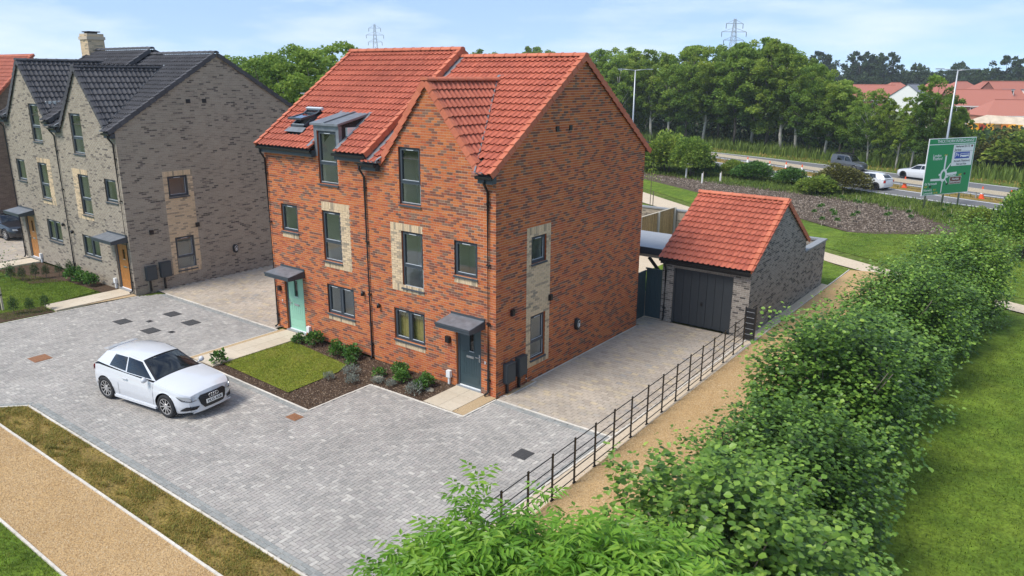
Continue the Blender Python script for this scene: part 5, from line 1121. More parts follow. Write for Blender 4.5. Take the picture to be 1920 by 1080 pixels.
con = bushlet(21, .17, .78, 700, .06, 'conifer', LEAF_LANCE)
cp = [(-25.5, -3.5), (-25.05, -3.2), (-24.9, -2.7), (-24.75, -2.3), (-24.6, -1.8), (-24.3, -1.45), (-19.9, -5.45), (-19.6, -4.98), (-19.5, -4.45)]
cl = ['leftmost dark conifer of the row across the grey house lawn', 'second dark conifer from the left in the lawn row', 'third dark conifer from the left in the lawn row', 'fourth dark conifer from the left in the lawn row', 'tall dark conifer nearest the bed in the lawn row', 'dark conifer beside the downpipe of the grey pair', 'leftmost of three conifers along the paving edge', 'middle of three conifers along the paving edge', 'conifer nearest the buff path along the paving edge']
for i, ((x, y), l) in enumerate(zip(cp, cl)):
    t = thing('dwarf_conifer', l, 'conifer', (x, y, .0), 'dwarf conifers on the grey house lawn', i); s = random.uniform(.85, 1.1); t.scale = (s, s, s); tag(obj('foliage', con, t, world=False), kind='stuff')
    q = MB(); q.tube([(0, 0, -.02), (0, 0, .4)], .012, 5); obj('stem', q.mesh('stem', ['bark']), t, world=False)
yt = thing('young_tree', 'thin young tree tied to a timber stake at the left edge', 'tree', (-20.95, -5.55, 0)); q = MB(); q.tube([(0, 0, -.05), (-.05, .03, 1.0), (-.12, .05, 2.3)], [.022, .018, .008], 6)
for a in range(7): q.tube([(-.06-.01*a, .03, .9+.18*a), (-.06+.5*math.cos(a*2.1), .03+.5*math.sin(a*2.1), 1.15+.2*a)], [.007, .003], 4)
obj('trunk', q.mesh('trunk', ['bark']), yt, world=False); r = np.random.default_rng(4); p = np.stack([r.normal(0, .36, 260), r.normal(0, .36, 260), r.uniform(1.1, 2.7, 260)], 1); tag(obj('crown', leaves('crown', p, unit(r.normal(size=p.shape)), unit(r.normal(size=p.shape)+[0, 0, 1.]), r.uniform(.06, .1, 260), 'shrub', LEAF_QUAD), yt, world=False), kind='stuff')
sk = thing('tree_stake', 'pale timber stake beside the young tree at the left edge', 'stake', (-20.85, -5.5, 0)); q = MB(); q.box(-.035, .035, -.035, .035, -.05, .95); obj('stake', q.mesh('stake', ['timber_pale']), sk, world=False); q = MB(); q.box(-.06, .04, -.04, .04, .62, .68); obj('tie', q.mesh('tie', ['black']), sk, world=False)

# ---------------- woodland trees
def tree_mesh(seed, H, RW, trunk_h, n_clump, per, lsize, mat, bark, flat=1.0, lean=.0):
    r = np.random.default_rng(seed); ch = H-trunk_h; d = unit(r.normal(size=(n_clump, 3))); rr = r.random(n_clump)**.45
    prof = lambda z: np.sqrt(np.clip(1-(2*z-1)**2*.92, .05, 1))
    z = np.clip(.5+d[:, 2]*.52*rr, .02, .98); C_ = np.stack([d[:, 0]*RW*rr*prof(z)*1.15, d[:, 1]*RW*rr*prof(z)*1.15, trunk_h+z*ch], 1)
    C_[:, 0] += lean*(C_[:, 2]/H)**2*H*.15
    cr = r.uniform(.28, .62, n_clump)*RW*.42; n = n_clump*per; ci = np.repeat(np.arange(n_clump), per); dd = unit(r.normal(size=(n, 3))); dd[:, 2] = np.where(dd[:, 2] < -.35, -dd[:, 2], dd[:, 2])
    p = C_[ci] + dd*cr[ci][:, None]*(r.random(n)**.33)[:, None]*np.array([1, 1, 1.05*flat])
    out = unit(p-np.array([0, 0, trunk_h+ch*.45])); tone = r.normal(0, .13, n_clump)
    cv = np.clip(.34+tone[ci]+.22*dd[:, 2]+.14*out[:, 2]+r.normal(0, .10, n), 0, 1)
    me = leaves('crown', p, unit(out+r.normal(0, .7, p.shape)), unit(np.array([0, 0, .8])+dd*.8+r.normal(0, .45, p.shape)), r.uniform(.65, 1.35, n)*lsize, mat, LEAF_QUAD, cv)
    mb = MB(); rt_ = random.Random(seed); x = y = 0; tp = [(0, 0, -.2)]
    for k in range(1, 6): x += rt_.uniform(-.18, .18); y += rt_.uniform(-.18, .18); tp.append((x, y, H*.8*k/5))
    r0 = .05+H*.011; mb.tube(tp, [r0, r0*.9, r0*.75, r0*.6, r0*.4, r0*.15], 7)
    for k in range(9):
        c = C_[rt_.randrange(n_clump)]; zz = max(trunk_h*.8, c[2]*.62); t_ = zz/(H*.8)*5; i = min(4, int(t_)); f_ = t_-i; b = [tp[i][q]+(tp[i+1][q]-tp[i][q])*f_ for q in range(3)] if i < 5 else tp[5]
        mb.tube([b, [(b[q]+c[q])/2+(.2 if q == 2 else 0) for q in range(3)], c], [r0*.4, r0*.25, r0*.1], 5)
    return me, mb.mesh('trunk', [bark], True)
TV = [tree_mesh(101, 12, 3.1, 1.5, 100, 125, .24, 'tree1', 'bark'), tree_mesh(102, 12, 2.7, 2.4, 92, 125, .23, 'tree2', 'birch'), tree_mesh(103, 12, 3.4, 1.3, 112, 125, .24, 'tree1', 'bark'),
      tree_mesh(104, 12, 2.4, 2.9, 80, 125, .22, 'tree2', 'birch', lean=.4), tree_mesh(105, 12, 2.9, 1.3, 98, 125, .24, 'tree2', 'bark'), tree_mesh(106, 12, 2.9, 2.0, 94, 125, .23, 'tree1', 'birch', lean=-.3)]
DT = [tree_mesh(201, 12, 5.0, 1.2, 60, 60, .62, 'tree3', 'bark'), tree_mesh(202, 12, 4.2, 4.2, 42, 60, .55, 'tree3', 'bark')]
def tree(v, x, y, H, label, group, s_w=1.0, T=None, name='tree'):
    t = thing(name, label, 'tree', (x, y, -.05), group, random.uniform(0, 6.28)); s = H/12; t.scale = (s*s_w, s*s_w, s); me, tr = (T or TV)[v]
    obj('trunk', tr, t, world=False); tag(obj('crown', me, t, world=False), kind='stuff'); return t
def px_ground(u_, v_, z=0.0):
    d = fw + rt*((u_-960)/1412.3) + up*(-(v_-540)/1412.3); k = (z-CAM.z)/d.z; return CAM.x+d.x*k, CAM.y+d.y*k
def px_at(u_, dist):
    d = fw + rt*((u_-960)/1412.3) + up*(-(140-540)/1412.3); k = dist/math.hypot(d.x, d.y); return CAM.x+d.x*k, CAM.y+d.y*k
def top_h(u_, v_, dist):
    d = fw + rt*((u_-960)/1412.3) + up*(-(v_-540)/1412.3); return CAM.z + dist*d.z/math.hypot(d.x, d.y)
where = lambda u_: 'behind the red roof' if u_ < 1110 else 'by the left road lamp' if u_ < 1260 else 'left of the pylon' if u_ < 1360 else 'under the pylon' if u_ < 1460 else 'right of the pylon' if u_ < 1580 else 'left of the green road sign' if u_ < 1720 else 'behind the green road sign'
NTH = ['first', 'second', 'third', 'fourth', 'fifth', 'sixth', 'seventh', 'eighth', 'ninth', 'tenth', 'eleventh', 'twelfth', 'thirteenth', 'fourteenth', 'fifteenth', 'sixteenth', 'seventeenth', 'eighteenth', 'nineteenth', 'twentieth', 'twenty-first', 'twenty-second', 'twenty-third', 'twenty-fourth']
belt = []
# front rank of the roadside wood: (pixel column, distance, top row)
for i, (u_, ds, vt) in enumerate([(1125, 122, 102), (1160, 118, 98), (1196, 124, 104), (1228, 117, 100), (1262, 115, 108), (1293, 113, 96), (1326, 111, 100), (1356, 113, 108), (1385, 108, 92), (1418, 108, 86), (1447, 106, 84), (1478, 104, 90), (1506, 103, 112), (1534, 100, 128), (1562, 98, 142), (1590, 97, 160), (1618, 95, 188), (1648, 92, 168), (1676, 90, 192), (1704, 89, 188), (1732, 88, 168), (1760, 87, 150), (1788, 87, 196), (1815, 88, 208)]): belt.append((i, u_, ds, vt, 0))
for i, (u_, ds, vt) in enumerate([(1110, 136, 106), (1145, 134, 100), (1180, 136, 98), (1216, 133, 106), (1250, 131, 100), (1284, 130, 96), (1316, 128, 92), (1345, 127, 94), (1372, 126, 96), (1402, 124, 88), (1432, 122, 82), (1462, 121, 86), (1490, 119, 92), (1520, 116, 118), (1550, 113, 132), (1580, 110, 156)]): belt.append((i, u_, ds, vt, 1))
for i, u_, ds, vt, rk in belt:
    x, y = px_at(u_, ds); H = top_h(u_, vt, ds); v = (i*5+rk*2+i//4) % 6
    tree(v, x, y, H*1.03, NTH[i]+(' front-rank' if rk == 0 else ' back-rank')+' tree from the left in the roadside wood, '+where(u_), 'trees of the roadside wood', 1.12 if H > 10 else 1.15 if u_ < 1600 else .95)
# trees behind the gap between the houses and left
for i, (u_, ds, vt) in enumerate([(420, 95, 118), (455, 78, 112), (498, 72, 122), (540, 70, 108), (580, 66, 112), (618, 70, 100), (648, 74, 98), (690, 90, 104), (560, 90, 100), (470, 100, 112), (520, 98, 116)]):
    x, y = px_at(u_, ds); tree((i*3+2) % 6, x, y, top_h(u_, vt, ds)*1.05, NTH[i]+' leafy tree in the gap between grey and red houses', 'trees between the house roofs', 1.35)
for i, (u_, ds, vt) in enumerate([(900, 190, 96), (925, 190, 101), (990, 185, 90), (1005, 185, 92), (1030, 190, 97)]):
    x, y = px_at(u_, ds); tree((i*2) % 6, x, y, top_h(u_, vt, ds), NTH[i]+' tree top from the left showing over the red ridge', 'tree tops over the ridge', 1.0)
# distant wood along the skyline on the right
rr_ = random.Random(5)
for i in range(44):
    u_ = 1500+i*10.6; ds = 330+rr_.uniform(-25, 25); vt = 130-6*math.sin(i*.7)+rr_.uniform(-7, 5)
    x, y = px_at(u_, ds); tree(0, x, y, top_h(u_, vt, ds), 'dark distant tree on the skyline behind the red roofed estate', 'distant skyline trees', 1.0, DT, 'distant_tree')
for k_, (u_, ds, vt) in enumerate(((1532, 320, 99), (1612, 318, 99), (1656, 318, 101), (1890, 318, 107), (1640, 322, 112))):
    x, y = px_at(u_, ds); tree(1, x, y, top_h(u_, vt, ds), ('leftmost', 'second', 'third', 'rightmost', 'smaller middle')[k_]+' tall round-headed tree above the distant wood', 'tall trees on the skyline', 1.0, DT, 'distant_tree')
for i in range(30):
    u_ = -20+i*38+rr_.uniform(-8, 8)
    if 430 < u_ < 1110 or u_ < 0: continue
    x, y = px_at(u_, 420); tree(0, x, y, top_h(u_, 122, 420), 'distant tree on the horizon', 'far horizon trees', 1.6, DT, 'distant_tree')
# ---------------- roadside bushes
BM = {'a': bushlet(41, 1.0, 1.9, 6000, .11, 'tree1'), 'b': bushlet(42, 1.0, 1.7, 6000, .11, 'shrub'), 'c': bushlet(43, 1.0, 1.7, 6000, .10, 'rusthedge'), 'n': bushlet(45, 1.0, 1.7, 9000, .075, 'hazel'), 'w': bushlet(44, 1.0, 1.6, 5000, .12, 'tree2')}
for (u_, v_, k, sx, sz_, l) in ((1296, 330, 'a', 2.0, 2.0, 'large dark rounded bush at the left by the road'), (1248, 322, 'w', 2.6, 2.3, 'light green bush left of the large dark roadside bush'), (1225, 318, 'b', 1.8, 1.5, 'green bush beside the red gable verge'), (1322, 330, 'b', 1.2, 1.0, 'small bush right of the large dark roadside bush'),
    (1410, 336, 'b', 1.7, 1.0, 'green mounded bush on the bank above the mulch, left of the russet bush'), (1378, 330, 'w', 1.5, .95, 'pale bush left of the mounded bush'), (1578, 358, 'c', 2.1, 1.25, 'wide russet bush in front of the dark van'), (1530, 362, 'w', 1.6, .9, 'pale scrub left of the russet bush'), (1480, 345, 'b', 1.3, .9, 'low green bush before the road cones'),
    (1925, 485, 'n', 1.7, 2.3, 'big green bush on the right edge below the road sign'), (1955, 440, 'n', 2.2, 2.5, 'dark bush cut off by the right edge'), (1890, 312, 'c', 3.6, 2.2, 'russet hedge bush right of the road sign'), (1925, 318, 'w', 3.8, 2.3, 'light hedge bush at the right edge beyond the road'), (1850, 305, 'a', 3.2, 2.0, 'dark hedge bush behind the road sign'), (1835, 420, 'w', .9, .7, 'small pale shrub beside the hedge end')):
    x, y = px_ground(u_, v_); t = thing('bush', l, 'bush', (x, y, -.1), 'bushes along the road', random.uniform(0, 6)); t.scale = (sx, sx, sz_); tag(obj('foliage', BM[k], t, world=False), kind='stuff'); obj('stem', stems_mesh(3, 1.0, .5, 5, .03), t, world=False)
# understorey and tall weeds as masses
def px_poly(L): return [px_ground(*q) for q in L]
XS2 = list(np.linspace(-75, 40, 40)); f2 = resample(FAR, XS2)
lab(blades('tall_weeds', off(f2, 3.5) + off(f2, 12)[::-1], 30000, .5, 1.5, 'weed', .5, .14, -.05), 'band of tall green weeds between road and wood', 'weeds')
lab(blades('verge_grass', off(f2, .8) + off(f2, 4)[::-1], 16000, .15, .45, 'dryblade', .8, .10, -.05), 'dry grass along the far edge of the road', 'grass')
n2 = resample(NEAR, XS2); lab(blades('bank_weeds', [(-34, 56), (-22, 51.5), (-13, 48.2), (-4, 46.4), (3, 43.2), (8, 36.5), (11.5, 32), (16, 40), (14, 45), (6.2, 48.6), (1.3, 50.2), (-11, 56), (-30, 64)], 36000, .12, .42, 'weed', .8, .06, -.05), 'green and brown weeds on the bank between mulch and road', 'weeds')
lab(blades('reserve_grass', off(resample(BAR2, XS2), -1.2) + off(resample(BAR2, XS2), 1.5)[::-1], 9000, .1, .4, 'dryblade', .8, .08, -.05), 'dry grass in the central reservation', 'grass')
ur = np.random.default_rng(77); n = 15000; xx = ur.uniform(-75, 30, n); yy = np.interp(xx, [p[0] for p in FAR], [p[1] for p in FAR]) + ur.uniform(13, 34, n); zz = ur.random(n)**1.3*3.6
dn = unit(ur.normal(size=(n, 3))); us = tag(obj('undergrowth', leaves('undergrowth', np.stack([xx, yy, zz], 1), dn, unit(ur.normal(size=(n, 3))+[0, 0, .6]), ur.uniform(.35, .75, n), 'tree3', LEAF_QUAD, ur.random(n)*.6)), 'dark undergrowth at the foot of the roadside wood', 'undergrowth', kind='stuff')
# ================================================================== VEHICLES
def paint(name, col, metal=0.0, rough=.28):
    m, t, b = newmat(name); b.inputs['Base Color'].default_value = (*col, 1); b.inputs['Roughness'].default_value = rough; b.inputs['Metallic'].default_value = metal
    b.inputs['Coat Weight'].default_value = .8; b.inputs['Coat Roughness'].default_value = .06; return m
M['paint_white'] = paint('white_car_paint', (.63, .64, .66), rough=.2); M['paint_black'] = paint('black_car_paint', (.012, .013, .018)); M['paint_dark'] = paint('dark_grey_car_paint', (.11, .115, .12), .4)
M['rubber'] = plain('tyre_rubber', (.018, .018, .019), .8); M['alloy'] = plain('alloy_wheel', (.62, .61, .60), .3, metal=.7); M['trim'] = plain('black_trim', (.010, .010, .012), .35); M['carglass'] = glassmat('car_glass', (.34, .38, .39), .03)
M['seat'] = plain('car_interior', (.035, .035, .038), .8); M['lampglass'] = plain('headlamp', (.55, .57, .60), .15, metal=.4); M['redlamp'] = plain('tail_lamp', (.45, .015, .015), .2); M['plate'] = plain('number_plate', (.85, .85, .82), .4); M['ink'] = plain('plate_ink', (.01, .01, .01), .5)
def car(t, S, pm, detail=True):
    """hatchback or van body from a side profile; S: dict of section arrays"""
    L0, L1, W, wb, wr = S['x0'], S['x1'], S['w'], S['wb'], S['wr']; ax = (-wb/2, wb/2)
    def hw(x):           # plan half-width
        k = (x-(L0+L1)/2)/((L1-L0)/2); return W/2*(1-.07*max(0, abs(k)-.30)**2/.49 - .17*max(0, abs(k)-.84)**2/.0256)
    belt = lambda x: float(np.interp(x, S['bx'], S['bz']))
    zs = lambda x: float(np.interp(x, [L0, L0+.25, L1-.35, L1], [.30, .19, .19, .24]))
    def tumble(v): return float(np.interp(v, [0, .12, .35, .62, .85, 1], [.93, .97, 1.0, .995, .965, .925]))
    NX, NZ = 84, 16; body = MB(); side_pts = {}
    for sg in (-1, 1):
        g = []
        for i in range(NX+1):
            x = L0+(L1-L0)*i/NX; row = []
            for j in range(NZ+1):
                v = j/NZ; z = zs(x)+(belt(x)-zs(x))*v; xx = x; y = hw(x)*tumble(v)
                # character line
                y -= .010*math.exp(-((v-.82)/.05)**2)
                for a in ax:
                    d = math.hypot(xx-a, z-wr); R = wr+.055
                    if abs(d-R) < .035 and z < wr+R: k = R/max(d, 1e-4); xx = a+(xx-a)*k; z = wr+(z-wr)*k
                row.append((xx, sg*y, z))
            g.append(row)
        vs = [p for r_ in g for p in r_]; fs = []
        for i in range(NX):
            for j in range(NZ):
                q = (i*(NZ+1)+j, (i+1)*(NZ+1)+j, (i+1)*(NZ+1)+j+1, i*(NZ+1)+j+1); c = [sum(vs[k][m] for k in q)/4 for m in (0, 2)]
                if any(math.hypot(c[0]-a, c[1]-wr) < wr+.05 for a in ax): continue
                fs.append(q if sg < 0 else q[::-1])
        body.add(vs, fs, 0)
    # bonnet / deck, from side belt to side belt
    def deck(xa, xb, crown, n=14):
        rows = []
        for i in range(n+1):
            x = xa+(xb-xa)*i/n; h = hw(x)*.925; rows.append([(x+.10*(1-(k/6)**2)*S.get('bow', .6)*(x-xa)/(xb-xa), h*k/6, belt(x)+crown*(1-(abs(k)/6)**2.2)) for k in range(-6, 7)])
        vs = [p for r_ in rows for p in r_]; m_ = 13; body.add(vs, [(i*m_+k, (i+1)*m_+k, (i+1)*m_+k+1, i*m_+k+1) for i in range(n) for k in range(12)], 0); return rows
    rows = deck(S['cowl'], L1, .07); front = rows[-1]
    # nose: loft from bonnet edge down to the bumper
    def nose(x0, top, sgn, bulge):
        rws = [top]; n = 10
        for i in range(1, n+1):
            v = i/n; r_ = []
            for (x, y, z) in top:
                zb_ = zs(x0)-.02; zz = z+(zb_-z)*v; k = abs(y)/(hw(x0)*.925); b = bulge*math.sin(min(1, v*1.25)*math.pi/2)*(1-k**4) - .05*max(0, v-.75)*4*.25; yy = y*(1+.075*math.sin(math.pi*min(1, v*1.1))); r_.append((x+sgn*b, yy, zz))
            rws.append(r_)
        vs = [p for r_ in rws for p in r_]; m_ = len(top); body.add(vs, [(i*m_+k, (i+1)*m_+k, (i+1)*m_+k+1, i*m_+k+1) for i in range(n) for k in range(m_-1)], 0); return rws
    fn_ = nose(L1, front, 1, .09)
    rear_top = [(L0, hw(L0)*.925*k/6, belt(L0)) for k in range(-6, 7)]; rn = nose(L0, rear_top, -1, .07)
    bo = obj('body', body.mesh('body', [pm], True), t, world=False)
    # greenhouse
    gp = S['green']      # belt points and roof points: A,B,C,D -> (x,y,z)
    def patch(a, b, c, d, hole, bul, n=12, m=8):
        """bilinear patch a-b (bottom) d-c (top); hole=(u0,u1,v0,v1) glazed"""
        a, b, c, d = map(Vector, (a, b, c, d)); nrm = (b-a).cross(d-a).normalized(); pts_, cells_ = [], ([], [])
        us = sorted(set([i/n for i in range(n+1)] + ([hole[0], hole[1]] if hole else []))); vs_ = sorted(set([j/m for j in range(m+1)] + ([hole[2], hole[3]] if hole else [])))
        for v in vs_:
            for u in us: pts_.append((a*(1-u)+b*u)*(1-v)+(d*(1-u)+c*u)*v + nrm*bul*math.sin(math.pi*u)**.8*math.sin(math.pi*(v*.7+.15)) if bul else (a*(1-u)+b*u)*(1-v)+(d*(1-u)+c*u)*v)
        K = len(us)
        for j in range(len(vs_)-1):
            for i in range(K-1):
                uc, vc = (us[i]+us[i+1])/2, (vs_[j]+vs_[j+1])/2; h_ = hole and hole[0] < uc < hole[1] and hole[2] < vc < hole[3]
                cells_[1 if h_ else 0].append((j*K+i, j*K+i+1, (j+1)*K+i+1, (j+1)*K+i))
        return pts_, cells_
    shell = MB()
    def glaze(name, corners, hole, bul, flip=False, border='trim', frame=True):
        p_, (s_, g_) = patch(*corners, hole, bul)
        if s_: shell.add(p_, s_, 0, 1 if border == 'trim' else 0)
        if g_:
            q = MB(); q.add(p_, g_, 0); obj(name, q.mesh(name, ['carglass'], True), t, world=False)
    A0, B0, C0, D0 = gp['A0'], gp['B0'], gp['C0'], gp['D0']; A1, B1_, C1, D1 = gp['A1'], gp['B1'], gp['C1'], gp['D1']; fy = lambda p: (p[0], -p[1], p[2])
    glaze('windscreen', (fy(A0), A0, A1, fy(A1)), (.05, .95, .08, .93), .10)
    for f_ in (lambda p: p, fy):
        glaze('side_window', (f_(A0), f_(B0), f_(B1_), f_(A1)), S.get('h1', (.11, .98, .04, .90)), .03 if f_(A0)[1] > 0 else -.03, border='paint')
        glaze('side_window', (f_(B0), f_(C0), f_(C1), f_(B1_)), S.get('h2', (.03, .82, .07, .87)), .03 if f_(A0)[1] > 0 else -.03, border='paint')
        glaze('quarter_panel', (f_(C0), f_(D0), f_(D1), f_(C1)), None, 0, border='paint')
    glaze('rear_window', (D0, fy(D0), fy(D1), D1), (.10, .90, .15, .92), .04, border='paint')
    ro = [(A1, fy(A1)), (B1_, fy(B1_)), (C1, fy(C1)), (D1, fy(D1))]; vs = []; fs = []
    for a, b in ro: vs += [(a[0]+.05*(1-(k/5)**2)*(1 if a is A1 else 0), a[1]*(k/5), a[2]+.055*(1-abs(k/5)**2.4)) for k in range(-5, 6)]
    fs = [(i*11+k, i*11+k+1, (i+1)*11+k+1, (i+1)*11+k) for i in range(3) for k in range(10)]; shell.add(vs, fs, 0, 0)
    obj('cabin_shell', shell.mesh('cabin_shell', [pm, 'trim'], True), t, world=False)
    q = MB(); xa, xb = D0[0]+.1, A0[0]-.1; q.box(xa, xb, -W*.40, W*.40, .30, .42)
    q.box(xb-.25, xb+.25, -W*.40, W*.40, .62, A0[2]-.02)
    for sy in (-1, 1):
        q.box(-.35, .15, sy*.37-.24, sy*.37+.24, .42, .60); q.box(-.48, -.30, sy*.37-.23, sy*.37+.23, .55, 1.02); q.box(-.46, -.36, sy*.37-.12, sy*.37+.12, 1.05, 1.2)
    q.box(-1.15, -1.0, -.55, .55, .5, 1.0); obj('interior', q.mesh('interior', ['seat']), t, world=False)
    # floor pan and arch liners
    q = MB(); q.box(L0+.35, L1-.45, -W/2*.80, W/2*.80, .17, .30)
    for a in ax: q.box(a-wr-.04, a+wr+.04, -W/2*.74, W/2*.74, .25, wr*2+.06)
    obj('underbody', q.mesh('underbody', ['trim']), t, world=False)
    # wheels
    for a in ax:
        for sy in (-1, 1):
            yo = sy*(W/2-.012); yi = sy*(W/2-.215); q = MB(); n = 28; vs = []
            for y_, r_ in ((yi, wr-.02), (yi+sy*.03, wr), (yo-sy*.03, wr), (yo, wr-.025), (yo-sy*.005, wr*.70), (yo-sy*.05, wr*.68)): vs += [(a+r_*math.cos(6.2832*k/n), y_, wr+r_*math.sin(6.2832*k/n)) for k in range(n)]
            q.add(vs, [(i*n+k, i*n+(k+1) % n, (i+1)*n+(k+1) % n, (i+1)*n+k) for i in range(5) for k in range(n)], 0)
            wh = obj('wheel', q.mesh('wheel', ['rubber'], True), t, world=False)
            if detail or sy < 0:
                q = MB(); rr2 = wr*.70
                q.add([(a+rr2*math.cos(6.2832*k/n), yo-sy*.01, wr+rr2*math.sin(6.2832*k/n)) for k in range(n)] + [(a+rr2*.90*math.cos(6.2832*k/n), yo-sy*.012, wr+rr2*.90*math.sin(6.2832*k/n)) for k in range(n)], [(k, (k+1) % n, n+(k+1) % n, n+k) for k in range(n)], 0)
                for k in range(10):
                    b = 6.2832*k/10+.2; c_, s_ = math.cos(b), math.sin(b); p0, p1 = (a+.05*c_, wr+.05*s_), (a+rr2*.93*c_, wr+rr2*.93*s_); nx, nz = -s_, c_
                    q.add([(p0[0]+nx*.020, yo-sy*.022, p0[1]+nz*.020), (p0[0]-nx*.020, yo-sy*.022, p0[1]-nz*.020), (p1[0]-nx*.013, yo-sy*.010, p1[1]-nz*.013), (p1[0]+nx*.013, yo-sy*.010, p1[1]+nz*.013)], [(0, 1, 2, 3)], 0)
                q.tube([(a, yo-sy*.05, wr), (a, yo-sy*.012, wr)], .065, 12); obj('rim', q.mesh('rim', ['alloy']), wh, world=False)
    return fn_, rn, hw, belt
def surf_pt(rws, y, z):
    """x of the lofted nose at (y,z), averaged from the nearest loft points"""
    cand = sorted(((p[1]-y)**2+(p[2]-z)**2, p[0]) for r_ in rws for p in r_)[:4]; w_ = [1/(c[0]+1e-4) for c in cand]; return sum(c[1]*k for c, k in zip(cand, w_))/sum(w_)
def skin_pt(S, rws, s, z, o, sgn=1):
    """point on the car skin: s = distance across the nose from the centre line, running on round the corner along the flank"""
    L = S['x1'] if sgn > 0 else S['x0']; sy = 1 if s >= 0 else -1; a = abs(s); ym = max(abs(p[1]) for p in rws[3])-.02
    if a <= ym: return (surf_pt(rws, a*sy, z)+sgn*o, a*sy, z)
    x = L+sgn*.05-sgn*(a-ym); k = (x-(S['x0']+S['x1'])/2)/((S['x1']-S['x0'])/2); W = S['w']; h = W/2*(1-.07*max(0, abs(k)-.30)**2/.49 - .17*max(0, abs(k)-.84)**2/.0256)
    return (x, sy*(h*.99+o), z)
def nose_patch(t, name, rws, poly, mat, sgn=1, offs=.012, S=None):
    S = S or HATCH; q = MB(); k = len(poly); c = (sum(p[0] for p in poly)/k, sum(p[1] for p in poly)/k); e = []
    for i in range(k):
        for f in (0, .33, .67): e.append(tuple(poly[i][m]*(1-f)+poly[(i+1) % k][m]*f for m in (0, 1)))
    n = len(e); V = []
    for r_ in (1, .75, .5, .25): V += [skin_pt(S, rws, c[0]+(a-c[0])*r_, c[1]+(b-c[1])*r_, offs, sgn) for a, b in e]
    V.append(skin_pt(S, rws, *c, offs, sgn)); q.add(V, [(g*n+i, g*n+(i+1) % n, (g+1)*n+(i+1) % n, (g+1)*n+i) for g in range(3) for i in range(n)] + [(3*n+i, 3*n+(i+1) % n, 4*n) for i in range(n)], 0)
    return obj(name, q.mesh(name, [mat]), t, world=False)
HATCH = dict(x0=-1.90, x1=1.96, w=1.74, wb=2.47, wr=.325, bx=[-1.9, -1.5, -.8, .2, .80, 1.2, 1.6, 1.85, 1.96], bz=[.90, .99, .97, .93, .905, .86, .795, .73, .68], cowl=.80,
    green=dict(A0=(.80, .72, .91), B0=(-.36, .76, .945), C0=(-1.30, .71, .985), D0=(-1.84, .60, .95), A1=(.14, .545, 1.325), B1=(-.42, .56, 1.385), C1=(-1.05, .535, 1.37), D1=(-1.50, .48, 1.28)))
hc = thing('white_hatchback', 'white three-door hatchback parked on the grey block paving', 'car', (-7.80, -5.98, 0), rz=math.radians(8.5)); hc.scale = (1.06, 1.03, 1.03)
fn_, rn, hwf, beltf = car(hc, HATCH, 'paint_white')
gq = [(-.36, .66), (.36, .66), (.44, .60), (.40, .42), (.30, .30), (-.30, .30), (-.40, .42), (-.44, .60)]
nose_patch(hc, 'grille', fn_, gq, 'trim', offs=.02)
for sy in (-1, 1):
    nose_patch(hc, 'headlight', fn_, [(sy*.46, .555), (sy*.48, .635), (sy*.62, .665), (sy*.86, .70), (sy*.93, .69), (sy*.80, .59), (sy*.64, .55)], 'lampglass', offs=.014)
    nose_patch(hc, 'headlight_surround', fn_, [(sy*.48, .54), (sy*.64, .55), (sy*.80, .59), (sy*.94, .69), (sy*.97, .695), (sy*.83, .575), (sy*.65, .53)], 'trim', offs=.013)
    nose_patch(hc, 'fog_light_duct', fn_, [(sy*.44, .39), (sy*.74, .40), (sy*.86, .33), (sy*.88, .29), (sy*.50, .29)], 'trim', offs=.014)
    nose_patch(hc, 'tail_light', rn, [(sy*.44, .84), (sy*.78, .88), (sy*.80, .74), (sy*.46, .73)], 'redlamp', sgn=-1, offs=.015)
    q = MB(); q.tube([(.60, sy*.80, .93), (.58, sy*.90, .95)], .02, 6); q.tube([(.66, sy*.93, .98), (.60, sy*.935, .98), (.55, sy*.93, .975)], [.055, .085, .06], 10); obj('door_mirror', q.mesh('door_mirror', ['paint_white'], True), hc, world=False)
    q = MB(); q.box(-.42, -.22, min(sy*.862, sy*.885), max(sy*.862, sy*.885), .80, .83); obj('door_handle', q.mesh('door_handle', ['paint_white']), hc, world=False)
    q = MB(); q.box(-.85, .85, min(sy*.80, sy*.865), max(sy*.80, sy*.865), .17, .235); obj('sill_skirt', q.mesh('sill_skirt', ['paint_white']), hc, world=False)
    q = MB()
    for x in (-.62, .80): q.tube([(x, sy*(hwf(x)*.995+.003), .30), (x, sy*(hwf(x)*1.0+.003), .60), (x, sy*(hwf(x)*.935+.003), .88)], .004, 4)
    obj('door_seam', q.mesh('door_seam', ['trim']), hc, world=False)
q = MB(); q.hexa([(2.02, -.62, .205), (2.045, -.30, .19), (2.045, .30, .19), (2.02, .62, .205), (2.02, -.62, .235), (2.05, -.30, .225), (2.05, .30, .225), (2.02, .62, .235)]); obj('front_splitter', q.mesh('front_splitter', ['paint_white']), hc, world=False)
px_ = surf_pt(fn_, 0, .45)+.03; q = MB(); q.box(px_, px_+.012, -.26, .26, .40, .51); npl = obj('number_plate', q.mesh('number_plate', ['plate']), hc, world=False)
me = text_mesh('YK15 AGK', .105, offset=.003); me.materials.append(M['ink']); me.transform(Matrix(((0, 0, 1, px_+.016), (1, 0, 0, 0), (0, 1, 0, .455), (0, 0, 0, 1)))); obj('plate_lettering', me, npl, world=False)
gx_ = surf_pt(fn_, 0, .585)+.03
for k in range(4):
    q = MB(); cy = -.105+.07*k; n = 20; q.tube([(gx_+.012, cy+.048*math.cos(6.2832*i/n), .585+.048*math.sin(6.2832*i/n)) for i in range(n+1)], .010, 5, caps=False); obj('badge_ring', q.mesh('badge_ring', ['chrome'], True), hc, world=False)
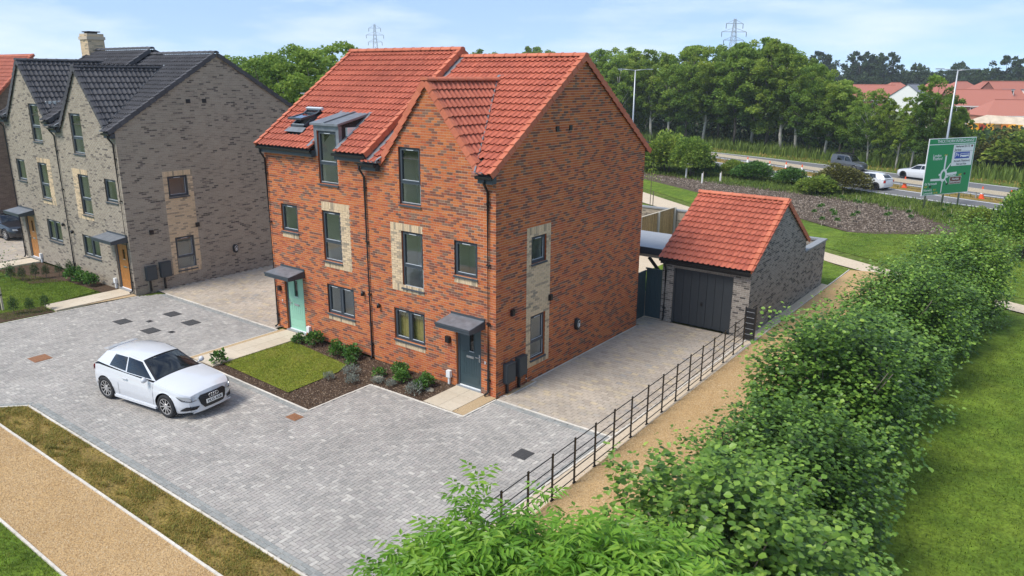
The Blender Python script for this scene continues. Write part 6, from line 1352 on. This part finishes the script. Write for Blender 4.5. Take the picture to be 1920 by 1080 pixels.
q = MB(); q.hexa([(-1.66, -.46, 1.315), (-1.45, -.47, 1.34), (-1.45, .47, 1.34), (-1.66, .46, 1.315), (-1.66, -.46, 1.335), (-1.45, -.47, 1.37), (-1.45, .47, 1.37), (-1.66, .46, 1.335)]); obj('roof_spoiler', q.mesh('roof_spoiler', ['paint_white']), hc, world=False)
nose_patch(hc, 'tax_sticker', [[(.62, .45, .98), (.58, .5, 1.02), (.62, .5, .98), (.58, .45, 1.02)]], [(.44, .99), (.48, 1.0), (.49, 1.03), (.45, 1.03)], 'redlamp') if False else None
def far_car(label, cat, x, y, rz, S, pm, name, z=-.03, bx_=0):
    t = thing(name, label, cat, (x, y, z), rz=rz); f_, r_, h_, b_ = car(t, S, pm, False)
    for sy in (-1, 1):
        nose_patch(t, 'headlight', f_, [(sy*.47, .60), (sy*.52, .69), (sy*.74, .70), (sy*.72, .60)], 'lampglass', offs=.02, S=S); nose_patch(t, 'tail_light', r_, [(sy*.50, .86), (sy*.72, .87), (sy*.74, .66), (sy*.55, .66)], 'redlamp', sgn=-1, offs=.02, S=S)
    return t
VAN = dict(x0=-2.15, x1=2.05, w=1.80, wb=2.68, wr=.33, bx=[-2.15, -1.5, 0, .9, 1.3, 1.7, 2.05], bz=[1.08, 1.08, 1.06, 1.02, .98, .88, .74], cowl=.95,
    green=dict(A0=(.95, .76, 1.02), B0=(-.10, .80, 1.06), C0=(-1.3, .80, 1.08), D0=(-2.13, .74, 1.08), A1=(.30, .62, 1.70), B1=(-.2, .66, 1.78), C1=(-1.3, .66, 1.78), D1=(-2.02, .63, 1.72)), h1=(.12, .95, .06, .80), h2=(.06, .92, .08, .80))
rd = math.atan2(62.3-70.3, 19.0)
v = far_car('dark grey van with roof bars driving on the far carriageway', 'van', -7.0, 67.6, rd, VAN, 'paint_dark', 'van'); v.scale = (.85,)*3
for x in (-1.5, -.7, .1): q = MB(); q.box(x-.03, x+.03, -.72, .72, 1.86, 1.91); obj('roof_bar', q.mesh('roof_bar', ['trim']), v, world=False)
for y_ in (-.4, 0, .4): q = MB(); q.box(-1.8, .3, y_-.05, y_+.05, 1.912, 1.97); obj('roof_load', q.mesh('roof_load', ['trim']), v, world=False)
far_car('white car half hidden behind the green road sign', 'car', .3, 64.0, rd+math.pi, HATCH, 'paint_white', 'white_car')
w2 = far_car('white estate car on the near carriageway behind the russet bush', 'car', -2.2, 54.6, rd+math.pi+.04, HATCH, 'paint_white', 'white_car')
far_car('black car at the far left of the road beside the red gable', 'car', -35.6, 75.4, rd-.12, HATCH, 'paint_black', 'black_car')
bc = far_car('black car on the beige drive at the left edge', 'car', -36.6, .55, math.radians(5), HATCH, 'paint_black', 'black_car', 0)
# ================================================================== ROAD FURNITURE
def lamp_post(u_, dist, vt, label):
    x, y = px_at(u_, dist); H = top_h(u_, vt, dist); t = thing('street_lamp', label, 'lamp', (x, y, -.05), 'road lamps'); q = MB(); q.tube([(x, y, -.1), (x, y, H*.3), (x, y, H)], [.13, .10, .06], 8); obj('pole', q.mesh('pole', ['galv'], True), t)
    d = Vector((.80, .60, 0))
    for s in (-1, 1):
        q = MB(); a = Vector((x, y, H-.05)); b = a+d*s*1.3+Vector((0, 0, .12)); q.tube([a, b], .04, 6); arm = obj('arm', q.mesh('arm', ['galv'], True), t); q = MB(); q.bar(b-d*s*.1, b+d*s*.55, .22, .08); obj('lamp_head', q.mesh('lamp_head', ['galv']), arm)
lamp_post(1191, 84, 131, 'tall double-headed road lamp against the trees beside the red gable'); lamp_post(1795, 76, 131, 'tall double-headed road lamp behind the green sign')
def lamp_small():
    x, y = px_at(568, 58); H = top_h(568, 175, 58); t = thing('street_lamp', 'small street lamp top over the red roof against the trees', 'lamp', (x, y, 0), 'road lamps'); q = MB(); q.tube([(x, y, 0), (x, y, H)], .05, 6); obj('pole', q.mesh('pole', ['galv']), t); q = MB(); q.bar((x-.35, y, H), (x+.1, y+.1, H), .2, .08); obj('lamp_head', q.mesh('lamp_head', ['galv']), t)
lamp_small()
def pylon(u_, dist, vt, label, s=1.0):
    x, y = px_at(u_, dist); H = top_h(u_, vt, dist); t = thing('pylon', label, 'pylon', (x, y, 0), 'pylons on the skyline'); q = MB(); th = math.radians(40); cx, sx = math.cos(th), math.sin(th)
    def pt(a, b, z): return (x+a*cx-b*sx, y+a*sx+b*cx, z)
    wz = lambda z: 3.2*s*(1-z/H)**1.2+.35*s; zs_ = [H*k/16 for k in range(17)]
    for i in range(16):
        a, b = wz(zs_[i]), wz(zs_[i+1]); c0 = [pt(i_*a, j_*a, zs_[i]) for i_, j_ in ((-1, -1), (1, -1), (1, 1), (-1, 1))]; c1 = [pt(i_*b, j_*b, zs_[i+1]) for i_, j_ in ((-1, -1), (1, -1), (1, 1), (-1, 1))]
        for k in range(4): q.bar(c0[k], c1[k], .12*s, .12*s); q.bar(c0[k], c1[(k+1) % 4], .07*s, .07*s); q.bar(c0[(k+1) % 4], c1[k], .07*s, .07*s)
    obj('tower', q.mesh('tower', ['galv']), t)
    for z, w_ in ((H*.94, 3.4*s), (H*.84, 5.0*s), (H*.74, 4.0*s)):
        q = MB(); q.bar(pt(-w_, 0, z), pt(w_, 0, z), .2*s, .2*s)
        for sg in (-1, 1): q.bar(pt(sg*w_, 0, z), pt(0, 0, z+.05*H), .12*s, .12*s)
        arm = obj('cross_arm', q.mesh('cross_arm', ['galv']), t)
        for sg in (-1, 1): q = MB(); q.tube([pt(sg*w_, 0, z), pt(sg*w_, 0, z-1.9*s)], .12*s, 6); obj('insulator', q.mesh('insulator', ['timber_dark']), arm)
pylon(1370, 330, 35, 'lattice pylon rising above the roadside wood', 1.0); pylon(706, 420, 45, 'distant lattice pylon top above the left red roof', .9)
# crash barrier with posts
cb = thing('crash_barrier', 'timber-coloured crash barrier along the central reservation', 'barrier', (-8, 60.4, 0)); xsb = list(np.linspace(-46, 24, 36)); bl_ = resample(BAR2, xsb)
for a, b in zip(bl_[:-1], bl_[1:]):
    q = MB(); q.bar((*a, .58), (*b, .58), .07, .30); o = obj('rail', q.mesh('rail', ['timber_pale']), cb); q = MB(); q.box(a[0]-.05, a[0]+.05, a[1]+.04, a[1]+.14, -.1, .70); obj('post', q.mesh('post', ['galv']), cb)
M['cone_o'] = plain('cone_orange', (.80, .10, .02), .5); M['cone_w'] = plain('cone_white', (.8, .8, .78), .5)
def cone_tpl():
    q = MB(); q.box(-.24, .24, -.24, .24, 0, .05); q.tube([(0, 0, .05), (0, 0, .38)], [.19, .135], 12); a = q.mesh('cone_body', ['cone_o']); q = MB(); q.tube([(0, 0, .38), (0, 0, .72)], [.137, .085], 12); b = q.mesh('cone_band', ['cone_w']); q = MB(); q.tube([(0, 0, .72), (0, 0, 1.0)], [.083, .04], 12); return a, b, q.mesh('cone_tip', ['cone_o'])
ct = cone_tpl()
for i, (x, y, l) in enumerate(((-16.4, 63.4, 'leftmost traffic cone by the barrier, behind the mounded bush'), (-13.2, 61.0, 'second traffic cone from the left by the barrier'), (-11.6, 61.2, 'third traffic cone from the left by the barrier'), (-9.6, 59.8, 'traffic cone by the barrier just left of the russet bush'), (.3, 56.2, 'traffic cone by the barrier left of the green sign'), (-1.7, 57.0, 'traffic cone above the white estate car'), (6.4, 53.4, 'traffic cone by the barrier right of the green sign'), (8.4, 52.6, 'rightmost traffic cone by the barrier'))):
    t = thing('traffic_cone', l, 'cone', (x, y+.6, -.03), 'cones along the barrier'); t.scale = (.95,)*3
    for nme, m_ in zip(('cone_body', 'cone_band', 'cone_tip'), ct): obj(nme, m_, t, world=False)
for u_, v_, l in ((1286, 333, 'white tree guard tube at the left in the mulch bed'), (1316, 343, 'white tree guard tube in the middle of the mulch bed edge'), (1350, 342, 'white tree guard tube right of the other two')):
    x, y = px_ground(u_, v_); t = thing('tree_guard', l, 'tree guard', (x, y, -.05), 'tree guards'); q = MB(); q.tube([(0, 0, 0), (0, 0, .9)], .07, 8); obj('tube', q.mesh('tube', ['white']), t, world=False); q = MB(); q.box(.06, .10, -.02, .02, 0, 1.05); obj('stake', q.mesh('stake', ['timber_pale']), t, world=False)
for i in range(26):
    u_, v_ = rr_.uniform(1440, 1780), rr_.uniform(372, 425)
    if v_ < 372+(u_-1440)*.03: continue
    x, y = px_ground(u_, v_); t = thing('sapling', 'young sapling stick planted in the mulch bed', 'sapling', (x, y, -.05), 'saplings in the mulch bed'); q = MB(); q.tube([(0, 0, 0), (.03, .02, .5), (.02, .05, .95)], [.018, .013, .006], 5); obj('stem', q.mesh('stem', ['timber_pale']), t, world=False); tag(obj('foliage', bl['s'][0], t, world=False, loc=(0, 0, .35)), kind='stuff')
for u_, v_, H, l in ((1218, 395, 3.4, 'slender staked young tree behind the garden wall by the red house'),):
    x, y = px_ground(u_, v_); t = thing('young_tree', l, 'tree', (x, y, 0)); q = MB(); q.tube([(0, 0, 0), (.03, 0, H)], [.03, .01], 6); q.box(.2, .25, -.02, .02, 0, 1.4); obj('trunk', q.mesh('trunk', ['bark']), t, world=False); tag(obj('crown', bushlet(55, .6, 2.0, 160, .10, 'tree2'), t, world=False, loc=(0, 0, 1.5)), kind='stuff')
# ---------------- road sign
M['sign_green'] = plain('sign_green', (.0, .26, .075), .45); M['sign_white'] = plain('sign_white', (.80, .80, .78), .45); M['sign_blue'] = plain('sign_blue', (.01, .06, .36), .45); M['sign_brown'] = plain('sign_brown', (.14, .035, .012), .45); M['sign_yellow'] = plain('sign_yellow', (.75, .50, .02), .45)
sa, sb_ = Vector((3.46, 45.3, 0)), Vector((5.82, 49.94, 0)); sdv = (sb_-sa); SW = sdv.length; sdv.normalize(); SH = 4.10; zb0 = .9; snm = Vector((sdv.y, -sdv.x, 0))     # faces the road and the viewer
sg_ = thing('road_sign', 'large green direction sign with roundabout diagram beside the road', 'sign', ((sa.x+sb_.x)/2, (sa.y+sb_.y)/2, 0))
def sgp(u_, v_, n=0.0): p = sa + sdv*(u_*SW) + snm*n; return (p.x, p.y, zb0+v_*SH)
def srect(name, u0, u1, v0, v1, n0, n1, mat, par):
    q = MB(); q.hexa([sgp(u0, v0, n1), sgp(u1, v0, n1), sgp(u1, v0, n0), sgp(u0, v0, n0), sgp(u0, v1, n1), sgp(u1, v1, n1), sgp(u1, v1, n0), sgp(u0, v1, n0)]); return obj(name, q.mesh(name, [mat]), par)
def spoly(name, pts_, n, mat, par): q = MB(); q.poly([sgp(a, b, n) for a, b in pts_]); return obj(name, q.mesh(name, [mat]), par)
brd = srect('sign_board', 0, 1, 0, 1, -.05, 0, 'sign_white', sg_)
srect('sign_face', .012, .988, .012, .888, 0, .004, 'sign_green', brd); srect('sign_face', .012, .988, .903, .988, 0, .004, 'sign_green', brd)
srect('sign_panel', .53, .97, .50, .875, .004, .008, 'sign_white', brd); srect('sign_panel', .58, .90, .63, .745, .008, .012, 'sign_blue', brd); srect('sign_panel', .55, .80, .175, .31, .004, .008, 'sign_white', brd); srect('sign_panel', .557, .793, .181, .304, .008, .012, 'sign_brown', brd)
srect('bus_symbol', .70, .885, .655, .72, .012, .016, 'sign_white', brd); srect('bus_window', .712, .875, .69, .712, .016, .019, 'sign_blue', brd)
for a in (.73, .85): srect('bus_wheel', a-.012, a+.012, .648, .665, .016, .020, 'sign_blue', brd)
srect('rule_line', .55, .95, .756, .760, .008, .011, 'ink', brd)
def sstroke(p, q_, w_, mat='sign_white'):
    a, b = Vector((p[0]*SW, p[1]*SH)), Vector((q_[0]*SW, q_[1]*SH)); d = (b-a).normalized(); n = Vector((-d.y, d.x))*w_/2; spoly('route_line', [((c.x)/SW, c.y/SH) for c in (a+n, a-n, b-n, b+n)], .009, mat, brd)
sstroke((.40, .44), (.40, .70), .17); sstroke((.42, .40), (.52, .55), .11); sstroke((.44, .36), (.68, .375), .16); sstroke((.36, .27), (.14, .275), .16); sstroke((.40, .28), (.40, .03), .11); sstroke((.44, .28), (.50, .20), .08); sstroke((.30, .355), (.36, .37), .14); sstroke((.44, .31), (.50, .315), .14)
q = MB(); n = 24; ro_ = [(.40+.075*math.cos(6.2832*k/n), .345+.115*math.sin(6.2832*k/n)) for k in range(n)]; ri = [(.40+.038*math.cos(6.2832*k/n), .345+.075*math.sin(6.2832*k/n)) for k in range(n)]
q.add([sgp(a, b, .0105) for a, b in ro_+ri], [(k, (k+1) % n, n+(k+1) % n, n+k) for k in range(n)]); obj('roundabout_ring', q.mesh('roundabout_ring', ['sign_white']), brd)
spoly('route_end', [(.495, .205), (.535, .205), (.515, .165), (.475, .165)], .010, 'ink', brd)
def stext(txt, u_, v_, size, mat, n=.013, align='CENTER'):
    me = text_mesh(txt, size, align, .004); me.materials.clear(); me.materials.append(M[mat]); o = sgp(u_, v_, n); me.transform(Matrix(((sdv.x, 0, snm.x, o[0]), (sdv.y, 0, snm.y, o[1]), (0, 1, 0, o[2]), (0, 0, 0, 1)))); obj('sign_lettering', me, brd)
stext('THICKTHORN INTERCHANGE', .56, .945, .30, 'sign_white'); stext('London', .12, .70, .29, 'sign_white', align='LEFT'); stext('Thetford', .12, .645, .29, 'sign_white', align='LEFT'); stext('A11', .36, .70, .2, 'sign_yellow', align='LEFT')
stext('Hethersett B1172', .725, .845, .22, 'ink'); stext('Services', .56, .785, .22, 'ink', align='LEFT'); stext('P+', .635, .688, .42, 'sign_white'); stext('Norwich (Thickthorn)', .75, .585, .20, 'ink'); stext('Park and Ride', .75, .53, .20, 'ink')
stext('Swaffham', .50, .335, .24, 'sign_white', .008, 'LEFT'); stext('A47', .73, .335, .2, 'sign_yellow', .008, 'LEFT'); stext('Norfolk', .675, .265, .24, 'sign_white'); stext('Showground', .675, .215, .22, 'sign_white'); stext('Gt Yarmouth', .03, .205, .25, 'sign_white', .008, 'LEFT'); stext('A47', .03, .155, .2, 'sign_yellow', .008, 'LEFT'); stext('Norwich', .03, .095, .25, 'sign_white', .008, 'LEFT'); stext('Lowestoft', .03, .04, .25, 'sign_white', .008, 'LEFT'); stext('A11', .23, .095, .2, 'sign_yellow', .008, 'LEFT'); stext('A146', .25, .04, .2, 'sign_yellow', .008, 'LEFT')
for a, b in ((.86, .35), (.155, .155)): q = MB(); q.poly([sgp(a+.025*math.cos(6.2832*k/10), b+.022*math.sin(6.2832*k/10), .010) for k in range(10)]); o = obj('route_symbol', q.mesh('route_symbol', ['ink']), brd)
srect('route_symbol', .905, .945, .83, .865, .008, .012, 'sign_brown', brd)
for a in (.12, .5, .85): p = sa+sdv*(a*SW)-snm*.12; q = MB(); q.tube([(p.x, p.y, -.1), (p.x, p.y, zb0+SH*.95)], .07, 8); obj('sign_post', q.mesh('sign_post', ['galv'], True), sg_)
# ---------------- far estate of red-roofed houses
M['far_brick'] = plain('far_brick', (.36, .155, .095), .9, grain=.12, gscale=1); M['far_brick2'] = plain('far_brick_dark', (.22, .085, .06), .9, grain=.12, gscale=1); M['far_roof'] = pieces('far_roof_red', [(0, (.35, .125, .088)), (1, (.41, .155, .11))], .8, bump=0); M['far_roof2'] = plain('far_roof_slate', (.17, .18, .20), .8, grain=.1, gscale=1); M['far_white'] = plain('far_render', (.75, .74, .70), .8)
def far_house(u_, dist, vt, wd, dp, ang, label, wall='far_brick', roof='far_roof', storeys=2, dormers=0, gable=True):
    x, y = px_at(u_, dist); zr = top_h(u_, vt, dist); ze = zr-dp*.36; t = thing('house', label, 'house', (x, y, 0), 'red roofed houses of the far estate'); ca, sa2 = math.cos(ang), math.sin(ang)
    def p(a, b, z): return (x+a*ca-b*sa2, y+a*sa2+b*ca, z)
    PX = lambda u2, n2, z2: p(u2, -dp/2-n2, z2)
    q = MB(); q.hexa([p(-wd/2, -dp/2, -3), p(wd/2, -dp/2, -3), p(wd/2, dp/2, -3), p(-wd/2, dp/2, -3), p(-wd/2, -dp/2, ze), p(wd/2, -dp/2, ze), p(wd/2, dp/2, ze), p(-wd/2, dp/2, ze)])
    if gable:
        for s in (-1, 1): q.poly([p(s*wd/2, -dp/2, ze), p(s*wd/2, dp/2, ze), p(s*wd/2, 0, zr-.1)])
    wl_ = obj('wall', q.mesh('wall', [wall]), t); hx = wd/2+.2 if gable else wd/2-dp*.45; ex, ey = wd/2+.3, dp/2+.4; q = MB(); c = [p(-ex, -ey, ze-.2), p(ex, -ey, ze-.2), p(ex, ey, ze-.2), p(-ex, ey, ze-.2), p(-hx, 0, zr), p(hx, 0, zr)]
    q.add(c, [(0, 1, 5, 4), (2, 3, 4, 5), (1, 2, 5), (3, 0, 4), (3, 2, 1, 0)] if not gable else [(0, 1, 5, 4), (2, 3, 4, 5)])
    rf_ = obj('roof', q.mesh('roof', [roof]), t); q = MB(); q.tube([p(-hx, 0, zr), p(hx, 0, zr)], .14, 6); obj('ridge', q.mesh('ridge', [roof]), rf_); q = MB(); q.pbox(PX, -ex, ex, .30, .36, ze-.42, ze-.16); obj('fascia', q.mesh('fascia', ['far_white']), t)
    k = max(2, int(wd/3))
    for st in range(storeys):
        for i in range(k):
            a = -wd/2+wd*(i+.5)/k; z0 = ze-1.75-2.6*st; q = MB(); q.pbox(PX, a-.6, a+.6, .0, .06, z0, z0+1.2); wn = obj('window', q.mesh('window', ['far_white']), wl_); q = MB(); q.pbox(PX, a-.5, a-.04, .06, .08, z0+.1, z0+1.1); q.pbox(PX, a+.04, a+.5, .06, .08, z0+.1, z0+1.1); obj('pane', q.mesh('pane', ['trim']), t)
    for i in range(dormers):
        a = -wd/4+wd/2*i/max(1, dormers-1); q = MB(); zz = ze+.5; q.pbox(PX, a-.7, a+.7, -2.2, -.3, zz, zz+1.3); dm = obj('dormer', q.mesh('dormer', ['far_white']), t); q = MB(); q.pbox(PX, a-.85, a+.85, -2.4, -.15, zz+1.3, zz+1.5); obj('dormer_roof', q.mesh('dormer_roof', ['far_roof2']), dm); q = MB(); q.pbox(PX, a-.5, a+.5, -.29, -.27, zz+.2, zz+1.1); obj('dormer_pane', q.mesh('dormer_pane', ['trim']), dm)
    return t
yw = math.radians(37)
far_house(1640, 235, 159, 11, 10, yw-.2, 'red roofed house at the left end of the far estate'); far_house(1682, 240, 155, 12, 10, yw+.2, 'red roofed house second from the left in the far estate', gable=False); far_house(1715, 232, 158, 8, 9, yw+.8, 'slate roofed house with white gable in the far estate', 'far_white', 'far_roof2'); far_house(1762, 238, 152, 12, 10, yw, 'red roofed house behind the right road lamp', gable=False)
far_house(1838, 205, 168, 13, 9, yw-.25, 'lower red house with purple-red roof right of the right road lamp', 'far_brick2'); far_house(1870, 240, 153, 17, 11, yw, 'long red roofed house behind the others at the right', gable=False); far_house(1893, 214, 153, 9, 10, yw+.05, 'dark brick house with two white roof dormers at the right', 'far_brick2', dormers=2); far_house(1925, 236, 153, 14, 11, yw+.1, 'red roofed house cut off by the right edge'); far_house(1905, 190, 187, 14, 8, yw, 'low hipped red roofed garage block at the right edge', storeys=0, gable=False); far_house(1805, 245, 153, 13, 10, yw+.3, 'red roofed house just right of the road lamp', gable=False)
M['sk_y'] = plain('skip_yellow', (.80, .42, .02), .6); M['sk_o'] = plain('skip_orange', (.72, .22, .02), .6); M['sk_r'] = plain('skip_red', (.40, .06, .03), .6); M['sk_g'] = plain('skip_green_brown', (.16, .13, .05), .7)
for i, (u_, m_, l) in enumerate(((1848, 'sk_y', 'yellow skip at the left end of the row'), (1861, 'sk_r', 'dark red skip second in the row'), (1875, 'sk_y', 'mustard skip in the middle of the row'), (1890, 'sk_g', 'brown skip right of the mustard one'), (1904, 'sk_o', 'orange skip near the right edge'), (1917, 'sk_y', 'yellow skip at the right edge'))):
    x, y = px_at(u_, 150); t = thing('skip', l + ' on the building site', 'skip', (x, y, -.05), 'skips on the building site', yw); q = MB(); q.hexa([(-.7, -.8, .1), (.7, -.8, .1), (.7, .8, .1), (-.7, .8, .1), (-1.1, -.9, 1.9), (1.0, -.9, 1.9), (1.0, .9, 1.9), (-1.1, .9, 1.9)]); obj('hopper', q.mesh('hopper', [m_]), t, world=False)
    q = MB(); q.box(-1.15, 1.05, -.95, -.88, 1.82, 1.95); q.box(-1.15, 1.05, .88, .95, 1.82, 1.95); obj('rim', q.mesh('rim', [m_]), t, world=False)
q = MB(); x, y = px_at(1900, 168); q.add([(x-10, y-4, -.1), (x+12, y-6, -.1), (x+14, y+6, -.1), (x-9, y+6, -.1), (x-3, y, 2.6), (x+6, y, 2.2)], [(0, 1, 5, 4), (2, 3, 4, 5), (1, 2, 5), (3, 0, 4)]); tag(obj('spoil_heap', q.mesh('spoil_heap', ['dirt'])), 'pale heap of earth behind the skips', 'heap')

# ================================================================== AIR
q = MB(); q.box(-700, 500, -60, 700, -1.2, 60); hz_ = obj('haze', q.mesh('haze', [])); hz_['kind'] = 'stuff'
m = bpy.data.materials.new('haze_air'); m.use_nodes = True; t_ = m.node_tree; t_.nodes.remove(t_.nodes['Principled BSDF']); pv = N(t_, 'ShaderNodeVolumePrincipled'); pv.inputs['Density'].default_value = .00032; pv.inputs['Color'].default_value = (.86, .92, 1, 1)
t_.links.new(pv.outputs[0], t_.nodes['Material Output'].inputs['Volume']); hz_.data.materials.append(m)
